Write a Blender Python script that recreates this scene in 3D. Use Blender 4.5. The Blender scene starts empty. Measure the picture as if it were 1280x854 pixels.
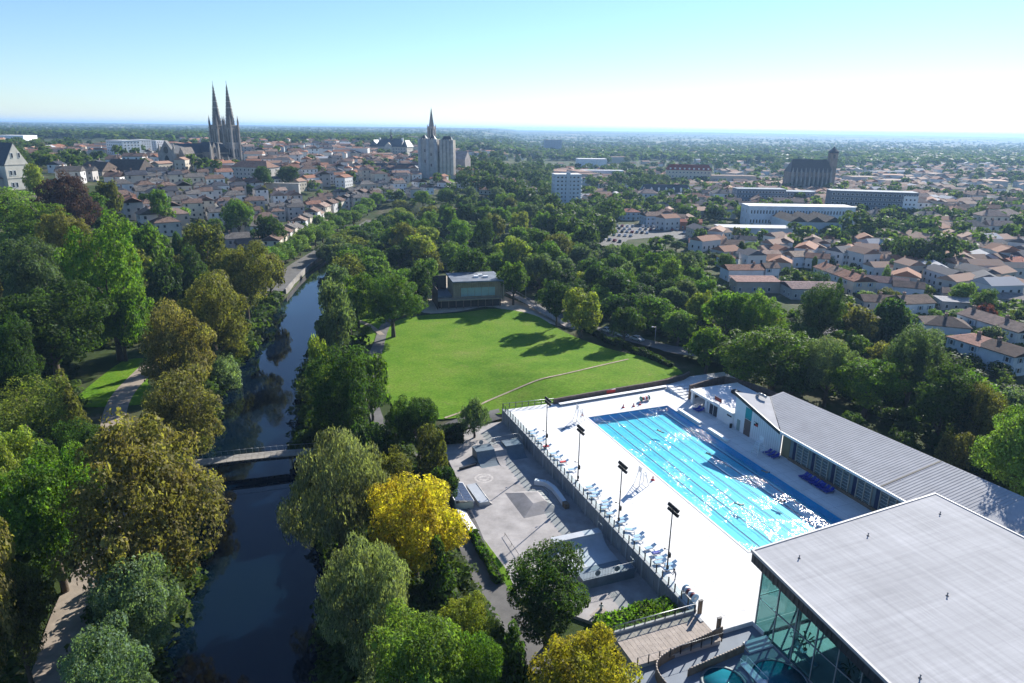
import bpy, bmesh, math, random
import numpy as np
from mathutils import Vector, Matrix

# ------------------------------------------------------------------ camera, sky, sun, exposure
scene = bpy.context.scene
COL = scene.collection
H = 57.0; F = 853.0; PITCH = math.radians(17.3); ROLL = math.radians(0.8)
FWD = np.array([0, math.cos(PITCH), -math.sin(PITCH)])
UP0 = np.array([0, math.sin(PITCH), math.cos(PITCH)])
R0 = np.array([1.0, 0, 0])
RT = R0 * math.cos(ROLL) + UP0 * math.sin(ROLL)
UPV = -R0 * math.sin(ROLL) + UP0 * math.cos(ROLL)
CAM = np.array([0, 0, H])
cd = bpy.data.cameras.new('camera'); cam = bpy.data.objects.new('camera', cd); COL.objects.link(cam)
cd.sensor_width = 36.0; cd.lens = F / 1280 * 36.0; cd.clip_start = 1.0; cd.clip_end = 60000
cam.matrix_world = Matrix(((RT[0], UPV[0], -FWD[0], 0), (RT[1], UPV[1], -FWD[1], 0), (RT[2], UPV[2], -FWD[2], H), (0, 0, 0, 1)))
scene.camera = cam

SUN_EL = math.radians(28.0); SUN_AZ = math.radians(34.0)      # azimuth measured from +Y towards +X
world = bpy.data.worlds.new('World'); scene.world = world; world.use_nodes = True
wn = world.node_tree.nodes; wl = world.node_tree.links
sky = wn.new('ShaderNodeTexSky'); sky.sky_type = 'NISHITA'; sky.sun_disc = False
sky.sun_elevation = SUN_EL; sky.sun_rotation = SUN_AZ
sky.altitude = 0; sky.air_density = 1.0; sky.dust_density = 0.05; sky.ozone_density = 4.0
bg = wn['Background']; bg.inputs['Strength'].default_value = 0.078
wbal = wn.new('ShaderNodeMix'); wbal.data_type = 'RGBA'; wbal.blend_type = 'MULTIPLY'; wbal.inputs[0].default_value = 1.0
wbal.inputs[7].default_value = (.85, .93, 1.06, 1)                # cool white balance of the photograph, the same over the whole sky
wl.new(sky.outputs[0], wbal.inputs[6]); wl.new(wbal.outputs[2], bg.inputs['Color'])
sd = bpy.data.lights.new('sun', 'SUN'); sun = bpy.data.objects.new('sun', sd); COL.objects.link(sun)
sd.energy = 5.0; sd.angle = math.radians(0.53); sd.color = (1.0, 0.955, 0.88)
sdir = Vector((math.sin(SUN_AZ) * math.cos(SUN_EL), math.cos(SUN_AZ) * math.cos(SUN_EL), math.sin(SUN_EL)))
sun.rotation_euler = sdir.to_track_quat('Z', 'Y').to_euler()
scene.view_settings.view_transform = 'Standard'; scene.view_settings.look = 'None'
scene.view_settings.exposure = 1.05; scene.view_settings.gamma = 1.0; scene.view_settings.use_curve_mapping = False
cy = scene.cycles
cy.use_denoising = True; cy.max_bounces = 6; cy.diffuse_bounces = 2; cy.glossy_bounces = 3
cy.transmission_bounces = 4; cy.transparent_max_bounces = 12; cy.volume_bounces = 0
cy.caustics_reflective = False; cy.caustics_refractive = False
cy.use_adaptive_sampling = True; cy.adaptive_threshold = 0.02
cy.sample_clamp_indirect = 6.0; cy.sample_clamp_direct = 0.0

HAZE = 1.05e-4
# ------------------------------------------------------------------ geometry of the place
def ray(x, y):
    return RT * (x - 640) / F - UPV * (y - 427) / F + FWD
def at(x, y, z=0.0):
    d = ray(x, y); return CAM + d * ((z - H) / d[2])
def atY(x, y, Y):
    d = ray(x, y); return CAM + d * (Y / d[1])
def pix(p):
    d = np.asarray(p, float) - CAM; k = d @ FWD
    return (640 + F * (d @ RT) / k, 427 - F * (d @ UPV) / k)
def depth(p):
    return float((np.asarray(p, float) - CAM) @ FWD)

TH = math.radians(21.3)                      # the baths stand turned by this angle
CT, ST = math.cos(TH), math.sin(TH)
OA = (16.0, 130.7)                           # far left corner of the pool: w runs across, l along the pool
def P(w, l, z=0.0):
    return (OA[0] + CT * w + ST * l, OA[1] + ST * w - CT * l, z)
def loc(x, y):
    dx, dy = x - OA[0], y - OA[1]
    return dx * CT + dy * ST, dx * ST - dy * CT
def pl(px, py, z=0.0):
    p = at(px, py, z); return loc(p[0], p[1])

RY = np.array([-400, 0, 40, 87, 112, 150, 220, 292, 360, 430, 520, 640.])
RX = np.array([-21, -21, -24, -36.5, -48, -59, -70, -79, -79, -78, -72, -50.])
def S(t):
    t = np.clip(t, 0, 1); return t * t * (3 - 2 * t)
def rx(y): return np.interp(y, RY, RX)
def nz(x, y, s, a=0.0):
    return np.sin(x / s * 1.3 + a) * np.cos(y / s * 1.1 + 2 * a) + .5 * np.sin((x + y) / s * 2.3 + a * 3) * np.cos((x - y) / s * 1.9)
def hz(x, y):
    x = np.asarray(x, float); y = np.asarray(y, float)
    d = x - rx(y)
    z = np.full(np.broadcast(x, y).shape, -2.0)
    dl = -d - 14
    hill = 27 * S((dl - 4) / 165) * (.28 + .72 * S((y - 110) / 220))
    z = z + hill
    z = z + 15 * S((y - 430) / 170) * S((70 - x) / 150) * (1 - S((dl) / 120))
    z = z + 3 * S((y - 700) / 800) + 30 * S((y - 2500) / 9000) + 8 * S((y - 1500) / 4000) * nz(x, y, 1900, 1.0)
    z = z + np.where(y > 2500, 12 * S((y - 2500) / 6000) * nz(x, y, 2600, .4), 0)
    # river channel
    chan = 1 - S((np.abs(d + np.interp(y, [270, 310], [0, 2.5])) - np.interp(y, [270, 310], [8.5, 5.5])) / 4.5)
    chan = chan * (1 - S((y - 450) / 60))
    z = z * (1 - chan) + (-6.5) * chan
    # flat shelf below the baths
    w, l = loc(x, y)
    m = S((w + 41) / 5) * S((47 - w) / 5) * S((l + 12.5) / 4) * S((130 - l) / 10)
    z = z * (1 - m) + (-3.25) * m
    return z
def hz1(x, y): return float(hz(x, y))
TS = np.geomspace(40, 9000, 170)
def gp(px, py, dz=0.0, far=9000.0):
    """where the line of sight through this point of the view meets the terrain (plus dz)"""
    d = ray(px, py); ts = TS
    p = CAM[None] + d[None] * ts[:, None]
    below = p[:, 2] < hz(p[:, 0], p[:, 1]) + dz
    i = int(np.argmax(below))
    if not below[i]: return None
    a, b = ts[max(i - 1, 0)], ts[i]
    for _ in range(3):
        u = np.linspace(a, b, 9); q = CAM[None] + d[None] * u[:, None]; k = q[:, 2] < hz(q[:, 0], q[:, 1]) + dz; j = max(int(np.argmax(k)), 1) if k.any() else 8; a, b = u[j - 1], u[j]
    for _ in range(0):
        m = (a + b) / 2; q = CAM + d * m
        if q[2] < hz1(q[0], q[1]) + dz: b = m
        else: a = m
    q = CAM + d * b
    return np.array([q[0], q[1], hz1(q[0], q[1])])

# ------------------------------------------------------------------ mesh helpers
rng = np.random.default_rng(7); random.seed(7)
def np_mesh(name, V, Fc, smooth=False):
    V = np.asarray(V, np.float32); me = bpy.data.meshes.new(name)
    Fc = np.asarray(Fc, np.int32); n, k = Fc.shape
    me.vertices.add(len(V)); me.vertices.foreach_set('co', V.ravel())
    me.loops.add(n * k); me.loops.foreach_set('vertex_index', Fc.ravel())
    me.polygons.add(n); me.polygons.foreach_set('loop_start', np.arange(0, n * k, k, dtype=np.int32))
    if smooth: me.polygons.foreach_set('use_smooth', np.ones(n, bool))
    me.update(calc_edges=True); return me

class MB:
    """collects boxes, prisms, tubes into one mesh"""
    def __init__(s): s.v = []; s.f = []; s.m = []; s.sm = []
    def add(s, vs, fs, mi=0, smooth=False):
        o = len(s.v); s.v += [tuple(map(float, v)) for v in vs]
        for f in fs: s.f.append([i + o for i in f]); s.m.append(mi); s.sm.append(smooth)
        return s
    def box(s, c, d, rz=0.0, mi=0, tilt=None):
        hx, hy, hh = d[0] / 2, d[1] / 2, d[2] / 2
        vs = [(x, y, z) for z in (-hh, hh) for y in (-hy, hy) for x in (-hx, hx)]
        M = Matrix.Rotation(rz, 3, 'Z')
        if tilt is not None: M = M @ Matrix.Rotation(tilt[1], 3, tilt[0])
        vs = [tuple(M @ Vector(v) + Vector(c)) for v in vs]
        return s.add(vs, [(0, 2, 3, 1), (4, 5, 7, 6), (0, 1, 5, 4), (2, 6, 7, 3), (0, 4, 6, 2), (1, 3, 7, 5)], mi)
    def bx(s, x0, x1, y0, y1, z0, z1, mi=0):
        return s.box(((x0 + x1) / 2, (y0 + y1) / 2, (z0 + z1) / 2), (abs(x1 - x0), abs(y1 - y0), abs(z1 - z0)), 0, mi)
    def prism(s, poly, z0, z1, mi=0):
        a = sum(poly[i][0] * poly[(i + 1) % len(poly)][1] - poly[(i + 1) % len(poly)][0] * poly[i][1] for i in range(len(poly)))
        if a < 0: poly = poly[::-1]
        n = len(poly)
        z0 = [z0] * n if np.isscalar(z0) else list(z0); z1 = [z1] * n if np.isscalar(z1) else list(z1)
        if a < 0: z0 = z0[::-1]; z1 = z1[::-1]
        vs = [(p[0], p[1], z0[i]) for i, p in enumerate(poly)] + [(p[0], p[1], z1[i]) for i, p in enumerate(poly)]
        fs = [tuple(range(n))[::-1], tuple(range(n, 2 * n))] + [(i, (i + 1) % n, (i + 1) % n + n, i + n) for i in range(n)]
        return s.add(vs, fs, mi)
    def tube(s, p, q, r0, r1=None, n=8, mi=0, smooth=True, cap=True):
        r1 = r0 if r1 is None else r1
        p = Vector(p); q = Vector(q); d = (q - p).normalized()
        a = d.orthogonal().normalized(); b = d.cross(a)
        vs = []
        for c, r in ((p, r0), (q, r1)):
            for i in range(n):
                t = 2 * math.pi * i / n; vs.append(c + (a * math.cos(t) + b * math.sin(t)) * r)
        s.add(vs, [(i, (i + 1) % n, (i + 1) % n + n, i + n) for i in range(n)], mi, smooth)
        if cap:
            o = len(s.v) - 2 * n
            s.f.append([o + i for i in range(n)][::-1]); s.m.append(mi); s.sm.append(False)
            s.f.append([o + n + i for i in range(n)]); s.m.append(mi); s.sm.append(False)
        return s
    def path(s, pts, r, n=6, mi=0):
        for a, b in zip(pts[:-1], pts[1:]): s.tube(a, b, r, r, n, mi)
        return s
    def lathe(s, prof, c=(0, 0, 0), n=12, mi=0, smooth=True):
        vs = []; 
        for r, z in prof:
            for i in range(n):
                t = 2 * math.pi * i / n; vs.append((c[0] + r * math.cos(t), c[1] + r * math.sin(t), c[2] + z))
        fs = [(j * n + i, j * n + (i + 1) % n, (j + 1) * n + (i + 1) % n, (j + 1) * n + i) for j in range(len(prof) - 1) for i in range(n)]
        return s.add(vs, fs, mi, smooth)
    def mesh(s, name, mats):
        me = bpy.data.meshes.new(name); me.from_pydata(s.v, [], s.f)
        for m in (mats if isinstance(mats, (list, tuple)) else [mats]): me.materials.append(m)
        me.polygons.foreach_set('material_index', s.m); me.polygons.foreach_set('use_smooth', s.sm); me.update()
        return me

def link(name, me, parent=None, color=None, loc=None, rz=0.0, scale=None):
    o = bpy.data.objects.new(name, me); COL.objects.link(o)
    if parent is not None: o.parent = parent
    if loc is not None: o.location = loc
    if rz: o.rotation_euler = (0, 0, rz)
    if scale is not None: o.scale = scale
    if color is not None: o.color = (color[0], color[1], color[2], 1.0)
    return o
def tag(o, label, cat, group=None):
    o['label'] = label; o['category'] = cat
    if group: o['group'] = group
    return o
def thing(name, label, cat, loc=(0, 0, 0), rz=0.0, group=None):
    o = bpy.data.objects.new(name, None); COL.objects.link(o); o.location = loc; o.rotation_euler = (0, 0, rz)
    return tag(o, label, cat, group)
def part(name, mb, mats, parent, label=None, color=None, loc=None, rz=0.0):
    o = link(name, mb.mesh(name, mats), parent, color, loc, rz)
    if label: o['label'] = label
    return o
def struct(name, me, mats=None, label=None):
    if isinstance(me, MB): me = me.mesh(name, mats)
    elif mats is not None: me.materials.append(mats)
    o = link(name, me); o['kind'] = 'structure'
    if label: o['label'] = label
    return o
def tree_copy(o, parent=None):
    c = o.copy(); COL.objects.link(c); c.parent = parent
    for ch in o.children: tree_copy(ch, c)
    return c
ORD = ['first', 'second', 'third', 'fourth', 'fifth', 'sixth', 'seventh', 'eighth', 'ninth', 'tenth', 'eleventh', 'twelfth', 'thirteenth',
       'fourteenth', 'fifteenth', 'sixteenth', 'seventeenth', 'eighteenth', 'nineteenth', 'twentieth']
def ordn(i):
    if i < 20: return ORD[i]
    n = i + 1; suf = 'th' if 10 <= n % 100 <= 20 else {1: 'st', 2: 'nd', 3: 'rd'}.get(n % 10, 'th')
    return f'{n}{suf}'
# ------------------------------------------------------------------ materials
def newmat(name):
    m = bpy.data.materials.new(name); m.use_nodes = True
    nt = m.node_tree; return m, nt.nodes, nt.links, nt.nodes['Principled BSDF']
def N(nodes, t, **kw):
    n = nodes.new(t)
    for k, v in kw.items(): setattr(n, k, v)
    return n
def setin(n, **kw):
    for k, v in kw.items():
        n.inputs[k.replace('_', ' ')].default_value = v
def mat(name, rgb, rough=.8, var=.18, scale=.6, bump=0.0, bscale=8.0, metal=0.0, spec=.3, objcol=False, fine=.0):
    """base colour (or the object's own colour) broken up by two noises, with fine relief"""
    m, n, l, b = newmat(name)
    geo = N(n, 'ShaderNodeNewGeometry')
    no = N(n, 'ShaderNodeTexNoise'); setin(no, Scale=scale, Detail=6.0, Roughness=.6); l.new(geo.outputs['Position'], no.inputs['Vector'])
    mr = N(n, 'ShaderNodeMapRange'); setin(mr, From_Min=.3, From_Max=.7, To_Min=1 - var, To_Max=1 + var); l.new(no.outputs['Fac'], mr.inputs['Value'])
    mx = N(n, 'ShaderNodeMix', data_type='RGBA', blend_type='MULTIPLY'); mx.inputs[0].default_value = 1
    if objcol:
        oi = N(n, 'ShaderNodeObjectInfo'); l.new(oi.outputs['Color'], mx.inputs[6])
    else: mx.inputs[6].default_value = (*rgb, 1)
    l.new(mr.outputs[0], mx.inputs[7])
    l.new(mx.outputs[2], b.inputs['Base Color'])
    setin(b, Roughness=rough, Metallic=metal); b.inputs['Specular IOR Level'].default_value = spec
    if bump:
        n2 = N(n, 'ShaderNodeTexNoise'); setin(n2, Scale=bscale, Detail=4.0); l.new(geo.outputs['Position'], n2.inputs['Vector'])
        bp = N(n, 'ShaderNodeBump'); setin(bp, Strength=bump, Distance=.1); l.new(n2.outputs['Fac'], bp.inputs['Height']); l.new(bp.outputs[0], b.inputs['Normal'])
    return m
def ramp(nodes, stops):
    r = nodes.new('ShaderNodeValToRGB'); e = r.color_ramp.elements
    while len(e) < len(stops): e.new(.5)
    for i, (p, c) in enumerate(stops): e[i].position = p; e[i].color = (*c, 1)
    return r

def leaf_mat(name, objcol=True, stops=None, trans=.50):
    m, n, l, b = newmat(name)
    geo = N(n, 'ShaderNodeNewGeometry')
    if objcol:
        src = N(n, 'ShaderNodeObjectInfo').outputs['Color']
    else:
        vo = N(n, 'ShaderNodeTexNoise'); setin(vo, Scale=.045, Detail=3.0, Roughness=.75); l.new(geo.outputs['Position'], vo.inputs['Vector'])
        r = ramp(n, stops); l.new(vo.outputs['Fac'], r.inputs[0]); src = r.outputs[0]
    no = N(n, 'ShaderNodeTexNoise'); setin(no, Scale=.32, Detail=4.0, Roughness=.7); l.new(geo.outputs['Position'], no.inputs['Vector'])
    hs = N(n, 'ShaderNodeHueSaturation')
    a = N(n, 'ShaderNodeMapRange'); setin(a, From_Min=.3, From_Max=.7, To_Min=.470, To_Max=.520); l.new(no.outputs['Fac'], a.inputs['Value']); l.new(a.outputs[0], hs.inputs['Hue'])
    v = N(n, 'ShaderNodeMapRange'); setin(v, To_Min=.55 if objcol else .75, To_Max=1.5 if objcol else 1.3); l.new(geo.outputs['Random Per Island'], v.inputs['Value'])
    n4 = N(n, 'ShaderNodeTexNoise'); setin(n4, Scale=.22, Detail=3.0); ad = N(n, 'ShaderNodeVectorMath', operation='ADD'); ad.inputs[1].default_value = (31, 17, 5); l.new(geo.outputs['Position'], ad.inputs[0]); l.new(ad.outputs[0], n4.inputs['Vector'])
    v4 = N(n, 'ShaderNodeMapRange'); setin(v4, From_Min=.3, From_Max=.7, To_Min=.72, To_Max=1.32); l.new(n4.outputs['Fac'], v4.inputs['Value'])
    vm = N(n, 'ShaderNodeMath', operation='MULTIPLY'); l.new(v.outputs[0], vm.inputs[0]); l.new(v4.outputs[0], vm.inputs[1])
    l.new(vm.outputs[0], hs.inputs['Value']); l.new(src, hs.inputs['Color'])
    l.new(hs.outputs[0], b.inputs['Base Color']); setin(b, Roughness=.6); b.inputs['Specular IOR Level'].default_value = .12 if objcol else .08
    tr = N(n, 'ShaderNodeBsdfTranslucent')
    tc = N(n, 'ShaderNodeMix', data_type='RGBA', blend_type='MULTIPLY'); tc.inputs[0].default_value = 1; tc.inputs[7].default_value = (1.5, 1.6, .55, 1)
    l.new(hs.outputs[0], tc.inputs[6]); l.new(tc.outputs[2], tr.inputs['Color'])
    ms = N(n, 'ShaderNodeMixShader'); ms.inputs[0].default_value = trans
    l.new(b.outputs[0], ms.inputs[1]); l.new(tr.outputs[0], ms.inputs[2]); l.new(ms.outputs[0], n['Material Output'].inputs[0])
    return m
def schlick(n, l, nrm=None, f0=.04):
    lw = N(n, 'ShaderNodeLayerWeight'); lw.inputs['Blend'].default_value = .5
    if nrm is not None: l.new(nrm, lw.inputs['Normal'])
    p = N(n, 'ShaderNodeMath', operation='POWER'); p.inputs[1].default_value = 5.0; l.new(lw.outputs['Facing'], p.inputs[0])
    m = N(n, 'ShaderNodeMath', operation='MULTIPLY_ADD'); m.inputs[1].default_value = 1 - f0; m.inputs[2].default_value = f0; l.new(p.outputs[0], m.inputs[0]); return m
def glass_mat(name, tint, refl_rough=.02, ior=1.5, alpha=1.0):
    m, n, l, b = newmat(name); n.remove(b)
    t = N(n, 'ShaderNodeBsdfTransparent'); t.inputs[0].default_value = (*tint, 1)
    g = N(n, 'ShaderNodeBsdfGlossy'); setin(g, Roughness=refl_rough)
    f = schlick(n, l)
    ms = N(n, 'ShaderNodeMixShader'); l.new(f.outputs[0], ms.inputs[0]); l.new(t.outputs[0], ms.inputs[1]); l.new(g.outputs[0], ms.inputs[2])
    l.new(ms.outputs[0], n['Material Output'].inputs[0]); return m

M = {}
M['leaf'] = leaf_mat('leaf_foliage')
M['far_leaf'] = leaf_mat('far_foliage', False, [(.30, (.028, .052, .016)), (.45, (.044, .078, .022)), (.58, (.060, .095, .025)), (.7, (.095, .112, .034))])
M['bark'] = mat('bark', (.09, .07, .05), .9, .3, 2.0, .5)
M['wall'] = mat('house_render', (1, 1, 1), .9, .13, .35, .1, objcol=True)
M['plain'] = mat('painted_surface', (1, 1, 1), .6, .06, .8, objcol=True)
def roof_mat(name, objcol=True, rgb=(.3, .15, .1)):
    m, n, l, b = newmat(name)
    geo = N(n, 'ShaderNodeNewGeometry'); tc = N(n, 'ShaderNodeTexCoord')
    src = N(n, 'ShaderNodeObjectInfo').outputs['Color'] if objcol else None
    no = N(n, 'ShaderNodeTexNoise'); setin(no, Scale=.7, Detail=6.0, Roughness=.7); l.new(geo.outputs['Position'], no.inputs['Vector'])
    r = ramp(n, [(.3, (.55, .52, .5)), (.5, (1, 1, 1)), (.72, (1.35, 1.25, 1.15))]); l.new(no.outputs['Fac'], r.inputs[0])
    mx = N(n, 'ShaderNodeMix', data_type='RGBA', blend_type='MULTIPLY'); mx.inputs[0].default_value = 1
    if src: l.new(src, mx.inputs[6])
    else: mx.inputs[6].default_value = (*rgb, 1)
    l.new(r.outputs[0], mx.inputs[7]); l.new(mx.outputs[2], b.inputs['Base Color']); setin(b, Roughness=.9); b.inputs['Specular IOR Level'].default_value = .08
    w = N(n, 'ShaderNodeTexWave', wave_type='BANDS', bands_direction='X'); setin(w, Scale=1.4, Distortion=.6, Detail=2.0); l.new(tc.outputs['Object'], w.inputs['Vector'])
    bp = N(n, 'ShaderNodeBump'); setin(bp, Strength=.6, Distance=.12); l.new(w.outputs['Fac'], bp.inputs['Height']); l.new(bp.outputs[0], b.inputs['Normal'])
    return m
M['tile'] = roof_mat('clay_tiles')
M['slate'] = mat('slate', (.05, .055, .065), .5, .25, .8, .2, 4)
M['stone'] = mat('pale_limestone', (.42, .38, .32), .9, .3, .25, .3, 2)
M['grey_stone'] = mat('weathered_stone', (.26, .245, .225), .9, .35, .2, .3, 2)
M['window'] = mat('window_glass', (.03, .035, .045), .15, .3, .5, spec=.6)
M['frame_white'] = mat('white_paint', (.75, .75, .74), .6, .05)
M['shutter'] = mat('shutter_paint', (.25, .33, .4), .7, .1)
M['deck'] = None
def deck_mat():
    m, n, l, b = newmat('pale_pool_paving')
    tc = N(n, 'ShaderNodeTexCoord'); mp = N(n, 'ShaderNodeMapping'); l.new(tc.outputs['Object'], mp.inputs['Vector'])
    br = N(n, 'ShaderNodeTexBrick'); br.offset = 0
    setin(br, Color1=(.70, .695, .68, 1), Color2=(.75, .745, .73, 1), Mortar=(.42, .41, .40, 1), Scale=1.0, Mortar_Size=.025, Brick_Width=3.0, Row_Height=3.0)
    l.new(mp.outputs[0], br.inputs['Vector'])
    no = N(n, 'ShaderNodeTexNoise'); setin(no, Scale=.35, Detail=7.0, Roughness=.7); l.new(tc.outputs['Object'], no.inputs['Vector'])
    mr = N(n, 'ShaderNodeMapRange'); setin(mr, From_Min=.3, From_Max=.7, To_Min=.84, To_Max=1.08); l.new(no.outputs['Fac'], mr.inputs['Value'])
    mx = N(n, 'ShaderNodeMix', data_type='RGBA', blend_type='MULTIPLY'); mx.inputs[0].default_value = 1
    l.new(br.outputs['Color'], mx.inputs[6]); l.new(mr.outputs[0], mx.inputs[7]); l.new(mx.outputs[2], b.inputs['Base Color']); setin(b, Roughness=.85); b.inputs['Specular IOR Level'].default_value = .15
    return m
M['deck'] = deck_mat()
M['concrete'] = mat('concrete', (.40, .385, .37), .9, .16, .3, .15, 5)
M['skate'] = mat('skatepark_concrete', (.315, .295, .285), .85, .24, .45, .05, 5)
M['skate_metal'] = mat('ramp_sheet', (.42, .44, .46), .45, .12, .5, metal=.2)
M['ramp_panel_shade'] = mat('dark_panel_and_shade_sheet', (.13, .17, .20), .5, .2, .6)  # dark panels of the tall ramp; on the half pipe, shade painted as colour
M['asphalt'] = mat('asphalt', (.12, .115, .11), .9, .25, .4, .2, 10)
M['path'] = mat('gravel_path', (.27, .225, .18), .95, .25, .5, .2, 6)
M['sand'] = mat('sandy_forecourt', (.42, .36, .28), .95, .2, .4, .2, 6)
M['dirt'] = mat('worn_earth', (.32, .26, .18), .95, .3, .8, .2, 6)
M['timber'] = mat('weathered_timber', (.20, .145, .10), .8, .25, 1.2, .3, 6)
M['timber_pale'] = mat('grey_timber_boards', (.34, .29, .25), .85, .2, 1.0, .2, 6)
M['dark_metal'] = mat('dark_metal', (.035, .036, .04), .5, .1, metal=.5)
M['metal'] = mat('galvanised_metal', (.38, .39, .40), .45, .12, metal=.7)
M['white'] = mat('white_plastic', (.80, .80, .80), .5, .04)
M['blue_fabric'] = mat('pale_blue_fabric', (.30, .47, .62), .8, .1)
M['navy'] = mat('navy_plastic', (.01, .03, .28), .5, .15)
M['red'] = mat('red_plastic', (.5, .03, .025), .5, .1)
M['green'] = mat('green_plastic', (.01, .22, .16), .5, .1)
M['black'] = mat('black_rubber', (.015, .015, .016), .7, .1)
M['glass'] = glass_mat('clear_glass', (.54, .70, .70))
M['fence_glass'] = glass_mat('fence_glass', (.90, .95, .95))
M['white_wall'] = mat('white_cladding', (.72, .73, .74), .8, .05, .5)
M['annex_roof'] = mat('white_roof_membrane', (.74, .73, .72), .8, .08, .5)
M['bay'] = mat('grey_green_cladding', (.16, .20, .21), .6, .1)
M['fascia'] = mat('anthracite_sheet', (.035, .04, .048), .45, .1, metal=.3)
M['tyre'] = M['black']
def seam_roof():
    m, n, l, b = newmat('grey_roof_membrane')
    tc = N(n, 'ShaderNodeTexCoord')
    def lines(axis, sc, lo, seed):
        mp = N(n, 'ShaderNodeMapping'); l.new(tc.outputs['Object'], mp.inputs['Vector'])
        mp.inputs['Scale'].default_value = (sc, .05, 1) if axis == 'X' else (.05, sc, 1); mp.inputs['Location'].default_value = (seed, seed, 0)
        no = N(n, 'ShaderNodeTexNoise'); setin(no, Scale=1.0, Detail=4.0, Roughness=.8); l.new(mp.outputs[0], no.inputs['Vector'])
        mr = N(n, 'ShaderNodeMapRange'); setin(mr, From_Min=.3, From_Max=.7, To_Min=lo, To_Max=2 - lo); l.new(no.outputs['Fac'], mr.inputs['Value']); return mr.outputs[0]
    a = lines('X', 2.2, .85, 3); c = lines('Y', 1.6, .90, 9)
    no = N(n, 'ShaderNodeTexNoise'); setin(no, Scale=.12, Detail=5.0); l.new(tc.outputs['Object'], no.inputs['Vector'])
    mr = N(n, 'ShaderNodeMapRange'); setin(mr, From_Min=.3, From_Max=.7, To_Min=.9, To_Max=1.1); l.new(no.outputs['Fac'], mr.inputs['Value'])
    m1 = N(n, 'ShaderNodeMath', operation='MULTIPLY'); l.new(a, m1.inputs[0]); l.new(c, m1.inputs[1])
    m2 = N(n, 'ShaderNodeMath', operation='MULTIPLY'); l.new(m1.outputs[0], m2.inputs[0]); l.new(mr.outputs[0], m2.inputs[1])
    mx = N(n, 'ShaderNodeMix', data_type='RGBA', blend_type='MULTIPLY'); mx.inputs[0].default_value = 1; mx.inputs[6].default_value = (.365, .365, .375, 1)
    l.new(m2.outputs[0], mx.inputs[7]); l.new(mx.outputs[2], b.inputs['Base Color']); setin(b, Roughness=.85); b.inputs['Specular IOR Level'].default_value = .1; return m
M['membrane'] = seam_roof()
M['zinc'] = mat('zinc_roof_sheet', (.40, .40, .41), .9, .10, .4, spec=.06)
def water_pool():
    m, n, l, b = newmat('pool_water'); n.remove(b)
    geo = N(n, 'ShaderNodeNewGeometry')
    def noise(sc, d):
        no = N(n, 'ShaderNodeTexNoise'); setin(no, Scale=sc, Detail=d, Roughness=.6); l.new(geo.outputs['Position'], no.inputs['Vector']); return no
    n1 = noise(2.0, 2.0); n2 = noise(.15, 3.0)
    mr = N(n, 'ShaderNodeMapRange'); setin(mr, From_Min=.48, From_Max=.60, To_Min=.10, To_Max=1.0); l.new(n2.outputs['Fac'], mr.inputs['Value'])
    bp = N(n, 'ShaderNodeBump'); setin(bp, Distance=.32); l.new(mr.outputs[0], bp.inputs['Strength']); l.new(n1.outputs['Fac'], bp.inputs['Height'])
    t = N(n, 'ShaderNodeBsdfTransparent'); t.inputs[0].default_value = (.72, .97, 1.0, 1)
    g = N(n, 'ShaderNodeBsdfGlossy'); setin(g, Roughness=.12); l.new(bp.outputs[0], g.inputs['Normal'])
    f = schlick(n, l, bp.outputs[0], .02)
    ms = N(n, 'ShaderNodeMixShader'); l.new(f.outputs[0], ms.inputs[0]); l.new(t.outputs[0], ms.inputs[1]); l.new(g.outputs[0], ms.inputs[2])
    l.new(ms.outputs[0], n['Material Output'].inputs[0]); return m
M['pool_water'] = water_pool()
def pool_tile():
    m, n, l, b = newmat('turquoise_pool_tiles')
    geo = N(n, 'ShaderNodeNewGeometry')
    no = N(n, 'ShaderNodeTexNoise'); setin(no, Scale=1.1, Detail=3.0, Distortion=1.5); l.new(geo.outputs['Position'], no.inputs['Vector'])
    r = ramp(n, [(.35, (.0, .36, .50)), (.5, (.0, .43, .56)), (.65, (.0, .49, .60))]); l.new(no.outputs['Fac'], r.inputs[0])
    l.new(r.outputs[0], b.inputs['Base Color']); setin(b, Roughness=.6); return m
M['pool_tile'] = pool_tile()
M['pool_blue'] = mat('blue_pool_tiles', (.0, .30, .60), .6, .1)
M['pool_line'] = mat('navy_lane_tiles', (.0, .03, .13), .6, .1)
def river_mat():
    m, n, l, b = newmat('river_water')
    geo = N(n, 'ShaderNodeNewGeometry')
    no = N(n, 'ShaderNodeTexNoise'); setin(no, Scale=.7, Detail=4.0, Roughness=.6); l.new(geo.outputs['Position'], no.inputs['Vector'])
    bp = N(n, 'ShaderNodeBump'); setin(bp, Strength=.07, Distance=.1); l.new(no.outputs['Fac'], bp.inputs['Height']); l.new(bp.outputs[0], b.inputs['Normal'])
    n2 = N(n, 'ShaderNodeTexNoise'); setin(n2, Scale=.03, Detail=3.0); l.new(geo.outputs['Position'], n2.inputs['Vector'])
    r = ramp(n, [(.35, (.0008, .004, .015)), (.65, (.002, .008, .014))]); l.new(n2.outputs['Fac'], r.inputs[0]); l.new(r.outputs[0], b.inputs['Base Color'])
    setin(b, Roughness=.04, IOR=1.33); b.inputs['Specular IOR Level'].default_value = .5; return m
M['river'] = river_mat()
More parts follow.
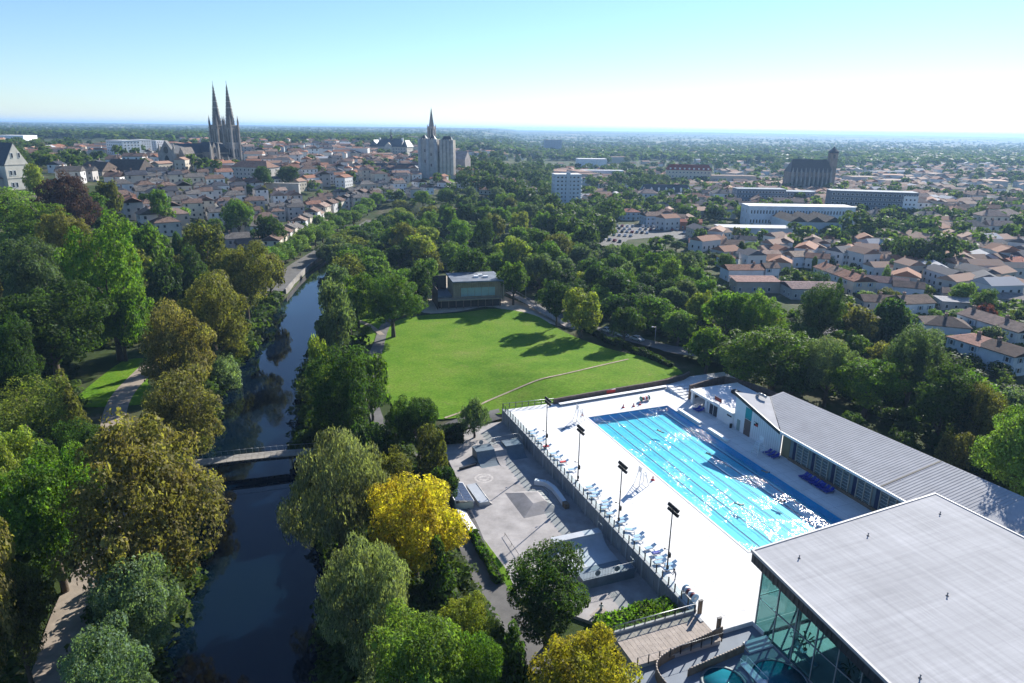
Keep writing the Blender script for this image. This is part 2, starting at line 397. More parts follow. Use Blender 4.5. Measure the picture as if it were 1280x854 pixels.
def lawn_mat():
    m, n, l, b = newmat('mown_lawn')
    geo = N(n, 'ShaderNodeNewGeometry')
    n1 = N(n, 'ShaderNodeTexNoise'); setin(n1, Scale=.075, Detail=9.0, Roughness=.74); l.new(geo.outputs['Position'], n1.inputs['Vector'])
    r = ramp(n, [(.30, (.065, .145, .010)), (.42, (.085, .18, .011)), (.52, (.115, .205, .017)), (.62, (.14, .21, .028)), (.74, (.21, .22, .065))]); l.new(n1.outputs['Fac'], r.inputs[0])
    n2 = N(n, 'ShaderNodeTexNoise'); setin(n2, Scale=1.8, Detail=6.0, Roughness=.8); l.new(geo.outputs['Position'], n2.inputs['Vector'])
    mr = N(n, 'ShaderNodeMapRange'); setin(mr, From_Min=.3, From_Max=.7, To_Min=.55, To_Max=1.4); l.new(n2.outputs['Fac'], mr.inputs['Value'])
    mx = N(n, 'ShaderNodeMix', data_type='RGBA', blend_type='MULTIPLY'); mx.inputs[0].default_value = 1
    n3 = N(n, 'ShaderNodeTexNoise'); setin(n3, Scale=.32, Detail=8.0, Roughness=.8); l.new(geo.outputs['Position'], n3.inputs['Vector'])
    m3 = N(n, 'ShaderNodeMapRange'); setin(m3, From_Min=.60, From_Max=.72); l.new(n3.outputs['Fac'], m3.inputs['Value'])
    dm = N(n, 'ShaderNodeMix', data_type='RGBA'); dm.inputs[7].default_value = (.22, .18, .09, 1); l.new(m3.outputs[0], dm.inputs[0]); l.new(r.outputs[0], dm.inputs[6])
    l.new(dm.outputs[2], mx.inputs[6]); l.new(mr.outputs[0], mx.inputs[7]); l.new(mx.outputs[2], b.inputs['Base Color']); setin(b, Roughness=.95); b.inputs['Specular IOR Level'].default_value = .05
    bp = N(n, 'ShaderNodeBump'); setin(bp, Strength=.6, Distance=.15); l.new(n2.outputs['Fac'], bp.inputs['Height']); l.new(bp.outputs[0], b.inputs['Normal'])
    return m
M['lawn'] = lawn_mat()
def ground_mat():
    m, n, l, b = newmat('ground')
    geo = N(n, 'ShaderNodeNewGeometry'); sx = N(n, 'ShaderNodeSeparateXYZ'); l.new(geo.outputs['Position'], sx.inputs[0])
    n1 = N(n, 'ShaderNodeTexNoise'); setin(n1, Scale=.05, Detail=7.0, Roughness=.7); l.new(geo.outputs['Position'], n1.inputs['Vector'])
    near = ramp(n, [(.32, (.022, .034, .010)), (.47, (.04, .06, .016)), (.58, (.075, .075, .038)), (.7, (.17, .15, .12))]); l.new(n1.outputs['Fac'], near.inputs[0])
    vo = N(n, 'ShaderNodeTexVoronoi'); setin(vo, Scale=.0032); l.new(geo.outputs['Position'], vo.inputs['Vector'])
    sc = N(n, 'ShaderNodeSeparateColor'); l.new(vo.outputs['Color'], sc.inputs[0])
    fields = ramp(n, [(.2, (.03, .055, .02)), (.45, (.05, .085, .03)), (.7, (.085, .11, .04)), (.86, (.19, .17, .09)), (.97, (.27, .23, .14))]); l.new(sc.outputs[0], fields.inputs[0])
    n2 = N(n, 'ShaderNodeTexNoise'); setin(n2, Scale=.006, Detail=5.0); l.new(geo.outputs['Position'], n2.inputs['Vector'])
    wr = N(n, 'ShaderNodeMapRange'); setin(wr, From_Min=.44, From_Max=.52); l.new(n2.outputs['Fac'], wr.inputs['Value'])
    fw = N(n, 'ShaderNodeMix', data_type='RGBA'); fw.inputs[6].default_value = (.022, .04, .016, 1); l.new(wr.outputs[0], fw.inputs[0]); l.new(fields.outputs[0], fw.inputs[7])
    d = N(n, 'ShaderNodeMapRange'); setin(d, From_Min=1100.0, From_Max=1900.0); l.new(sx.outputs[1], d.inputs['Value'])
    mx = N(n, 'ShaderNodeMix', data_type='RGBA'); l.new(d.outputs[0], mx.inputs[0]); l.new(near.outputs[0], mx.inputs[6]); l.new(fw.outputs[2], mx.inputs[7])
    l.new(mx.outputs[2], b.inputs['Base Color']); setin(b, Roughness=.95); b.inputs['Specular IOR Level'].default_value = .1
    return m
M['ground'] = ground_mat()
# ------------------------------------------------------------------ terrain, river, lawn, paths
def axis(lo, hi, step, dlo, dhi, g=1.13):
    a = list(np.arange(dlo, dhi, step)); s = step
    while a[-1] < hi: s *= g; a.append(min(a[-1] + s, hi))
    s = step; b = []; c = dlo
    while c > lo: s *= g; c = max(c - s, lo); b.append(c)
    return np.array(b[::-1] + a)
gx = axis(-24000, 24000, 2.5, -190, 230); gy = axis(-400, 24000, 2.5, 20, 470)
GX, GY = np.meshgrid(gx, gy); GZ = hz(GX, GY)
nx_, ny_ = len(gx), len(gy)
idx = np.arange(nx_ * ny_).reshape(ny_, nx_)
Fq = np.stack([idx[:-1, :-1], idx[:-1, 1:], idx[1:, 1:], idx[1:, :-1]], -1).reshape(-1, 4)
struct('ground', np_mesh('ground', np.stack([GX, GY, GZ], -1).reshape(-1, 3), Fq, True), M['ground'], 'wooded ground and fields reaching the horizon')

yy = np.arange(-60, 470, 6.0)
V = []; 
for y in yy:
    c = float(rx(y)); V += [(c - 14.5, y, -4.0), (c + 14.5, y, -4.0)]
Fr = [(2 * i, 2 * i + 1, 2 * i + 3, 2 * i + 2) for i in range(len(yy) - 1)]
struct('river', np_mesh('river', V, Fr, True), M['river'], 'dark blue river running between wooded banks')

def lawnz(x, y):
    w, l = loc(x, y)
    return -1.75 + 2.7 * S((w + 15) / 17) * S((l + 62) / 48) * S((62 - w) / 18)
def sheet(name, poly, zf, step, material, label, dz=0.0):
    """a surface cut to an outline and draped over the terrain"""
    bm = bmesh.new(); vs = [bm.verts.new((p[0], p[1], 0)) for p in poly]; bm.faces.new(vs)
    xs = [p[0] for p in poly]; ys = [p[1] for p in poly]
    for ax, lo, hi in ((0, min(xs), max(xs)), (1, min(ys), max(ys))):
        c = lo + step
        while c < hi:
            no = (1, 0, 0) if ax == 0 else (0, 1, 0); co = (c, 0, 0) if ax == 0 else (0, c, 0)
            bmesh.ops.bisect_plane(bm, geom=bm.verts[:] + bm.edges[:] + bm.faces[:], plane_co=co, plane_no=no); c += step
    bmesh.ops.triangulate(bm, faces=bm.faces[:])
    for v in bm.verts: v.co.z = float(zf(v.co.x, v.co.y)) + dz
    bmesh.ops.recalc_face_normals(bm, faces=bm.faces[:])
    if sum(f.normal.z for f in bm.faces) < 0: bmesh.ops.reverse_faces(bm, faces=bm.faces[:])
    me = bpy.data.meshes.new(name); bm.to_mesh(me); bm.free()
    for p in me.polygons: p.use_smooth = True
    return struct(name, me, material, label)
def smooth_poly(pts, n=6):
    out = []; k = len(pts)
    for i in range(k):
        p0, p1, p2, p3 = (np.array(pts[(i + j - 1) % k]) for j in range(4))
        for t in np.arange(n) / n:
            out.append(tuple(.5 * ((2 * p1) + (-p0 + p2) * t + (2 * p0 - 5 * p1 + 4 * p2 - p3) * t * t + (-p0 + 3 * p1 - 3 * p2 + p3) * t ** 3)))
    return out
def smooth_line(pts, n=6):
    out = []; k = len(pts)
    for i in range(k - 1):
        p0, p1, p2, p3 = (np.array(pts[min(max(i + j - 1, 0), k - 1)], float) for j in range(4))
        for t in np.arange(n) / n:
            out.append(tuple(.5 * ((2 * p1) + (-p0 + p2) * t + (2 * p0 - 5 * p1 + 4 * p2 - p3) * t * t + (-p0 + 3 * p1 - 3 * p2 + p3) * t ** 3)))
    return out + [tuple(np.array(pts[-1], float))]
STRIPS = []
def strip(name, line, width, zf, dz, material, label, n=6):
    pts = [np.array(p[:2]) for p in smooth_line(line, n)]; V = []; STRIPS.append((np.array(pts), (max(width) if isinstance(width, (list, tuple)) else width) / 2))
    for i, p in enumerate(pts):
        d = pts[min(i + 1, len(pts) - 1)] - pts[max(i - 1, 0)]; d = d / (np.linalg.norm(d) + 1e-9); nn = np.array([-d[1], d[0]])
        w = width[min(int(i / n), len(width) - 1)] if isinstance(width, (list, tuple)) else width
        for s in (-.5, 0, .5):
            q = p + nn * w * s; V.append((q[0], q[1], float(zf(q[0], q[1])) + dz))
    Fc = [(3 * i + k, 3 * i + k + 1, 3 * i + k + 4, 3 * i + k + 3) for i in range(len(pts) - 1) for k in (0, 1)]
    me = np_mesh(name, V, Fc, True)
    if me.polygons[0].normal.z < 0: me.flip_normals()
    return struct(name, me, material, label)

lw = [at(x, y, -1.75)[:2] for x, y in ((470, 470), (471, 440), (478, 418), (492, 402), (530, 394), (575, 391), (622, 386), (668, 394), (700, 412), (760, 440))]
tail = [P(w, l)[:2] for w, l in ((31, -33), (34, -20), (33, -14.2), (22, -11.3), (10, -10.0), (-3.6, -9.35))]
front = [P(-15.5, -11.5)[:2]] + [tuple(at(x, y, -1.75)[:2]) for x, y in ((612, 517), (585, 521), (555, 524), (520, 524), (498, 520))]
lawn_poly = smooth_line([tuple(p) for p in lw] + tail[:3], 5) + tail[3:] + front
sheet('lawn', lawn_poly, lawnz, 5.0, M['lawn'], 'large bright green mown lawn behind the swimming pool')
flat = lambda x, y: np.maximum(hz(x, y), -2.4) 
strip('desire_path', [at(x, y, -1.4)[:2] for x, y in ((556, 521), (590, 509), (620, 496), (660, 487), (700, 479), (750, 466), (785, 457))], .6, lawnz, .11, M['dirt'], 'narrow worn trail curving across the lawn')
strip('lawn_path', [at(x, y, -2)[:2] for x, y in ((475, 535), (465, 500), (465, 460), (474, 430), (482, 408), (500, 390), (530, 381))], [2.6, 3.2, 3.4, 3, 3, 4, 5], hz, .28, M['asphalt'], 'grey asphalt path along the river side of the lawn')
strip('garden_path', [at(x, y, -2)[:2] for x, y in ((478, 420), (462, 408), (448, 402), (438, 398))], 1.6, hz, .30, M['path'], 'pale trail leaving the asphalt path towards the river')
strip('skatepark_path', [at(x, y, -2.4)[:2] for x, y in ((470, 530), (500, 541), (540, 541), (590, 527), (640, 516))], 3.6, lambda x, y: np.maximum(hz(x, y), -2.9), .33, M['asphalt'], 'asphalt path between the lawn and the skatepark')
strip('riverside_walk', [at(x, y, -2)[:2] for x, y in ((530, 560), (575, 640), (600, 700), (650, 790), (720, 854), (780, 900))], 4.0, lambda x, y: np.maximum(hz(x, y), -2.9), .30, M['asphalt'], 'shaded asphalt walk between the trees and the skatepark')
strip('park_path', [gp(x, y)[:2] for x, y in ((60, 870), (85, 780), (110, 720), (150, 640), (140, 560), (150, 500), (190, 455), (210, 430))], 4.5, hz, .15, M['path'], 'sandy path under the park trees left of the river')
sheet('forecourt', smooth_poly([tuple(at(x, y, -1.8)[:2]) for x, y in ((524, 352), (520, 375), (530, 391), (575, 389), (618, 384), (700, 408), (735, 412), (700, 396), (640, 374), (560, 345))], 4), lambda x, y: np.maximum(hz(x, y), lawnz(x, y) - .2), 6.0, M['sand'], 'pale forecourt in front of the timber pavilion', .12)
strip('access_road', [at(x, y, -1.6)[:2] for x, y in ((655, 372), (700, 395), (755, 414), (800, 428), (840, 442), (890, 452), (960, 452))], [4.5, 5, 5.5, 6, 8, 10, 8], lambda x, y: np.maximum(hz(x, y), lawnz(x, y) - .2), .16, M['asphalt'], 'asphalt road behind the hedge at the edge of the lawn')
grass_pts = [gp(x, y)[:2] for x, y in ((128, 470), (160, 450), (195, 452), (185, 480), (215, 500), (110, 510), (95, 500))]
sheet('park_grass', smooth_poly([tuple(p) for p in grass_pts], 4), hz, 4.0, M['lawn'], 'sunlit grass slope in the park left of the river', .12)
sheet('river_bank_grass', smooth_poly([tuple(at(x, y, -2)[:2]) for x, y in ((440, 385), (470, 382), (485, 395), (476, 420), (440, 440), (432, 410))], 4), hz, 5.0, M['lawn'], 'grass verge between the path and the river', .1)
strip('quay_road', [(float(rx(y)) - 16.0, y) for y in (248, 255, 275, 300, 330, 360, 390, 420, 450)], 8, lambda x, y: np.maximum(hz(x, y), -2.0), .12, M['asphalt'], 'riverside quay road lined with plane trees')
qw = MB(); qp = [np.array([float(rx(y)) - 11.6, y]) for y in (250, 275, 300, 330, 360, 390, 420)]
for a, b in zip(qp[:-1], qp[1:]):
    d = b - a; L = float(np.linalg.norm(d)); qw.box(((a[0] + b[0]) / 2, (a[1] + b[1]) / 2, -3.4), (L + .2, .5, 3.8), math.atan2(d[1], d[0]))
tag(link('quay_wall', qw.mesh('quay_wall', M['grey_stone'])), 'pale stone quay wall where the river meets the road', 'wall')
sheet('car_park', [tuple(at(x, y, -2)[:2]) for x, y in ((742, 312), (758, 281), (846, 281), (905, 296), (880, 304), (830, 296), (785, 300), (770, 313))], hz, 15.0, M['asphalt'], 'open car park among the trees and houses', .1)
sheet('castle_green', smooth_poly([tuple(gp(x, y)[:2]) for x, y in ((545, 227), (560, 221), (578, 222), (590, 228), (570, 232))], 4), hz, 10.0, M['lawn'], 'small green in front of the old keep', .3)
strip('castle_street', [gp(x, y)[:2] for x, y in ((505, 243), (535, 236), (560, 232), (600, 228))], 14, hz, .3, M['asphalt'], 'grey street passing below the old keep')
strip('town_street', [at(x, y, -2)[:2] for x, y in ((1035, 420), (1080, 395), (1120, 390), (1165, 400), (1180, 375), (1160, 350))], 5, hz, .12, M['asphalt'], 'narrow street between the houses behind the trees')

# ------------------------------------------------------------------ pool deck, basin, splash area, skatepark floor
def cbx(mb, w0, w1, l0, l1, z0, z1, mi=0): return mb.bx(w0, w1, -l1, -l0, z0, z1, mi)
PW, PL = 19.3, 50.0
def complex_struct(name, mb, mats, label):
    o = struct(name, mb, mats, label); o.location = (OA[0], OA[1], 0); o.rotation_euler = (0, 0, TH); return o
d = MB()
cbx(d, -15.0, 0, -9.5, 58.0, -3.2, 0); cbx(d, -15.0, 0, 58.0, 62.0, -3.2, 0)
cbx(d, 0, PW, -11.0, 0, -3.2, 0); cbx(d, PW, 45, -14, PL, -3.2, 0); cbx(d, 0, 45, PL, 64, -3.2, 0)
cbx(d, -9.3, 0, 62.0, 64.0, -3.2, 0)
complex_struct('pool_deck', d, M['deck'], 'bright white paved deck around the swimming pool')
d = MB(); cbx(d, -28, -9.3, 62.0, 100, -3.2, -.65)
complex_struct('splash_floor', d, mat('blue_grey_soft_floor', (.20, .23, .27), .8, .1), 'blue grey floor of the sunken paddling area')
sk = MB(); poly = [(-30.5, -5.5), (-22, -9), (-15.2, -12), (-15.2, 57), (-22, 57), (-33.6, 44), (-33.6, 24), (-31.6, 12)]
sk.prism([(w, -l) for w, l in poly], -3.4, -2.8)
complex_struct('skatepark_floor', sk, M['skate'], 'pale concrete floor of the skatepark below the pool wall')
# ------------------------------------------------------------------ the swimming pool and its deck
def cthing(name, label, cat, w, l, z=0.0, group=None, rz=0.0):
    return thing(name, label, cat, P(w, l, z), TH + rz, group)
OR = lambda name, label, cat, group=None: cthing(name, label, cat, 0, 0, 0, group)
pool = OR('swimming_pool', 'fifty metre outdoor pool of bright turquoise water with dark lane lines', 'pool')
b = MB(); cbx(b, 0.02, PW - .02, 0.02, PL - .02, -1.5, -1.3)
part('pool_floor', b, M['pool_tile'], pool)
b = MB(); cbx(b, .02, .14, .02, PL - .02, -1.3, -.06); cbx(b, PW - .14, PW - .02, .02, PL - .02, -1.3, -.06)
cbx(b, .14, PW - .14, .02, .14, -1.3, -.06); cbx(b, .14, PW - .14, PL - .14, PL - .02, -1.3, -.06)
part('pool_wall', b, M['pool_blue'], pool)
lane = MB(); cbx(lane, -.13, .13, 1.6, PL - 1.6, -1.3, -1.294); cbx(lane, -.4, .4, 1.35, 1.6, -1.3, -1.294); cbx(lane, -.4, .4, PL - 1.6, PL - 1.35, -1.3, -1.294)
lm = lane.mesh('lane_line', M['pool_line'])
for i in range(8): link('lane_line', lm, pool, loc=(PW * (i + .5) / 8, 0, 0))
rp = MB()
rp.tube((0, -.2, -.10), (0, -PL + .2, -.10), .03, n=6)
rope_m = rp.mesh('lane_rope', mat('lane_rope_floats', (.30, .55, .65), .5, .1))
for i in range(1, 8): link('lane_rope', rope_m, pool, loc=(PW * i / 8, 0, 0))
b = MB(); b.add([(.14, -.14, -.13), (PW - .14, -.14, -.13), (PW - .14, -PL + .14, -.13), (.14, -PL + .14, -.13)], [(0, 3, 2, 1)])
wm = b.mesh('water', M['pool_water']); wm.flip_normals() if wm.polygons[0].normal.z < 0 else None
link('water', wm, pool)
b = MB()
for (w0, w1, l0, l1) in ((-.35, .0, -.35, PL + .35), (PW, PW + .35, -.35, PL + .35), (0, PW, -.35, 0), (0, PW, PL, PL + .35)):
    cbx(b, w0, w1, l0, l1, .004, .05)
part('coping', b, mat('pool_coping', (.62, .60, .58), .7, .1), pool)

# white benches along the shaded edge
for k, (l0, l1) in enumerate(((3.2, 10.8), (13.6, 19.6))):
    t = cthing('poolside_bench', ['longer', 'shorter'][k] + ' white bench block on the pool edge beside the bath house', 'bench', PW + .42, l0, 0, 'white benches on the pool edge')
    b = MB(); cbx(b, 0, .75, 0, l1 - l0, .06, .48); part('seat_slab', b, M['white'], t)
    b = MB(); cbx(b, .12, .6, .3, l1 - l0 - .3, 0, .06); part('plinth', b, M['concrete'], t)

# retaining wall along the skatepark with pilasters, slatted panels, and the glass fence on it
wall = OR('retaining_wall', 'grey ribbed retaining wall holding the pool deck above the skatepark', 'wall')
b = MB(); cbx(b, -15.30, -15.02, -10.0, 60.0, -2.8, -.02); part('wall_face', b, mat('grey_wall', (.26, .28, .30), .85, .15), wall)
b = MB(); cbx(b, -15.45, -15.0, -10.0, 60.0, -.0, .10); part('coping', b, mat('grey_coping', (.34, .35, .36), .8, .1), wall)
pm = MB(); pm.bx(-.14, .0, -.12, .12, -2.8, -.02); pmm = pm.mesh('pilaster', mat('pale_pilaster', (.42, .44, .46), .8, .1))
bt = MB(); bt.bx(-.06, 0, -.04, .04, -2.8, -.02); btm = bt.mesh('batten', mat('grey_batten', (.36, .38, .40), .8, .1))
for i in range(49):
    link('pilaster' if i % 3 == 0 else 'batten', pmm if i % 3 == 0 else btm, wall, loc=(-15.30, 9.6 - i * 1.44, 0))
fence = OR('glass_fence', 'glass fence with grey posts along the skatepark edge of the deck', 'fence')
post = MB(); post.bx(-.05, .05, -.09, .09, .10, 1.35); postm = post.mesh('post', mat('grey_fence_post', (.10, .10, .105), .6, .1, metal=.3))
pane = MB(); pane.bx(-.008, .008, -.66, .66, .2, 1.25); panem = pane.mesh('pane', M['fence_glass'])
for i in range(48):
    link('post', postm, fence, loc=(-15.2, 9.7 - i * 1.45, 0))
    if i < 47: link('pane', panem, fence, loc=(-15.2, 9.7 - i * 1.45 - .725, 0))
ff = OR('corner_railing', 'see through railing at the far left corner of the deck by the lawn', 'fence')
rail_end = (-3.8, -8.9)
for i in range(9):
    t = i / 8; w = -15.2 + (rail_end[0] + 15.2) * t; l = -9.9 + (rail_end[1] + 9.9) * t
    link('post', postm, ff, loc=(w, -l, 0))
b = MB(); b.tube((-15.2, 9.9, 1.33), (rail_end[0], -rail_end[1], 1.33), .045); part('handrail', b, M['metal'], ff)
b = MB(); b.tube((-15.2, 9.9, .7), (rail_end[0], -rail_end[1], .7), .02); part('wire', b, M['metal'], ff)

# far wall, long bench, banner, terrace steps
fw_line = [(-3.8, -8.9), (8, -9.9), (20, -10.7), (27, -11.4), (32, -12.6), (34.8, -14.2)]
fwall = OR('lawn_wall', 'dark brown block wall between the deck and the lawn', 'wall')
for (a, c) in zip(fw_line[:-1], fw_line[1:]):
    n = max(2, int(math.hypot(c[0] - a[0], c[1] - a[1]) / 2.2)); ang = math.atan2(-(c[1] - a[1]), c[0] - a[0]); L = math.hypot(c[0] - a[0], c[1] - a[1]) / n
    for k in range(n):
        t = (k + .5) / n; b = MB(); b.box((0, 0, .62), (L - .03, .42, 1.24 + .03 * (k % 2)))
        part('block', b, M['timber'] if 0 else mat('brown_block', (.13, .10, .085), .95, .3, 1.5, .4) if 'brown_block' not in bpy.data.materials else bpy.data.materials['brown_block'], fwall, loc=(a[0] + (c[0] - a[0]) * t, -(a[1] + (c[1] - a[1]) * t), 0), rz=ang)
t = OR('long_bench', 'long low white bench in front of the brown block wall', 'bench')
a, c = (-3.0, -7.7), (25.2, -9.3); ang = math.atan2(-(c[1] - a[1]), c[0] - a[0]); L = math.hypot(c[0] - a[0], c[1] - a[1])
b = MB(); b.box((0, 0, .46), (L, .95, .10)); part('seat_slab', b, M['white'], t, loc=((a[0] + c[0]) / 2, -(a[1] + c[1]) / 2, 0), rz=ang)
b = MB(); b.box((0, .2, .20), (L - .3, .5, .40)); part('plinth', b, M['concrete'], t, loc=((a[0] + c[0]) / 2, -(a[1] + c[1]) / 2, 0), rz=ang)
w_, l_ = pl(762, 489, .6)
t = cthing('red_banner', 'small red banner hung on the brown block wall', 'banner', w_, float(np.interp(w_, [p[0] for p in fw_line], [p[1] for p in fw_line])) + .29, .35, None, .07)
b = MB(); b.box((0, 0, .45), (2.3, .05, .75)); part('cloth', b, M['red'], t)
b = MB(); b.tube((-1.2, 0, .85), (1.2, 0, .85), .03); part('rod', b, M['metal'], t)
t = cthing('terrace_steps', 'white stepped seating beside the bath house at the far end', 'steps', 25.4, -9.0)
for r in range(6):
    for k in range(3):
        b = MB(); b.bx(-.1 + k * 1.5, 1.2 + k * 1.5, -.55, .55, 0, .14 + .13 * (5 - r)); part('step_block', b, M['white_wall'], t, loc=(-.5 + .0 * r, -.9 - r * 1.35, 0))
# ------------------------------------------------------------------ things on the deck
# floodlight masts
def mast_proto():
    t = thing('floodlight_mast', '', 'floodlight', group='floodlight masts along the glass fence')
    b = MB(); b.tube((0, 0, 0), (0, 0, 9.1), .11, .07, 10); part('pole', b, M['dark_metal'], t)
    b = MB(); b.lathe([(.22, 0), (.22, .05), (.14, .08)], n=12); part('base_plate', b, M['dark_metal'], t)
    b = MB(); b.box((0, 0, 9.55), (.08, 2.3, .08)); b.box((0, 0, 8.95), (.08, 2.3, .08)); b.box((0, 0, 9.25), (.07, .07, .7)); part('crossarm', b, M['dark_metal'], t)
    lh = MB(); lh.box((0.12, 0, 0), (.30, .44, .40), tilt=('Y', .5)); lh.box((.02, 0, -.02), (.1, .3, .1)); lhm = lh.mesh('lamp_head', M['black'])
    le = MB(); le.box((.28, 0, -.09), (.02, .38, .34), tilt=('Y', .5)); lem = le.mesh('lens', mat('lamp_lens', (.25, .27, .3), .2, .05))
    for z in (9.75, 9.05):
        for k in range(4):
            o = link('lamp_head', lhm, t, loc=(0, -.9 + k * .6, z)); link('lens', lem, o)
    b = MB(); b.box((.16, 0, 2.5), (.28, .4, .7)); part('control_box', b, M['black'], t)
    b = MB(); b.tube((0, 0, 3.3), (-.55, .1, 3.55), .03); b.box((-.6, .1, 3.58), (.2, .16, .16)); part('camera_arm', b, M['dark_metal'], t)
    b = MB(); b.box((.05, 0, .6), (.3, .25, .5)); part('socket_box', b, M['dark_metal'], t)
    return t
mp_ = mast_proto()
names = ['floodlight mast nearest the lawn, rising beside the pale blue loungers', 'second floodlight mast from the lawn along the glass fence', 'third floodlight mast from the lawn along the glass fence', 'floodlight mast nearest the glass hall, above the lane rope reel']
for i, (w, l) in enumerate(((-14.0, 10.1), (-13.9, 23.3), (-13.9, 37.2), (-13.6, 49.9))):
    o = mp_ if i == 0 else tree_copy(mp_)
    o.location = P(w, l); o.rotation_euler = (0, 0, TH); o['label'] = names[i]

# sun loungers
def lounger_proto(name, fabric, frame, group, raised=.5):
    t = thing(name, '', 'sun lounger', group=group)
    b = MB(); b.box((.0, .32, .34), (1.9, .05, .06)); b.box((0, -.32, .34), (1.9, .05, .06)); b.box((.93, 0, .34), (.05, .64, .05)); b.box((-.93, 0, .34), (.05, .64, .05)); part('frame', b, frame, t)
    lg = MB(); lg.box((0, 0, .17), (.05, .05, .34)); lgm = lg.mesh('leg', frame)
    for x in (-.7, .7):
        for y in (-.3, .3): link('leg', lgm, t, loc=(x, y, 0))
    b = MB(); b.box((-.32, 0, .385), (1.22, .62, .04)); part('seat', b, fabric, t)
    b = MB(); b.box((.30 + .35 * math.cos(raised), 0, .40 + .35 * math.sin(raised)), (.72, .62, .04), tilt=('Y', -raised)); part('backrest', b, fabric, t)
    b = MB(); b.box((.45, .28, .47), (.04, .03, .28)); b.box((.45, -.28, .47), (.04, .03, .28)); part('prop', b, frame, t)
    return t
lp = lounger_proto('sun_lounger', M['blue_fabric'], M['white'], 'pale blue loungers along the glass fence')
spots = []
for sx, sy, ps in ((620, 480, [(355, 450), (370, 478), (440, 520), (440, 548), (495, 602), (570, 668), (605, 706), (660, 752), (745, 822)]),
                   (640, 570, [(765, 292), (790, 326), (825, 352), (800, 384), (918, 428), (925, 462), (900, 490), (965, 548)]),
                   (740, 620, [(298, 208), (302, 240), (375, 320), (455, 378), (450, 408), (568, 492), (635, 545), (672, 592), (655, 622), (765, 652), (755, 688)])):
    for (x, y) in ps: spots.append((sx + x / 7.76, sy + y / 7.76))
loungers = []
for i, (px, py) in enumerate(spots):
    w, l = pl(px, py, .4); o = lp if i == 0 else tree_copy(lp)
    w = max(w, -13.8)
    for (w2, l2) in loungers:
        if abs(l - l2) < .78 and abs(w - w2) < 1.8: l = l2 + .80
    loungers.append((w, l)); o.location = P(w, l); o.rotation_euler = (0, 0, TH + random.uniform(-.16, .10) - (.5 if i == 19 else 0))
    o['_l'] = l; o.scale = (.92, .92, .92)
lroots = sorted([o for o in COL.objects if o.name.startswith('sun_lounger')], key=lambda o: o['_l'])
for i, o in enumerate(lroots):
    o['label'] = f'pale blue lounger by the glass fence, {ordn(i)} counting from the lawn end'; del o['_l']
# towels and bags left on loungers
for px, py, m_, nm, lab in ((713, 579.5, 'red', 'towel', 'red towel thrown over a pale blue lounger'), (688, 556, 'red', 'towel', 'rust red towel on a lounger beside the first floodlight mast'),
                            (862 - 37, 689, 'navy', 'towel', 'dark towel spread on a lounger near the fourth floodlight mast')):
    w, l = pl(px, py, .5)
    lw = min(loungers, key=lambda q: (q[0] - w) ** 2 + (q[1] - l) ** 2)
    t = cthing(nm, lab, 'towel', lw[0], lw[1], .408)
    b = MB()
    nx = 10; vs = []; fs = []
    for j in range(2):
        for i in range(nx + 1):
            x = -.75 + 1.1 * i / nx; vs += [(x, -.34, -.06 + .02 * math.sin(i * 1.7)), (x, -.28, .03 + .015 * math.sin(i)), (x, .28, .03 + .015 * math.cos(i * 1.3)), (x, .34, -.05)] if j == 0 else []
    for i in range(nx):
        for k in range(3): fs.append((4 * i + k, 4 * i + 4 + k, 4 * i + 5 + k, 4 * i + 1 + k))
    b.add(vs, fs, 0, True); part('cloth', b, M[m_], t)

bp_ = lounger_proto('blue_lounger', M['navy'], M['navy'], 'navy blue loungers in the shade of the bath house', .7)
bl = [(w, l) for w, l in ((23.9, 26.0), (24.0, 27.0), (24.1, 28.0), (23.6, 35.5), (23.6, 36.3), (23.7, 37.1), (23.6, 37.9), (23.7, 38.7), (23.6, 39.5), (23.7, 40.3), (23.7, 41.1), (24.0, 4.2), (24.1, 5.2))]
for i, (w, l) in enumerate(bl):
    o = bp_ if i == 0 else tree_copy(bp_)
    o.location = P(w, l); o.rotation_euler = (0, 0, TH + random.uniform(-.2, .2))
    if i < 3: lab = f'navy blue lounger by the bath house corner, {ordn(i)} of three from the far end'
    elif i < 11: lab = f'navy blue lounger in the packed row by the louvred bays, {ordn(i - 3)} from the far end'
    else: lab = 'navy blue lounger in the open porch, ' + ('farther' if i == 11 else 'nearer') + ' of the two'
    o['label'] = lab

# lifeguard chairs
def lifeguard_proto():
    t = thing('lifeguard_chair', '', 'lifeguard chair', group='white lifeguard chairs')
    lg = {}
    for sx in (-1, 1):
        for sy in (-1, 1):
            b = MB(); b.tube((sx * .75, sy * .6, 0), (sx * .34, sy * .34, 2.0), .05, n=6); part('leg', b, M['white'], t)
    for k in range(5):
        z = .35 + k * .35; f = 1 - z / 2.0; hw = .34 + .41 * f; hy = .34 + .26 * f
        b = MB(); b.tube((-hw, -hy, z), (-hw, hy, z), .035, n=6); part('rung', b, M['white'], t)
        b = MB(); b.tube((hw, -hy, z), (hw, hy, z), .03, n=6); part('brace', b, M['white'], t)
    b = MB(); b.box((0, 0, 2.02), (.8, .8, .07)); part('seat', b, M['white'], t)
    b = MB(); b.box((.36, 0, 2.42), (.06, .74, .75)); part('backrest', b, M['white'], t)
    for s in (-1, 1):
        b = MB(); b.box((0, s * .38, 2.3), (.7, .05, .05)); b.box((-.3, s * .38, 2.15), (.05, .05, .3)); part('armrest', b, M['white'], t)
    b = MB(); b.box((-.5, 0, 1.35), (.35, .7, .05)); part('footrest', b, M['white'], t)
    return t
lc = lifeguard_proto()
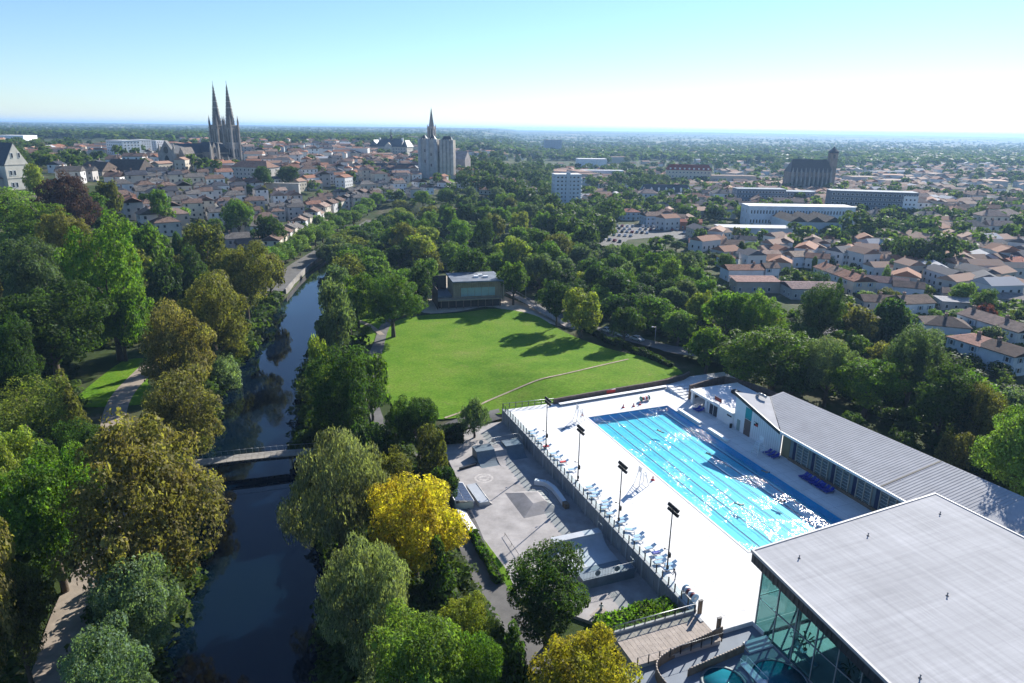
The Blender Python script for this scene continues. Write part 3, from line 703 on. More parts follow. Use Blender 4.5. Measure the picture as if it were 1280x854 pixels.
for i, (w, l, lab) in enumerate(((-2.4, .6, 'white lifeguard chair at the far left corner of the pool'), (-4.4, 28.2, 'white lifeguard chair on the sunny deck halfway along the pool'), (22.2, 25.6, 'white lifeguard chair in the shade before the bath house'))):
    o = lc if i == 0 else tree_copy(lc); o.location = P(w, l); o.scale = (1.25, 1.25, 1.25); o.rotation_euler = (0, 0, TH + (math.pi if i < 2 else 0)); o['label'] = lab

# cones, reels, bin, matting
cone = thing('marker_cone', '', 'cone', group='red cones around the pool')
b = MB(); b.lathe([(.26, .05), (.05, .78), (.0, .8)], n=14); cb = part('cone_body', b, M['red'], cone)
b = MB(); b.bx(-.3, .3, -.3, .3, 0, .05); part('base', b, M['red'], cone)
b = MB(); b.lathe([(.195, .28), (.145, .45)], n=14); part('white_band', b, M['white'], cone)
for i, (px, py, lab) in enumerate(((737, 518, 'red cone at the far left pool corner by the lifeguard chair'), (779, 509.5, 'leftmost of three red cones behind the far pool end'), (792, 508, 'middle of three red cones behind the far pool end'), (800, 506, 'rightmost of three red cones, beside the green lane rope reel'), (816, 600, 'red cone on the left pool edge near the middle lifeguard chair'))):
    w, l = pl(px, py); w = min(w, -.6) if i in (0, 4) else w; l = min(l, -.7) if 0 < i < 4 else l
    o = cone if i == 0 else tree_copy(cone); o.location = P(w, l); o['label'] = lab
def reel(lab, w, l, rz, wheel, drum, z=0.0):
    t = cthing('lane_rope_reel', lab, 'reel', w, l, z, None, rz)
    for s in (-1, 1):
        b = MB(); b.tube((s * 1.0, 0, .62), (s * 1.06, 0, .62), .58, n=18); wh = part('wheel', b, wheel, t)
        b = MB(); b.tube((s * 1.06, 0, .62), (s * 1.10, 0, .62), .16, n=12); part('hub', b, M['metal'], wh)
        b = MB(); b.box((s * .93, 0, .32), (.06, .9, .06)); b.box((s * .93, .35, .16), (.06, .06, .32)); b.box((s * .93, -.35, .16), (.06, .06, .32)); part('stand', b, M['metal'], t)
    for k in range(4):
        b = MB(); b.tube((-.85 + k * .44, 0, .62), (-.85 + k * .44 + .36, 0, .62), .42 + .03 * (k % 2), n=16); part('rope_coil', b, drum if k % 2 == 0 else M['white'], t)
    return t
w, l = pl(806, 499, .4); reel('lane rope reel with green wheels behind the far pool end', w, l, 0.1, M['green'], M['red'])
w, l = pl(868, 748, .6); reel('lane rope reel with dark coils and pale blue wheel at the glass fence', -13.9, 55.6, math.pi / 2, M['blue_fabric'], mat('maroon_floats', (.12, .02, .03), .5, .1))
w, l = pl(914, 534); t = cthing('litter_bin', 'small dark litter bin against the bath house wall', 'bin', 24.9, 14.2)
b = MB(); b.lathe([(.24, 0), (.28, .8), (.26, .8), (.22, .1)], n=14); part('bin_body', b, M['black'], t)
b = MB(); b.lathe([(.29, .8), (.29, .86), (.0, .92)], n=14); part('lid', b, M['dark_metal'], t)
w, l = pl(702, 536); t = cthing('grey_mat', 'dark mats laid on the deck left of the far lifeguard chair', 'mat', w, l, .004)
b = MB(); b.bx(-.7, .7, -.5, .5, 0, .03); part('mat_sheet', b, mat('slate_blue_mat', (.12, .17, .24), .9, .1), t)
b = MB(); b.bx(1.0, 2.5, .1, .8, 0, .03); part('mat_sheet', b, bpy.data.materials['slate_blue_mat'], t)

# people
def person(label, loc3, rz, top, legs, hair, pose='stand', z=0.0):
    t = thing('person', label, 'person', loc3, rz)
    vs, es, rs = [], [], []
    def v(p, r, par=None):
        vs.append(p); rs.append(r); i = len(vs) - 1
        if par is not None: es.append((par, i))
        return i
    if pose == 'swim':
        pel = v((0, 0, -.05), .13); ch = v((.42, 0, .0), .15, pel); nk = v((.60, 0, .05), .07, ch); hd = v((.74, 0, .10), .11, nk)
        sl = v((.48, .19, .02), .07, ch); el = v((.75, .34, .06), .05, sl); v((1.05, .30, .02), .04, el)
        sr = v((.48, -.19, .02), .07, ch); er = v((.35, -.42, -.02), .05, sr); v((.1, -.45, -.08), .04, er)
        for s in (-1, 1):
            k = v((-.42, s * .10, -.10), .075, pel); v((-.85, s * .12, -.10), .05, k)
    else:
        lean = .25 if pose == 'lean' else .03
        pel = v((0, 0, .92), .13); wa = v((.02, 0, 1.1), .12, pel); ch = v((lean * .6, 0, 1.34), .15, wa); nk = v((lean * .9, 0, 1.5), .06, ch); hd = v((lean * 1.1, 0, 1.66), .11, nk)
        for s in (-1, 1):
            sh = v((lean * .7, s * .2, 1.42), .07, ch); el = v((lean + .06, s * .27, 1.14), .05, sh); v((lean + .2, s * .24, .92), .04, el)
            hp = v((0, s * .1, .86), .095, pel); kn = v((.05 if s > 0 else 0, s * .11, .48), .07, hp); an = v((0, s * .11, .08), .05, kn); v((.15, s * .12, .04), .045, an)
    me = bpy.data.meshes.new('body'); me.from_pydata(vs, es, [])
    o = link('body', me, t); sk_ = o.modifiers.new('skin', 'SKIN'); ss = o.modifiers.new('sub', 'SUBSURF'); ss.levels = 1; ss.render_levels = 1
    for i, r in enumerate(rs): me.skin_vertices[0].data[i].radius = (r, r)
    me.skin_vertices[0].data[0].use_root = True
    m = bpy.data.materials.new('clothed_body'); m.use_nodes = True; n = m.node_tree.nodes; l = m.node_tree.links
    tc = n.new('ShaderNodeTexCoord'); sp = n.new('ShaderNodeSeparateXYZ'); l.new(tc.outputs['Object'], sp.inputs[0])
    if pose == 'swim':
        r = ramp(n, [(0, legs), (.4, top), (1, top)]); mr = n.new('ShaderNodeMapRange'); setin(mr, From_Min=-1.0, From_Max=1.0); l.new(sp.outputs[0], mr.inputs['Value'])
    else:
        r = ramp(n, [(0, (.05, .04, .04)), (.06, legs), (.52, top), (.86, (.38, .24, .17))]); r.color_ramp.interpolation = 'CONSTANT'
        mr = n.new('ShaderNodeMapRange'); setin(mr, From_Min=0.0, From_Max=1.75); l.new(sp.outputs[2], mr.inputs['Value'])
    l.new(mr.outputs[0], r.inputs[0]); l.new(r.outputs[0], n['Principled BSDF'].inputs['Base Color'])
    sk_ and o.data.materials.append(m)
    hx, hy, hh = vs[hd if pose != 'swim' else hd]
    b = MB(); b.lathe([(.0, .14), (.09, .12), (.125, .04), (.125, -.04), (.10, -.08)], (hx - (.02 if pose != 'swim' else .0), hy, hh + .01), n=12); part('hair', b, mat('hair_' + label[:8], hair, .8, .1), t)
    b = MB(); b.box((hx + .115, hy, hh - .03), (.03, .03, .05)); part('nose', b, mat('skin_' + label[:8], (.38, .24, .17), .7, .1), t)
    return t
person('person in a dark cap and grey top leaning at the glass fence', P(-13.7, 52.0), TH + 2.6, (.16, .16, .18), (.05, .05, .07), (.02, .02, .02), 'lean')
for i, (px, py, rz, lab) in enumerate(((975, 625, -1.1, 'swimmer in the sparkling water near the hall end of the pool'), (923, 629.5, -1.1, 'swimmer in the middle lanes towards the glass hall'), (957, 589, -1.2, 'dark haired swimmer at the shaded edge of the pool'),
                                   (826, 539, 2.0, 'swimmer in the left lanes towards the far end'), (888, 568, 2.0, 'swimmer crossing into the shaded lanes'))):
    p = at(px, py, -.1); person(lab, (p[0], p[1], -.16), TH + rz, (.36, .22, .15), (.03, .03, .06), (.02, .015, .012), 'swim')
# ------------------------------------------------------------------ glass swimming hall
hall = OR('swimming_hall', 'large swimming hall with flat grey roof and tall glass walls', 'building')
RZ = 9.5
rc = [(-10.0, 60.9), (23.3, 58.7), (26.2, 114.0), (-15.3, 114.0)]
inset = [(-9.75, 61.15), (23.05, 58.98), (25.9, 113.7), (-14.95, 113.7)]
b = MB(); b.prism([(w, -l) for w, l in inset], RZ - .35, RZ); roof = part('roof', b, M['membrane'], hall)
b = MB()
for i in range(4):
    a, c = rc[i], rc[(i + 1) % 4]; e, f = inset[i], inset[(i + 1) % 4]
    b.prism([(a[0], -a[1]), (c[0], -c[1]), (f[0], -f[1]), (e[0], -e[1])], RZ - .25, RZ + .10)
part('roof_edge', b, mat('pale_roof_edge', (.36, .36, .37), .6, .06), roof)
b = MB(); b.prism([(w * 1.0, -l) for w, l in [(-9.9, 61.05), (23.15, 58.85), (26.0, 113.8), (-15.1, 113.8)]], RZ - 1.5, RZ - .36); part('fascia', b, M['fascia'], hall)
rib = MB(); rib.bx(-.012, .03, -.02, .02, RZ - 1.5, RZ - .4); rbm = rib.mesh('fascia_rib', M['fascia'])
for i in range(72):
    t = (i + .5) / 72; link('fascia_rib', rbm, hall, loc=(-9.97 + (-15.17 + 9.97) * t * (114 - 60.9) / 52.9, -(61.3 + 52 * t), 0))
vp = MB(); vp.tube((0, 0, 0), (0, 0, .34), .06, n=8); vp.lathe([(.09, .34), (.09, .4), (0, .43)], n=8); vp.lathe([(.18, 0), (.14, .05)], n=8); vpm = vp.mesh('vent_pipe', mat('vent_grey', (.22, .21, .21), .6, .1))
for px, py in ((999, 698), (1085, 670), (1175, 643), (1184, 745), (1150, 848)):
    w, l = pl(px, py, RZ); link('vent_pipe', vpm, roof, loc=(w, -l, RZ))
# glass walls: panes, mullions, transoms
GW, GL0, GL1, ZB, ZT = -9.2, 62.4, 110.0, -.6, RZ - 1.5
mull = MB(); mull.bx(-.09, .09, -.06, .06, ZB, ZT); mullm = mull.mesh('mullion', mat('mullion_metal', (.30, .33, .34), .5, .08, metal=.3))
nb = 16; st = (GL1 - GL0) / nb; hh = (ZT - ZB) / 2
pn = MB(); pn.bx(-.012, .012, -st / 2 + .07, st / 2 - .07, 0, hh - .06); pnm = pn.mesh('pane', M['glass'])
for i in range(nb + 1):
    link('mullion', mullm, hall, loc=(GW, -(GL0 + i * st), 0))
    if i < nb:
        for k in range(2): link('pane', pnm, hall, loc=(GW, -(GL0 + (i + .5) * st), ZB + .05 + k * hh))
b = MB(); b.bx(GW - .07, GW + .07, -GL1, -GL0, ZB + hh - .06, ZB + hh + .06); part('transom', b, bpy.data.materials['mullion_metal'], hall)
b = MB(); b.bx(GW - .12, GW + .12, -GL1, -GL0, ZB - .1, ZB + .06); part('sill', b, M['concrete'], hall)
nf = 10; sf = (22.4 - GW) / nf; mull2 = MB(); mull2.bx(-.06, .06, -.09, .09, 0, ZT); m2m = mull2.mesh('mullion', bpy.data.materials['mullion_metal'])
pf = MB(); pf.bx(-sf / 2 + .07, sf / 2 - .07, -.012, .012, 0, ZT / 2 - .08); pfm = pf.mesh('pane', M['glass'])
for i in range(nf + 1):
    if i: link('mullion', m2m, hall, loc=(GW + i * sf, -GL0, 0))
    if i < nf:
        for k in range(2): link('pane', pfm, hall, loc=(GW + (i + .5) * sf, -GL0, .04 + k * ZT / 2))
b = MB(); b.bx(GW + .1, 22.4, -GL0 - .07, -GL0 + .07, ZT / 2 - .06, ZT / 2 + .06); part('transom', b, bpy.data.materials['mullion_metal'], hall)
b = MB(); b.bx(22.4, 22.8, -GL1, -GL0, 0, ZT); part('end_wall', b, M['white_wall'], hall)
b = MB(); b.bx(-9.0, 22.4, -GL1 - .3, -GL1, -.3, ZT); part('rear_wall', b, M['white_wall'], hall)
# inside: floor, basin, columns
b = MB(); cbx(b, -9.05, 22.3, 64.1, GL1, -.75, -.3); part('hall_floor', b, mat('hall_floor_tiles', (.62, .64, .62), .5, .06), hall)
b = MB(); cbx(b, 0, 16, 70, 95, -.29, -.27); part('indoor_pool', b, mat('indoor_pool_water', (.02, .30, .34), .08, .1, 1.0, .2, 2), hall)
col_ = MB(); col_.tube((0, 0, -.3), (0, 0, ZT), .22, n=12); colm = col_.mesh('column', M['white_wall'])
for i in range(5): link('column', colm, hall, loc=(-6.2, -(66 + i * 9.0), 0))
b = MB(); cbx(b, -8.6, -3.0, 76, GL1 - .1, 2.9, 3.3); gal = part('gallery', b, M['concrete'], hall)
b = MB()
for i in range(18): b.tube((-8.5, -76.2 - i * 1.9, 3.3), (-8.5, -76.2 - i * 1.9, 4.4), .03, n=5)
b.tube((-8.5, -76.2, 4.4), (-8.5, -GL1 + .4, 4.4), .04, n=5); part('railing', b, M['metal'], gal)
for i in range(11): b = MB(); b.box((6.5, -(64 + i * 4.3), ZT - .75), (31, .3, 1.3)); part('roof_beam', b, M['timber_pale'], hall)
for i, (w, l) in enumerate(((-6.8, 68), (-5.4, 73), (-7.4, 79))):
    t = cthing('potted_palm', 'potted palm inside the glass hall, ' + ['nearest the pool', 'second from the pool', 'farthest from the pool'][i], 'plant', w, l, -.3)
    b = MB(); b.lathe([(.3, 0), (.42, .6), (.38, .6), (.3, .5)], n=12); part('pot', b, M['timber'], t)
    b = MB(); b.tube((0, 0, .5), (0, 0, 2.0), .07, .05); part('stem', b, M['bark'], t)
    b = MB()
    for k in range(14):
        a = k * 2.4; e = .25 + .5 * (k % 3); q = (1.2 * math.cos(a), 1.2 * math.sin(a), 2.0 + e); q2 = (1.9 * math.cos(a), 1.9 * math.sin(a), 1.9 + e * .4); s_ = (-.16 * math.sin(a), .16 * math.cos(a), 0)
        b.add([(0, 0, 2.0), (q[0] + s_[0], q[1] + s_[1], q[2]), q2, (q[0] - s_[0], q[1] - s_[1], q[2])], [(0, 1, 2, 3)])
    t.scale = (.62, .62, .7)
    part('fronds', b, M['leaf'], t, color=(.05, .1, .02))
lp2 = [o for o in COL.objects if o.name == 'sun_lounger'][0]
for i in range(9):
    o = tree_copy(lp2); o.name = 'sun_lounger'
    for ch in o.children:
        pass
    o.location = P(-7.6 + .4 * (i % 2) + (1.9 if i % 3 == 0 else 0), 65.5 + i * 2.1, -.3); o.rotation_euler = (0, 0, TH + 1.2 + .3 * (i % 3))
    o['label'] = f'pale lounger inside the glass hall, {ordn(i)} from the pool end'; o['group'] = 'loungers inside the glass hall'

# ------------------------------------------------------------------ bath house along the right of the pool
bh = OR('bath_house', 'long white bath house with sloping grey seamed roof beside the pool', 'building')
mz = lambda w: 5 + .18 * (w - 25)
main = [(25.0, 27.4), (32.5, 15.8), (35.8, 15.6), (38.6, 66.0), (25.0, 66.0)]
b = MB(); b.prism([(w, -l) for w, l in main], [mz(w) - .3 for w, l in main], [mz(w) for w, l in main]); mroof = part('roof', b, M['zinc'], bh)
sm = MB()
seam_m = {}
sl = 0.55; n_s = int((62 - 16.2) / sl)
for i in range(n_s):
    l = 16.4 + i * sl
    if abs(l - 49) < .35: continue
    w0 = 25.05 if l >= 27.4 else 25.0 + (27.4 - l) / (27.4 - 15.8) * 7.5 + .1
    w1 = 35.7 + (l - 15.6) * .0555
    L = math.hypot(w1 - w0, mz(w1) - mz(w0)); b = MB(); b.box((0, 0, 0), (L, .035, .04), tilt=('Y', -math.atan(.18)))
    part('standing_seam', b, mat('dark_seam_zinc', (.35, .35, .36), .9, .05, spec=.06) if i == 0 else bpy.data.materials['dark_seam_zinc'], mroof, loc=((w0 + w1) / 2, -l, (mz(w0) + mz(w1)) / 2 + .02))  # seams in a slightly darker tone than the roof sheet
b = MB(); b.prism([(25.1, -48.85), (37.5, -48.85), (37.5, -49.15), (25.1, -49.15)], [mz(25.1) + .002, mz(37.5) + .002, mz(37.5) + .002, mz(25.1) + .002], [mz(25.1) + .05, mz(37.5) + .05, mz(37.5) + .05, mz(25.1) + .05])
part('expansion_gap', b, M['black'], mroof)
b = MB(); b.prism([(24.85, -27.3), (25.1, -27.3), (25.1, -66), (24.85, -66)], 4.62, 5.04); part('gutter', b, M['frame_white'], bh)
b = MB(); tri = [(25.35, 14.0, 7.65), (32.5, 15.75, 6.37), (25.0, 27.35, 5.02)]
b.prism([(w, -l) for w, l, z in tri], [z - .3 for *_, z in tri], [z for *_, z in tri]); froof = part('folded_roof', b, M['zinc'], bh)
b = MB(); b.tube((32.5, -15.75, 6.40), (25.0, -27.35, 5.05), .06, n=6); part('valley_strip', b, M['fascia'], froof)
b = MB(); b.prism([(25.12, -14.0), (25.36, -14.0), (25.02, -27.4), (24.78, -27.4)], [7.0, 7.0, 4.4, 4.4], [7.70, 7.70, 5.06, 5.06]); part('verge_board', b, M['fascia'], froof)
duct = [(29.5, -15.4, 6.9), (29.5, -15.9, 7.4), (29.8, -16.6, 7.35), (30.3, -17.2, 7.0)]
b = MB(); b.path(duct, .3, 8); b.lathe([(.5, -.4), (.42, 0)], (29.5, -15.4, 6.9), 8); part('roof_duct', b, M['metal'], froof)
# gable wall with door, teal window, sign
b = MB(); gw = [(14.2, 0), (14.2, 7.2), (27.2, 4.7), (27.2, 0)]
vs = [(25.5, -l, z) for l, z in gw] + [(25.8, -l, z) for l, z in gw]
b.add(vs, [(0, 1, 2, 3), (7, 6, 5, 4), (0, 4, 5, 1), (1, 5, 6, 2), (2, 6, 7, 3), (3, 7, 4, 0)])
gm = b.mesh('gable_wall', M['white_wall']); bmx = bmesh.new(); bmx.from_mesh(gm); bmesh.ops.recalc_face_normals(bmx, faces=bmx.faces[:]); bmx.to_mesh(gm); bmx.free()
gwall = link('gable_wall', gm, bh)
bd = MB(); bd.bx(-.02, 0, -.02, .02, 0, 1); 
for i in range(13):
    l = 19.9 + i * .56; b = MB(); b.bx(-.02, 0, -.03, .03, .02, max(.5, 7.2 - (l - 14.2) * .192 - .6)); part('board_joint', b, mat('joint_grey', (.48, .49, .5), .8, .05) if i == 0 else bpy.data.materials['joint_grey'], gwall, loc=(25.5, -l, 0))
def panel(name, l0, l1, z0, z1, m, parent, w=25.5, t=.05):
    b = MB(); b.bx(w - t, w + .02, -l1, -l0, z0, z1); return part(name, b, m, parent)
p_ = panel('door', 17.3, 19.1, 0, 3.3, mat('brown_door', (.14, .10, .09), .6, .1), gwall); b = MB(); b.box((25.42, -17.55, 1.1), (.06, .05, .4)); part('handle', b, M['metal'], p_)
panel('window', 17.3, 19.1, 3.4, 5.7, mat('teal_glass', (.02, .22, .24), .1, .1, spec=.6), gwall)
panel('side_door', 15.2, 16.1, 0, 2.3, mat('grey_green_door', (.22, .30, .29), .6, .1), gwall)
t = cthing('red_black_sign', 'small black and red sign on the white gable wall of the bath house', 'sign', 25.40, 20.6, 3.0)
b = MB(); b.bx(-.04, .0, -.55, .55, 0, .8); part('sign_board', b, M['black'], t); b = MB(); b.bx(-.06, -.04, -.5, .1, .05, .45); part('red_field', b, M['red'], t)
b = MB(); b.bx(-.06, -.04, .15, .5, .45, .72); part('white_mark', b, M['white'], t)
# recessed bays
panel('corner_panel', 27.25, 29.2, 0, 4.4, mat('ochre_panel', (.22, .19, .11), .7, .15), bh, w=26.0)
b = MB(); b.bx(26.0, 26.3, -66, -29.2, 0, 5.0); part('bay_wall', b, M['bay'], bh)
b = MB(); b.bx(25.7, 25.98, -66, -29.3, 0, .55); part('timber_plinth', b, M['timber'], bh)
slat = MB(); slat.box((0, 0, 0), (.10, 1.25, .06)); slm = slat.mesh('louvre_slat', mat('pale_louvre', (.42, .46, .47), .6, .06))
post2 = MB(); post2.bx(-.2, 0, -.07, .07, .3, 4.6); p2m = post2.mesh('bay_post', mat('pale_bay_post', (.40, .38, .33), .7, .08))
wn_ = MB(); wn_.bx(-.06, 0, -.62, .62, .7, 4.1); wnm = wn_.mesh('glazed_bay', mat('bay_glass', (.10, .13, .14), .15, .1, spec=.6))
nv = MB(); nv.bx(-.07, 0, -.42, .42, .5, 4.2); nvm = nv.mesh('navy_panel', mat('navy_panel', (.008, .018, .07), .4, .1))
l = 30.0
while l < 58:
    link('navy_panel', nvm, bh, loc=(26.0, -(l + .45), 0))
    for k in range(2):
        c = l + 1.7 + k * 1.35; wv = link('glazed_bay', wnm, bh, loc=(26.0, -c, 0))
        for j in range(6): link('louvre_slat', slm, wv, loc=(-.12, 0, 1.0 + j * .55))
        link('bay_post', p2m, bh, loc=(25.98, -(c + .68), 0))
    link('bay_post', p2m, bh, loc=(25.98, -(l + .95), 0)); l += 4.45
# flat roofed annex
an = OR('entrance_annex', 'low white flat roofed annex with open porch at the far end of the bath house', 'building')
b = MB(); b.bx(25.0, 37.5, -14.15, -0.2, 2.75, 3.1); ar = part('roof', b, M['annex_roof'], an)
b = MB(); b.bx(24.9, 25.02, -14.15, -.1, 2.65, 3.16); b.bx(25.02, 37.5, -.2, -.08, 2.65, 3.16); part('roof_edge', b, M['frame_white'], ar)
rail = MB()
for i in range(14): rail.tube((25.3, -.6 - i * 1.0, 3.1), (25.3, -.6 - i * 1.0, 3.7), .02, n=5)
rail.tube((25.3, -.5, 3.7), (25.3, -14, 3.7), .025, n=6); part('roof_rail', rail, M['metal'], ar)
b = MB(); b.bx(25.4, 37, -14.1, -5.9, 0, 2.74); part('wall', b, M['white_wall'], an)
b = MB(); b.bx(30, 37, -5.88, -.4, 0, 2.74); part('porch_back_wall', b, mat('peach_wall', (.55, .42, .33), .8, .1), an)
for l in (.6, 5.5): 
    b = MB(); b.box((25.3, -l, 1.37), (.5, .7, 2.74)); part('pillar', b, M['white_wall'], an)
panel('glazed_door', 6.5, 9.0, .05, 2.5, M['window'], an, w=25.4); panel('mullion', 7.7, 7.8, .05, 2.6, M['frame_white'], an, w=25.38)
panel('shutter_panel', 9.6, 11.1, 0, 2.5, M['frame_white'], an, w=25.4); panel('shutter_panel', 11.4, 13.9, 0, 2.5, M['frame_white'], an, w=25.4)
panel('dark_slot', 12.2, 13.6, 1.9, 2.2, M['black'], an, w=25.36)
t = cthing('maroon_roof_sign', 'maroon sign board standing on the white annex roof', 'sign', 25.8, 8.4, 3.1)
b = MB(); b.bx(-.05, .05, -1.1, 1.1, .35, 1.15); part('sign_board', b, mat('maroon_board', (.13, .03, .035), .6, .1), t)
for s in (-.8, .8): b = MB(); b.bx(-.03, .03, s - .04, s + .04, 0, .35); part('leg', b, M['metal'], t)
b = MB(); b.bx(-.06, -.05, -.9, .5, .62, .8); part('lettering_bar', b, M['red'], t)
t = cthing('rooftop_unit', 'dark ventilation unit on the annex roof near the trees', 'ventilation unit', 32.5, 7.0, 3.1)
b = MB(); b.bx(-.6, .6, -2.2, 2.2, .1, .8); part('casing', b, M['dark_metal'], t)
for s in (-1.2, 0, 1.2): b = MB(); b.lathe([(.35, .8), (.35, .88), (.1, .9)], (0, s, 0), 12); part('fan_cowl', b, M['metal'], t)
bw = OR('parapet_wall', 'brown wall curving behind the white annex roof', 'wall')
pts = [(25.6, -1.2), (31, -2.6), (36.6, -3.6), (39.0, .8), (40.2, 5.5), (40.8, 12)]
for a, c in zip(pts[:-1], pts[1:]):
    L = math.hypot(c[0] - a[0], c[1] - a[1]); b = MB(); b.box((0, 0, 1.75), (L, .4, 3.5)); part('block', b, bpy.data.materials['brown_block'], bw, loc=((a[0] + c[0]) / 2, -(a[1] + c[1]) / 2, 0), rz=math.atan2(-(c[1] - a[1]), c[0] - a[0]))

# ------------------------------------------------------------------ paddling area, curved timber wall, boardwalk
pad = cthing('paddling_pool', 'teal paddling pool with rounded basins in the shade of the hall', 'pool', -15.0, 69.0, -.64)
tw = mat('teal_paddling_water', (.012, .13, .18), .06, .12, .6, .15, 1.5)
for (cx, cy_, r, nm) in ((2.6, -1.2, 2.9, 'round_basin'), (-3.4, .6, 2.2, 'round_basin'), (-1.0, -4.2, 3.4, 'round_basin')):
    b = MB(); b.lathe([(0, .10), (r, .10), (r, .0)], (cx, cy_, 0), 28); bs = part(nm, b, tw, pad)
    b = MB(); b.lathe([(r + .3, .0), (r + .3, .16), (r, .16), (r, .11)], (cx, cy_, 0), 28); part('rim', b, M['bay'], bs)
b = MB(); b.box((-4.5, -2.8, .15), (7.0, 2.2, .08), .25); part('shallow_channel', b, mat('pale_teal_water', (.06, .34, .38), .06, .1), pad)
b = MB(); b.lathe([(.0, 1.1), (.25, 1.0), (.35, .6), (.25, .2), (.3, 0)], (.2, -1.6, .1), 14); part('water_jet_post', b, M['white'], pad)
t = cthing('paddling_footbridge', 'pale little footbridge with white rails over the paddling basins', 'footbridge', -14.6, 67.4, -.64)
b = MB(); b.box((0, -1.2, .22), (.9, 3.6, .10)); part('deck', b, M['white_wall'], t)
for s in (-.45, .45):
    b = MB(); b.tube((s, .5, .25), (s, .5, 1.0), .03); b.tube((s, -2.9, .25), (s, -2.9, 1.0), .03); b.tube((s, .5, 1.0), (s, -2.9, 1.0), .03); part('rail', b, M['white'], t)
def plank_wall(name, label, pts, h, z0, plank=.42):
    t = OR(name, label, 'wall'); d = [0.0]
    for a, c in zip(pts[:-1], pts[1:]): d.append(d[-1] + math.hypot(c[0] - a[0], c[1] - a[1]))
    n = int(d[-1] / plank); pm_ = MB(); pm_.bx(-plank / 2 + .01, plank / 2 - .01, -.05, .05, 0, h); pmm_ = pm_.mesh('plank', M['timber'])
    ws = [p[0] for p in pts]; ls = [p[1] for p in pts]; cap = []
    for i in range(n):
        s = (i + .5) / n * d[-1]; w = float(np.interp(s, d, ws)); l = float(np.interp(s, d, ls)); w2 = float(np.interp(min(s + .1, d[-1]), d, ws)); l2 = float(np.interp(min(s + .1, d[-1]), d, ls)); w1 = float(np.interp(max(s - .1, 0), d, ws)); l1 = float(np.interp(max(s - .1, 0), d, ls))
        an_ = math.atan2(-(l2 - l1), w2 - w1); link('plank', pmm_, t, loc=(w, -l, z0), rz=an_)
        o = MB(); 
        cap.append((w, -l, z0 + h + .04))
    b = MB(); b.path(cap, .08, 5); part('cap_rail', b, M['timber_pale'], t)
    return t
cw = smooth_line([(-13.9, 62.2), (-17, 62.7), (-21.0, 63.2), (-23.8, 63.9), (-25.0, 65.2), (-25.2, 67.2), (-24.9, 70), (-24.6, 76), (-24.5, 84)], 5)
plank_wall('curved_timber_wall', 'curved vertical plank wall enclosing the paddling area', cw, 1.35, -.65)
plank_wall('inner_timber_wall', 'straight plank wall beside the ramp inside the paddling area', [(-21.6, 66.2), (-18, 65.8), (-13.2, 65.3)], 1.0, -.65)
for k in range(4):
    t = None
st_ = cthing('deck_steps', 'pale steps down from the deck to the paddling area', 'steps', -12.8, 65.4, -.65)
for k in range(3):
    b = MB(); b.bx(0, 3.4, -.42 * (k + 1) + .9, -.42 * k + .88, 0, .65 - .2 * k); part('tread', b, M['deck'], st_, loc=(0, .0, 0))
bwk = OR('boardwalk', 'pale timber boardwalk ramp with glazed railings beside the hedge', 'boardwalk')
for i in range(38):
    b = None
bd_ = MB(); bd_.bx(-.155, .155, -63.4, -58.3, -.10, 0); bdm = bd_.mesh('board', M['timber_pale'])
for i in range(38): link('board', bdm, bwk, loc=(-26.6 + .16 + i * .31, 0, 0.0 - .012 * (i % 2)))
b = MB(); b.bx(-26.6, -15.0, -63.3, -58.4, -.9, -.115); part('frame', b, M['concrete'], bwk)
b = MB(); b.bx(-26.6, -14.8, -58.28, -58.0, -.9, .35); part('kerb', b, M['concrete'], bwk)
for (l, z0) in ((58.15, .35), (63.5, -.1)):
    for i in range(9):
        b = MB(); b.bx(-.05, .05, -.05, .05, z0, 1.15); part('railing_post', b, M['dark_metal'], bwk, loc=(-26.4 + i * 1.42, -l, 0))
b = MB(); b.tube((-26.5, -58.15, 1.17), (-14.9, -58.15, 1.17), .05); part('handrail', b, M['metal'], bwk)
b = MB(); b.tube((-26.5, -63.5, 1.12), (-14.9, -63.5, 1.12), .015); part('wire', b, M['metal'], bwk)
for i in range(8):
    b = MB(); b.bx(-.62, .62, -.008, .008, .4, 1.08); part('pane', b, M['fence_glass'], bwk, loc=(-25.7 + i * 1.42, -58.15, 0))
for (w, l, lab) in ((-14.6, 58.6, 'thick timber gatepost at the top of the boardwalk by the reel'), (-14.4, 62.0, 'thick timber gatepost at the boardwalk end beside the curved wall')):
    t = cthing('gatepost', lab, 'post', w, l); 
    for s in (-.16, .16): b = MB(); b.bx(s - .1, s + .1, -.12, .12, 0, 1.9); part('post', b, M['timber'], t)
    b = MB(); b.bx(-.3, .3, -.15, .15, 1.9, 1.96); part('cap', b, M['dark_metal'], t)
# ------------------------------------------------------------------ skatepark
SG = -2.8
def quarter(mb, w0, w1, l0, l1, h, n=8, flip=False, deck=.9):
    """curved ramp rising along l from l0 (ground) to l1 (top) with a deck behind"""
    pts = []
    for i in range(n + 1):
        t = i / n * math.pi / 2 * .86; pts.append((l0 + (l1 - l0) * math.sin(t) / math.sin(math.pi / 2 * .86), h * (1 - math.cos(t)) / (1 - math.cos(math.pi / 2 * .86))))
    sgn = 1 if l1 > l0 else -1
    prof = pts + [(l1 + sgn * deck, h), (l1 + sgn * deck, 0)]
    k = len(prof); vs = [(w0, -l, z) for l, z in prof] + [(w1, -l, z) for l, z in prof]
    fs = [(i, (i + 1) % k, (i + 1) % k + k, i + k) for i in range(k)] + [tuple(range(k))[::-1], tuple(range(k, 2 * k))]
    mb.add(vs, fs)
def fixn(o):
    bm = bmesh.new(); bm.from_mesh(o.data); bmesh.ops.recalc_face_normals(bm, faces=bm.faces[:]); bm.to_mesh(o.data); bm.free(); return o
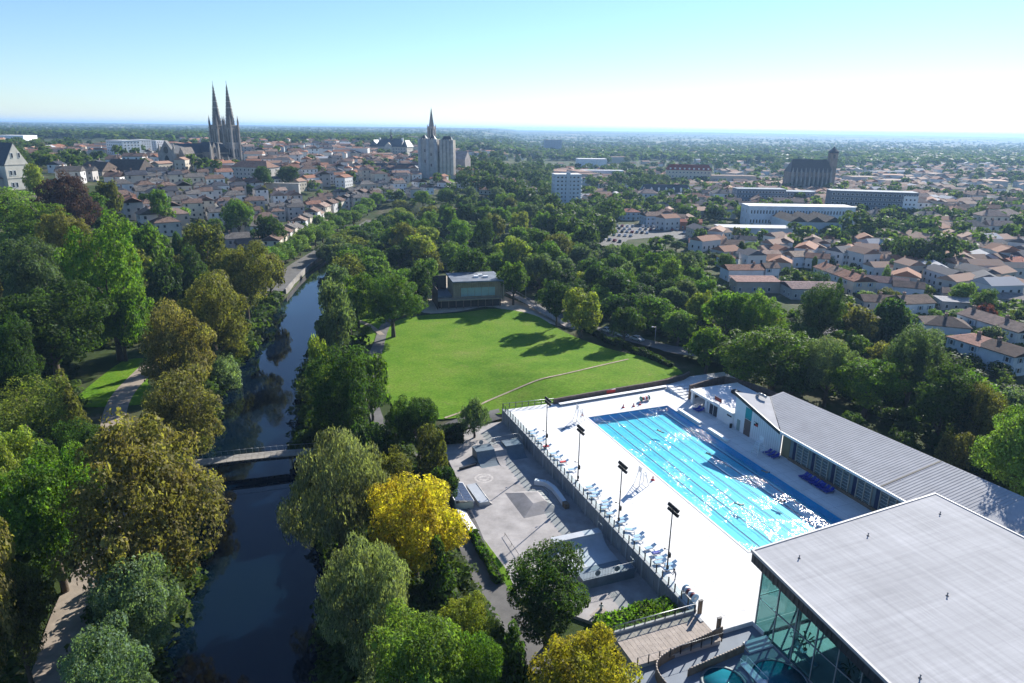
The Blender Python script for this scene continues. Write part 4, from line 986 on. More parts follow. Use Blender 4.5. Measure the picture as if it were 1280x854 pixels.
def railing(parent, pts, h, name='railing', n=None):
    b = MB()
    for a, c in zip(pts[:-1], pts[1:]):
        L = math.dist(a, c); k = max(2, int(L / .45))
        for z in (h, .12): b.tube((a[0], -a[1], a[2] + z), (c[0], -c[1], c[2] + z), .03, n=5)
        for i in range(k + 1):
            t = i / k; p = [a[j] + (c[j] - a[j]) * t for j in range(3)]; b.tube((p[0], -p[1], p[2]), (p[0], -p[1], p[2] + h), .016, n=4)
    return part(name, b, M['metal'], parent)
t = cthing('quarter_pipe', 'tall skate ramp with railed platform at the far end of the skatepark', 'skate ramp', 0, 0, SG)
b = MB(); quarter(b, -26.2, -22.6, 8.6, 5.6, 1.9, deck=2.6); fixn(part('left_transition', b, M['ramp_panel_shade'], t))
b = MB(); quarter(b, -22.55, -20.2, 9.6, 5.6, 1.5, deck=2.6); fixn(part('centre_bank', b, M['skate'], t))
b = MB(); quarter(b, -20.15, -16.6, 7.6, 5.2, 1.9, deck=2.6); fixn(part('right_transition', b, M['ramp_panel_shade'], t))
railing(t, [(-26.1, 3.2, 1.9), (-20.4, 3.0, 1.9)], 1.1); railing(t, [(-20.1, 2.7, 1.9), (-16.7, 2.7, 1.9), (-16.7, 5.0, 1.9)], 1.1)
for w in (-24.4, -21.9):
    b = MB(); b.tube((w, -3.05, 2.45), (w, -3.0, 2.45), .45, n=18); part('round_shield', b, M['metal'], t)
b = MB(); b.box((-28.4, -7.4, .2), (3.6, .5, .4), .25); part('low_ledge', b, M['fascia'], t)
t = cthing('solar_shelter', 'shelter with sloping dark panel roof at the edge of the skatepark', 'shelter', 0, 0, SG)
b = MB(); pn_ = [(-35.2, 15.0, 2.3), (-31.8, 15.0, 1.5), (-31.8, 21.5, 1.5), (-35.2, 21.5, 2.3)]
b.prism([(w, -l) for w, l, z in pn_], [z - .15 for *_, z in pn_], [z for *_, z in pn_]); rf = fixn(part('roof', b, M['frame_white'], t))
for i in range(6):
    for k in range(2):
        l = 15.25 + i * 1.05; w0 = -35.0 + k * 1.6; w1 = w0 + 1.5; z = lambda w: 2.3 - (w + 35.2) / 3.4 * .8
        b = MB(); b.prism([(w0, -l), (w1, -l), (w1, -l - .98), (w0, -l - .98)], [z(w0) + .004, z(w1) + .004] * 1 + [z(w1) + .004, z(w0) + .004], [z(w0) + .05, z(w1) + .05, z(w1) + .05, z(w0) + .05]); fixn(part('panel', b, mat('dark_blue_panel', (.03, .04, .07), .25, .1, spec=.6) if i + k == 0 else bpy.data.materials['dark_blue_panel'], rf))
b = MB(); b.bx(-35.1, -34.9, -21.4, -15.1, 0, 2.1); b.bx(-35.1, -32, -21.4, -21.2, 0, 1.4); part('side_wall', b, mat('pale_green_wall', (.33, .38, .33), .8, .1), t)
for l in (15.2, 18.2, 21.3): b = MB(); b.tube((-31.9, -l, 0), (-31.9, -l, 1.4), .06); part('post', b, M['metal'], t)
t = cthing('long_ledge', 'long pale grind ledge beside the dark panel shelter', 'skate ledge', 0, 0, SG)
b = MB(); b.prism([(-31.1, -14.8), (-29.3, -14.8), (-29.1, -21.3), (-30.9, -21.3)], 0, .75); part('block', b, M['skate_metal'], t)
b = MB(); b.tube((-29.3, -14.8, .77), (-29.1, -21.3, .77), .05); part('coping', b, M['metal'], t)
b = MB(); b.prism([(-29.29, -14.9), (-28.7, -14.9), (-28.5, -21.2), (-29.09, -21.2)], [0, 0, 0, 0], [.55, .02, .02, .55]); fixn(part('bank', b, M['skate'], t))
t = cthing('pyramid', 'low concrete pyramid in the middle of the skatepark', 'skate ramp', 0, 0, SG)
base = [(-25.3, 18.4), (-18.6, 19.8), (-18.4, 26.8), (-25.2, 27.0)]; topp = [(-22.9, 21.0), (-20.6, 21.4), (-20.5, 24.6), (-22.7, 24.8)]
b = MB(); vs = [(w, -l, 0) for w, l in base] + [(w, -l, 1.0) for w, l in topp]
b.add(vs, [(3, 2, 1, 0), (4, 5, 6, 7)] + [(i, (i + 1) % 4, (i + 1) % 4 + 4, i + 4) for i in range(4)]); fixn(part('hip', b, M['skate'], t))
b = MB(); b.path([(-20.8, -19.6, .4), (-20.8, -19.6, 1.1), (-19.2, -20.2, 1.1), (-19.0, -22.5, 1.1), (-19.0, -22.5, .3)], .035, 6); part('grind_rail', b, M['dark_metal'], t)
t = cthing('curved_ledge', 'curved ledge of pale slabs in the shadow of the pool wall', 'skate ledge', 0, 0, SG)
arc = smooth_line([(-19.2, 17.2), (-17.6, 18.4), (-17.1, 20.6), (-17.2, 23.2), (-17.4, 25.6), (-17.4, 26.8)], 1)
for i, (a, c) in enumerate(zip(arc[:-1], arc[1:])):
    L = math.dist(a, c); b = MB(); b.box((0, 0, .42), (L - .05, .75, .84)); part('slab', b, M['white_wall'] if i < 4 else M['timber'], t, loc=((a[0] + c[0]) / 2, -(a[1] + c[1]) / 2, 0), rz=math.atan2(-(c[1] - a[1]), c[0] - a[0]))
t = cthing('flat_rail', 'thin dark grind rail standing alone on the skatepark floor', 'skate rail', 0, 0, SG)
b = MB(); b.tube((-29.8, -30.4, .42), (-29.8, -36.2, .42), .035); part('bar', b, M['dark_metal'], t)
for l in (30.5, 33.3, 36.1): b = MB(); b.tube((-29.8, -l, 0), (-29.8, -l, .42), .03); part('leg', b, M['dark_metal'], t)
t = cthing('bank_ramp', 'narrow white bank ramp below the dark panel shelter', 'skate ramp', 0, 0, SG)
b = MB(); b.prism([(-34.6, -22.2), (-33.2, -22.2), (-33.0, -28.6), (-34.9, -28.6)], 0, [.9, .02, .02, .9]); fixn(part('bank', b, M['frame_white'], t))
b = MB(); b.box((-34.9, -25.4, .5), (.35, 6.6, 1.0)); part('deck', b, M['frame_white'], t)
t = cthing('mini_ramp', 'white half pipe with railed platform beside the big dark tree', 'skate ramp', 0, 0, SG)
b = MB(); quarter(b, -24.4, -16.4, 39.8, 36.8, 1.5, deck=1.3); fixn(part('far_transition', b, M['skate_metal'], t))
b = MB(); quarter(b, -24.4, -16.4, 42.0, 45.0, 1.5, deck=1.4); fixn(part('near_transition', b, M['ramp_panel_shade'], t))  # near side in the darker blue: its shade is put into the colour
b = MB(); b.bx(-24.4, -16.4, -41.98, -39.82, 0, .03); part('flat_bottom', b, M['skate_metal'], t)
railing(t, [(-24.3, 46.3, 1.5), (-16.4, 46.3, 1.5), (-16.4, 45.0, 1.5)], 1.1)
b = MB(); b.tube((-16.5, -35.6, 1.5), (-16.5, -35.6, 2.7), .03); b.tube((-16.5, -35.6, 2.7), (-16.5, -37.0, 2.7), .03); b.tube((-16.5, -37.0, 2.7), (-16.5, -37.0, 1.5), .03); part('end_rail', b, M['metal'], t)
for w in (-22.2, -19.2): b = MB(); b.tube((w, -46.36, 2.15), (w, -46.30, 2.15), .42, n=16); part('round_shield', b, M['bay'], t)
for w in (-20.5, -18.0, -16.6): b = MB(); b.tube((w, -46.2, 0), (w, -46.2, 1.5), .05); b.tube((w, -46.2, 0), (w + .8, -46.2, 1.4), .03); part('support', b, M['metal'], t)
# worn round painting on the floor
t = cthing('floor_emblem', 'faded white round emblem painted on the skatepark floor', 'floor marking', -27.0, 12.3, SG + .004)
wp = mat('worn_white_paint', (.43, .40, .38), .8, .25, 1.5)
b = MB()
for i in range(28):
    a0, a1 = 2 * math.pi * i / 28, 2 * math.pi * (i + 1) / 28
    b.add([(1.35 * math.cos(a0), 1.35 * math.sin(a0), 0), (1.7 * math.cos(a0), 1.7 * math.sin(a0), 0), (1.7 * math.cos(a1), 1.7 * math.sin(a1), 0), (1.35 * math.cos(a1), 1.35 * math.sin(a1), 0)], [(0, 1, 2, 3)])
part('ring', b, wp, t)
b = MB()
for k in range(7):
    a = k * .9; r = .35 + .1 * (k % 3); cx, cy_ = .75 * math.cos(a), .75 * math.sin(a); b.add([(cx + r * math.cos(j) * .8, cy_ + r * math.sin(j) * .6, .001 * k) for j in np.linspace(0, 6.28, 9)[:-1]], [tuple(range(8))])
part('figure_blots', b, wp, t)
# picnic bench, person and bits at the near end
t = cthing('picnic_bench', 'weathered wooden picnic bench between the hedge and the skatepark', 'bench', -24.8, 52.0, SG, None, .5)
for y in (-.75, .75): b = MB(); b.box((0, y, .45), (2.0, .28, .06)); part('seat', b, M['timber_pale'], t)
for k in range(3): b = MB(); b.box((0, -.28 + .28 * k, .76), (2.0, .26, .05)); part('table_board', b, M['timber_pale'], t)
for x in (-.7, .7):
    b = MB(); b.box((x, 0, .42), (.08, 1.6, .08)); b.box((x, .35, .36), (.08, .1, .75), tilt=('X', .4)); b.box((x, -.35, .36), (.08, .1, .75), tilt=('X', -.4)); part('trestle', b, M['timber_pale'], t)
p = at(751, 768, SG); person('person in a white top standing by the clipped hedge', (p[0], p[1], SG), TH + 1.0, (.72, .72, .72), (.25, .25, .28), (.05, .035, .02))
# ------------------------------------------------------------------ footbridge, pavilion, boardwalk stair, hedges, road things
A = np.array([-64.0, 108.6]); B = np.array([-33.0, 117.6]); dv = B - A; L = float(np.linalg.norm(dv)); ang = math.atan2(dv[1], dv[0])
br = thing('footbridge', 'slightly arched footbridge crossing the river', 'bridge', (A[0], A[1], -1.6), ang)
arch = lambda t: .45 * math.sin(math.pi * t)
n = 30; dk = mat('bridge_deck_boards', (.27, .25, .22), .85, .15, 1.5)
for i in range(n):
    t0, t1 = i / n, (i + 1) / n; b = MB(); b.box(((t0 + t1) / 2 * L, 0, (arch(t0) + arch(t1)) / 2), (L / n - .02, 2.6, .16), tilt=('Y', -math.atan2(arch(t1) - arch(t0), L / n))); part('deck_plank', b, dk, br)
for s in (-1, 1):
    b = MB(); b.path([(i / n * L, s * 1.25, arch(i / n) - .35) for i in range(n + 1)], .22, 6); part('girder', b, M['dark_metal'], br)
    b = MB(); b.path([(i / n * L, s * 1.25, arch(i / n) + 1.05) for i in range(n + 1)], .03, 5)
    for i in range(0, n + 1): b.tube((i / n * L, s * 1.25, arch(i / n)), (i / n * L, s * 1.25, arch(i / n) + 1.05), .018, n=4)
    part('railing', b, M['metal'], br)
for t in (.3, .74):
    for s in (-.9, .9): b = MB(); b.tube((t * L, s, -5), (t * L, s, arch(t) - .3), .22, n=10); part('pier', b, M['concrete'], br)

# timber pavilion at the far end of the lawn
c0 = at(548, 388, -1.9); c1 = at(630, 384, -1.9); a_ = math.atan2(c1[1] - c0[1], c1[0] - c0[0])
pv = thing('timber_pavilion', 'two storey timber clad pavilion with flat roof at the end of the lawn', 'building', (c0[0], c0[1], -2.0), a_)
W = float(np.linalg.norm(c1[:2] - c0[:2])); D = 15.0; Hh = 9.2
tb = mat('tan_timber_cladding', (.34, .27, .18), .8, .2, 1.0, .2); tb2 = mat('dark_timber_cladding', (.07, .055, .045), .8, .2, 1.0)
b = MB(); b.bx(.6, W - .6, 2.2, D, 0, 2.9); part('ground_floor', b, tb2, pv)
for i in range(9): b = MB(); b.box((1.2 + i * (W - 2.4) / 8, 1.2, 1.4), (.25, .25, 2.8)); part('column', b, M['timber'], pv)
b = MB(); b.bx(0, W * .98, .6, D, 2.95, 3.35); part('upper_floor', b, tb, pv)
b = MB(); b.bx(W * .24, W, 2.4, D, 3.36, Hh); up = part('upper_wall', b, tb, pv)
for i in range(22):
    b = MB(); b.box((W * .24 + .2 + i * (W * .75 / 22), 2.37, 6.2), (.06, .05, 5.4)); part('batten', b, M['timber'], up)
for i in range(5):
    b = MB(); x0 = W * .36 + i * W * .105; b.bx(x0, x0 + W * .10, 2.28, 2.42, 3.9, 6.9); part('window', b, mat('pavilion_glass', (.30, .42, .42), .12, .1, spec=.6) if i == 0 else bpy.data.materials['pavilion_glass'], up)
b = MB(); b.bx(W - .25, W + .15, .3, D + .2, 2.6, Hh + .1); part('end_frame', b, tb, pv)
b = MB(); b.bx(W * .22, W - .26, .2, D + .3, Hh, Hh + .45); rf = part('roof', b, mat('dark_blue_grey_roof', (.15, .17, .20), .6, .35, .35), pv)
for x, y in ((W * .62, 6), (W * .7, 8.5), (W * .76, 5.5)): b = MB(); b.box((x, y, Hh + .75), (1.6, 1.2, .6)); part('skylight', b, M['frame_white'], rf)
b = MB(); b.bx(0, W * .235, 4.0, D, 3.36, 4.0); part('terrace', b, mat('blue_grey_deck', (.14, .17, .20), .7, .15), pv)
b = MB(); b.bx(-.2, 0, .6, D, 0, 7.0); part('screen_wall', b, tb2, pv)
b = MB(); b.bx(0, W * .22, D - .3, D, 4.01, 8.9); part('rear_screen', b, tb2, pv)
b = MB()
for z in (3.45, 3.9, 4.35): b.tube((W * .10, .65, z), (W * .97, .65, z), .035, n=5)
for i in range(16): b.tube((W * .10 + i * W * .87 / 15, .65, 3.3), (W * .10 + i * W * .87 / 15, .65, 4.4), .03, n=5)
part('balcony_railing', b, M['timber_pale'], pv)
t = thing('flagpole', 'thin pale pole behind the left end of the timber pavilion', 'pole', gp(545, 346)); b = MB(); b.tube((0, 0, 0), (0, 0, 8.5), .12, .06); part('shaft', b, M['frame_white'], t); b = MB(); b.lathe([(.25, 0), (.25, .3), (.12, .35)], n=10); part('base', b, M['concrete'], t)

# sloping timber walkway right of the pavilion
a = at(636, 366, -.5); c = at(712, 408, -1.2); d_ = c - a; L = float(np.linalg.norm(d_[:2])); an_ = math.atan2(d_[1], d_[0])
wk = thing('sloping_walkway', 'long timber walkway with handrails sloping down beside the lawn', 'walkway', (a[0], a[1], -.2), an_)
n = 40
for i in range(n):
    b = MB(); b.box(((i + .5) / n * L, 0, -1.1 * (i + .5) / n), (L / n - .05, 2.6, .12)); part('plank', b, M['timber_pale'], wk)
for s in (-1.3, 1.3):
    b = MB(); b.tube((0, s, 1.0), (L, s, -.1), .04, n=5)
    for i in range(16): b.tube((i / 15 * L, s, -1.2 * i / 15 - .6), (i / 15 * L, s, 1.0 - 1.1 * i / 15), .03, n=5)
    part('handrail', b, M['metal'], wk)

def hedge_mesh(L, W, Hh, seed, leaf=.22, dens=26):
    r = np.random.default_rng(seed); n = int((2 * (L + W) * Hh + L * W) * dens)
    face = r.random(n); u = r.random(n); v = r.random(n); a_top = L * W; a_s = L * Hh; a_e = W * Hh; tot = a_top + 2 * a_s + 2 * a_e
    p = np.zeros((n, 3)); c = face * tot
    p[:, 0] = (u - .5) * L; p[:, 1] = (v - .5) * W; p[:, 2] = Hh
    m = (c > a_top) & (c <= a_top + 2 * a_s); p[m, 1] = np.where(r.random(m.sum()) < .5, -.5, .5) * W; p[m, 2] = v[m] * Hh
    m = c > a_top + 2 * a_s; p[m, 0] = np.where(r.random(m.sum()) < .5, -.5, .5) * L; p[m, 2] = v[m] * Hh; p[m, 1] = (u[m] - .5) * W
    p += r.normal(0, .07, p.shape) + np.stack([0 * u, .10 * np.sin(p[:, 0] * 1.1), .10 * np.sin(p[:, 0] * .8 + 1)], -1)
    return leaf_quads(p, r.normal(0, 1, p.shape) + np.array([0, 0, .5]), leaf, r)
def leaf_quads(p, nrm, size, r):
    n = len(p); nrm = nrm / (np.linalg.norm(nrm, axis=1, keepdims=True) + 1e-9)
    t = np.cross(nrm, r.normal(0, 1, (n, 3))); t /= (np.linalg.norm(t, axis=1, keepdims=True) + 1e-9); s = np.cross(nrm, t)
    a = (size * r.lognormal(-.05, .32, n))[:, None] if np.isscalar(size) else size[:, None]; b = a * r.uniform(.5, .8, n)[:, None]
    bend = nrm * a * .28
    V = np.stack([p - t * a, p - s * b + bend, p + t * a, p + s * b + bend], 1).reshape(-1, 3)
    Fc = np.arange(4 * n).reshape(n, 4); return V, Fc
def hedge(label, a, c, W, Hh, col, seed, core=True):
    d = np.array(c[:2]) - np.array(a[:2]); L = float(np.linalg.norm(d)); z = (a[2] + c[2]) / 2
    t = thing('hedge', label, 'hedge', ((a[0] + c[0]) / 2, (a[1] + c[1]) / 2, z), math.atan2(d[1], d[0]))
    V, Fc = hedge_mesh(L, W, Hh, seed); me = np_mesh('leaves', V, Fc); me.materials.append(M['leaf']); o = link('leaves', me, t, col); o['kind'] = 'stuff'
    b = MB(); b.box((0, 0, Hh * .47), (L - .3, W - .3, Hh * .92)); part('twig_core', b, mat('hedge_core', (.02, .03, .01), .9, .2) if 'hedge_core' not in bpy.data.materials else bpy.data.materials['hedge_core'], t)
    return t
a = P(-26.6, 55.6, SG); c = P(-16.0, 55.2, SG); hedge('broad clipped bright green hedge beside the boardwalk', a, c, 3.4, 2.2, (.10, .19, .022), 3)
z = -2.9
hedge('narrow clipped hedge along the skatepark edge', P(-34.6, 29.2, z), P(-34.6, 41.5, z), 1.1, 1.3, (.05, .11, .015), 4)
sheet('skatepark_verge', [P(w, l)[:2] for w, l in ((-34.0, 28.8), (-33.3, 28.8), (-32.6, 38), (-33.0, 44), (-34.0, 44))], lambda x, y: -2.75 + 0 * np.asarray(x), 3.0, M['lawn'], 'strip of grass between hedge and skatepark')
pts = [at(x, y, -1) for x, y in ((728, 408), (770, 430), (800, 448), (838, 468))]
for i, (a, c) in enumerate(zip(pts[:-1], pts[1:])):
    zz = float(lawnz((a[0] + c[0]) / 2, (a[1] + c[1]) / 2)); a = (a[0], a[1], zz - .1); c = (c[0], c[1], zz - .1)
    hedge('dark clipped hedge between lawn and road, ' + ['stretch nearest the walkway', 'middle stretch', 'stretch nearest the baths'][i], a, c, 1.3, 1.5, (.03, .055, .014), 10 + i)
a = at(548, 552, -2.6); c = at(578, 550, -2.6); hedge('dark square clipped hedge block beside the weeping tree', (a[0], a[1], -2.7), (c[0], c[1], -2.7), 3.0, 3.0, (.02, .04, .012), 20)
# street lamps along the road
def lamp(label, p, h=6.0):
    t = thing('street_lamp', label, 'street lamp', tuple(p), 0.0, 'street lamps by the road')
    b = MB(); b.tube((0, 0, 0), (0, 0, h), .09, .06); part('post', b, M['metal'], t)
    b = MB(); b.tube((0, 0, h - .05), (-.9, -.5, h + .15), .05); part('arm', b, M['metal'], t)
    b = MB(); b.box((-1.05, -.58, h + .14), (.6, .3, .14), .5); part('lamp_head', b, M['frame_white'], t)
for i, (px, py, lab) in enumerate(((818, 434, 'street lamp among dark trees beyond the parked cars'), (657, 380, 'street lamp beside the timber walkway'), (640, 365, 'street lamp at the top of the timber walkway by the pavilion'))):
    p = at(px, py, -1.6); lamp(lab, p)

# ------------------------------------------------------------------ cars
def car_meshes():
    prof = [(-2.1, .35), (-2.12, .75), (-1.95, .92), (-1.45, .98), (-.95, 1.40), (.45, 1.44), (1.15, .98), (1.9, .85), (2.1, .62), (2.1, .35)]
    b = MB(); k = len(prof); ys = [(-.84, 1.0), (-.80, 1.0), (.80, 1.0), (.84, 1.0)]
    def ring(y, inset): return [(x, y * (1 - (.22 if z > 1.0 else 0)), z) for x, z in prof]
    vs = ring(-.85, 0) + ring(.85, 0)
    b.add(vs, [tuple(range(k)), tuple(range(k, 2 * k))[::-1]] + [(i, i + k, (i + 1) % k + k, (i + 1) % k) for i in range(k)], 0, False)
    body = b.mesh('body', M['car_paint'])
    g = MB(); gl = [(-1.38, 1.0), (-.95, 1.36), (.42, 1.40), (1.02, 1.02)]
    for s in (-1, 1):
        v = [(x, s * (.87 if z < 1.1 else .685), z) for x, z in gl]; g.add(v, [(0, 1, 2, 3)] if s > 0 else [(3, 2, 1, 0)])
    g.add([(1.14, -.70, 1.01), (1.14, .70, 1.01), (.47, .62, 1.43), (.47, -.62, 1.43)], [(0, 1, 2, 3)]); g.add([(-1.46, .7, 1.0), (-1.46, -.7, 1.0), (-.98, -.62, 1.39), (-.98, .62, 1.39)], [(0, 1, 2, 3)])
    glass = g.mesh('windows', M['window'])
    w = MB(); w.tube((0, -.1, 0), (0, .1, 0), .32, n=14); wheel = w.mesh('tyre', M['black'])
    r = MB(); r.tube((0, -.105, 0), (0, .105, 0), .19, n=10); rim = r.mesh('rim', M['metal'])
    h = MB(); h.box((0, 0, 0), (.08, .34, .14)); hl = h.mesh('headlight', M['frame_white']); t_ = MB(); t_.box((0, 0, 0), (.08, .3, .14)); tl = t_.mesh('tail_light', M['red'])
    return body, glass, wheel, rim, hl, tl
M['car_paint'] = mat('car_paint', (1, 1, 1), .25, .03, objcol=True, spec=.6)
CB, CG, CWH, CRM, CHL, CTL = car_meshes()
def car(label, p, rz, col, group, detail=True):
    t = thing('parked_car', label, 'car', tuple(p), rz, group)
    link('body', CB, t, col); link('windows', CG, t)
    if detail:
        for x in (-1.3, 1.3):
            for y in (-.78, .78): o = link('wheel', CWH, t, loc=(x, y, .32)); link('rim', CRM, o)
        for y in (-.55, .55): link('headlight', CHL, t, loc=(2.07, y, .68)); link('tail_light', CTL, t, loc=(-2.09, y, .72))
    else:
        for x in (-1.3, 1.3):
            for y in (-.78, .78): link('wheel', CWH, t, loc=(x, y, .32))
    return t
rd = at(800, 428, -1.6) - at(755, 414, -1.6); ra = math.atan2(rd[1], rd[0])
for px, py, col, lab in ((758.5, 414, (.75, .75, .76), 'leftmost white car parked on the road under the dark trees'), (777, 420, (.70, .72, .74), 'middle white car parked on the road under the dark trees'), (796, 427, (.42, .44, .46), 'silver grey car parked on the road under the dark trees')):
    p = at(px, py, -1.5); p[2] = max(hz1(p[0], p[1]), float(lawnz(p[0], p[1])) - .2) + .17; car(lab, p, ra, col, 'cars parked beside the lawn')
p = at(1133, 405, -2); car('white hatchback parked in the street beside the gabled house', (p[0], p[1], -1.87), 2.0, (.75, .75, .75), None)
p = at(1207, 389, -2); car('white car half hidden behind the grey garage roof', (p[0], p[1], -1.87), .3, (.75, .75, .75), None)
p = at(783, 407, -1.6)
cols = [((.72, .72, .73), 'white'), ((.35, .37, .40), 'silver'), ((.03, .03, .035), 'black'), ((.06, .09, .16), 'dark blue'), ((.22, .28, .34), 'blue grey'), ((.30, .03, .03), 'dark red')]
cnt = {}
k = 0; lot = []
P0, P1, P2 = at(762, 297, -2), at(764, 284, -2), at(840, 285, -2)
for row, (ya, yb, xa, xb) in enumerate(((283.5, 285, 768, 846), (286.5, 288.5, 764, 850), (290, 292, 762, 812), (294, 296, 757, 792), (300, 303, 752, 778))):
    n = int((xb - xa) / 6.2)
    for i in range(n):
        if rng.random() < .12: continue
        px = xa + (i + .5) * (xb - xa) / n; py = ya + (yb - ya) * i / max(n - 1, 1); p = at(px, py, -1.9)
        c, cn = cols[[0, 0, 1, 1, 2, 3, 4, 4, 5][rng.integers(9)]]; lot.append((row, px, p, c, cn))
for px, py in ((855, 292), (862, 293.5), (872, 295), (893, 303), (899, 302)): lot.append((5, px, at(px, py, -1.9), *cols[[0, 2, 1, 0, 0][k % 5]])); k += 1
rowname = ['farthest row', 'second row', 'middle row', 'fourth row', 'nearest row', 'entrance lane']
for row, px, p, c, cn in lot:
    i = cnt.get((row, cn), 0); cnt[(row, cn)] = i + 1
    car(f'{cn} car in {rowname[row]} of the car park, {ordn(i)} such from left', (p[0], p[1], -1.88), 1.3 + rng.uniform(-.08, .08), c, 'cars in the car park', False)
# quay vehicles
for px, py, rz, col, lab in ((433, 297, 1.7, (.7, .7, .7), 'white van like car on the quay road'), (441, 289, 1.7, (.05, .06, .09), 'dark car farther along the quay road')):
    p = at(px, py, -1); car(lab, (p[0], p[1], max(hz1(p[0], p[1]), -1.3) + .13), rz, col, None, False)
# ------------------------------------------------------------------ landmark buildings
wb = MB(); wb.bx(-.5, .5, -.10, .02, -.5, -.42); wb.bx(-.5, .5, -.06, .02, .42, .5); wb.bx(-.5, -.40, -.06, .02, -.42, .42); wb.bx(.40, .5, -.06, .02, -.42, .42); wb.bx(-.40, .40, -.03, .02, -.42, .42, 1)
WIN = wb.mesh('window', [M['frame_white'], M['window']])
ww = MB(); ww.bx(-.5, .5, -.03, .02, -.5, .5); WDARK = ww.mesh('window', M['window'])
lz = MB(); lz.prism([(-.5, -.5), (.5, -.5), (.5, .2), (.25, .42), (0, .5), (-.25, .42), (-.5, .2)], -.04, .04)
LANC = lz.mesh('lancet_window', M['window'])           # lies flat: stood up when placed
def win(parent, p, rz, w, h, mesh=None, name='window'):
    return link(name, mesh or WIN, parent, loc=p, rz=rz, scale=(w, 1, h))
def lancet(parent, p, rz, w, h):
    o = link('lancet_window', LANC, parent, loc=p, scale=(w, h, 1)); o.rotation_euler = (math.pi / 2, 0, rz); return o
def grid_windows(parent, x0, x1, y, z0, z1, cols, rows, w, h, face='front', mesh=None, skip=()):
    for r in range(rows):
        for c in range(cols):
            if (r, c) in skip: continue
            u = x0 + (c + .5) / cols * (x1 - x0); z = z0 + (r + .5) / rows * (z1 - z0)
            if face == 'front': win(parent, (u, y, z), 0, w, h, mesh)
            elif face == 'back': win(parent, (u, y, z), math.pi, w, h, mesh)
            elif face == 'right': win(parent, (y, u, z), math.pi / 2, w, h, mesh)
            else: win(parent, (y, u, z), -math.pi / 2, w, h, mesh)
def gable(mb, x0, x1, y0, y1, z0, zr, axis='x', over=.0, mi=0, hip=0.0):
    if axis == 'x':
        ym = (y0 + y1) / 2; vs = [(x0 - over, y0 - over, z0), (x1 + over, y0 - over, z0), (x1 + over, y1 + over, z0), (x0 - over, y1 + over, z0), (x0 - over + hip, ym, zr), (x1 + over - hip, ym, zr)]
        fs = [(0, 1, 5, 4), (2, 3, 4, 5), (1, 2, 5), (3, 0, 4), (3, 2, 1, 0)]
    else:
        xm = (x0 + x1) / 2; vs = [(x0 - over, y0 - over, z0), (x1 + over, y0 - over, z0), (x1 + over, y1 + over, z0), (x0 - over, y1 + over, z0), (xm, y0 - over + hip, zr), (xm, y1 + over - hip, zr)]
        fs = [(1, 2, 5, 4), (3, 0, 4, 5), (0, 1, 4), (2, 3, 5), (3, 2, 1, 0)]
    return mb.add(vs, fs, mi)

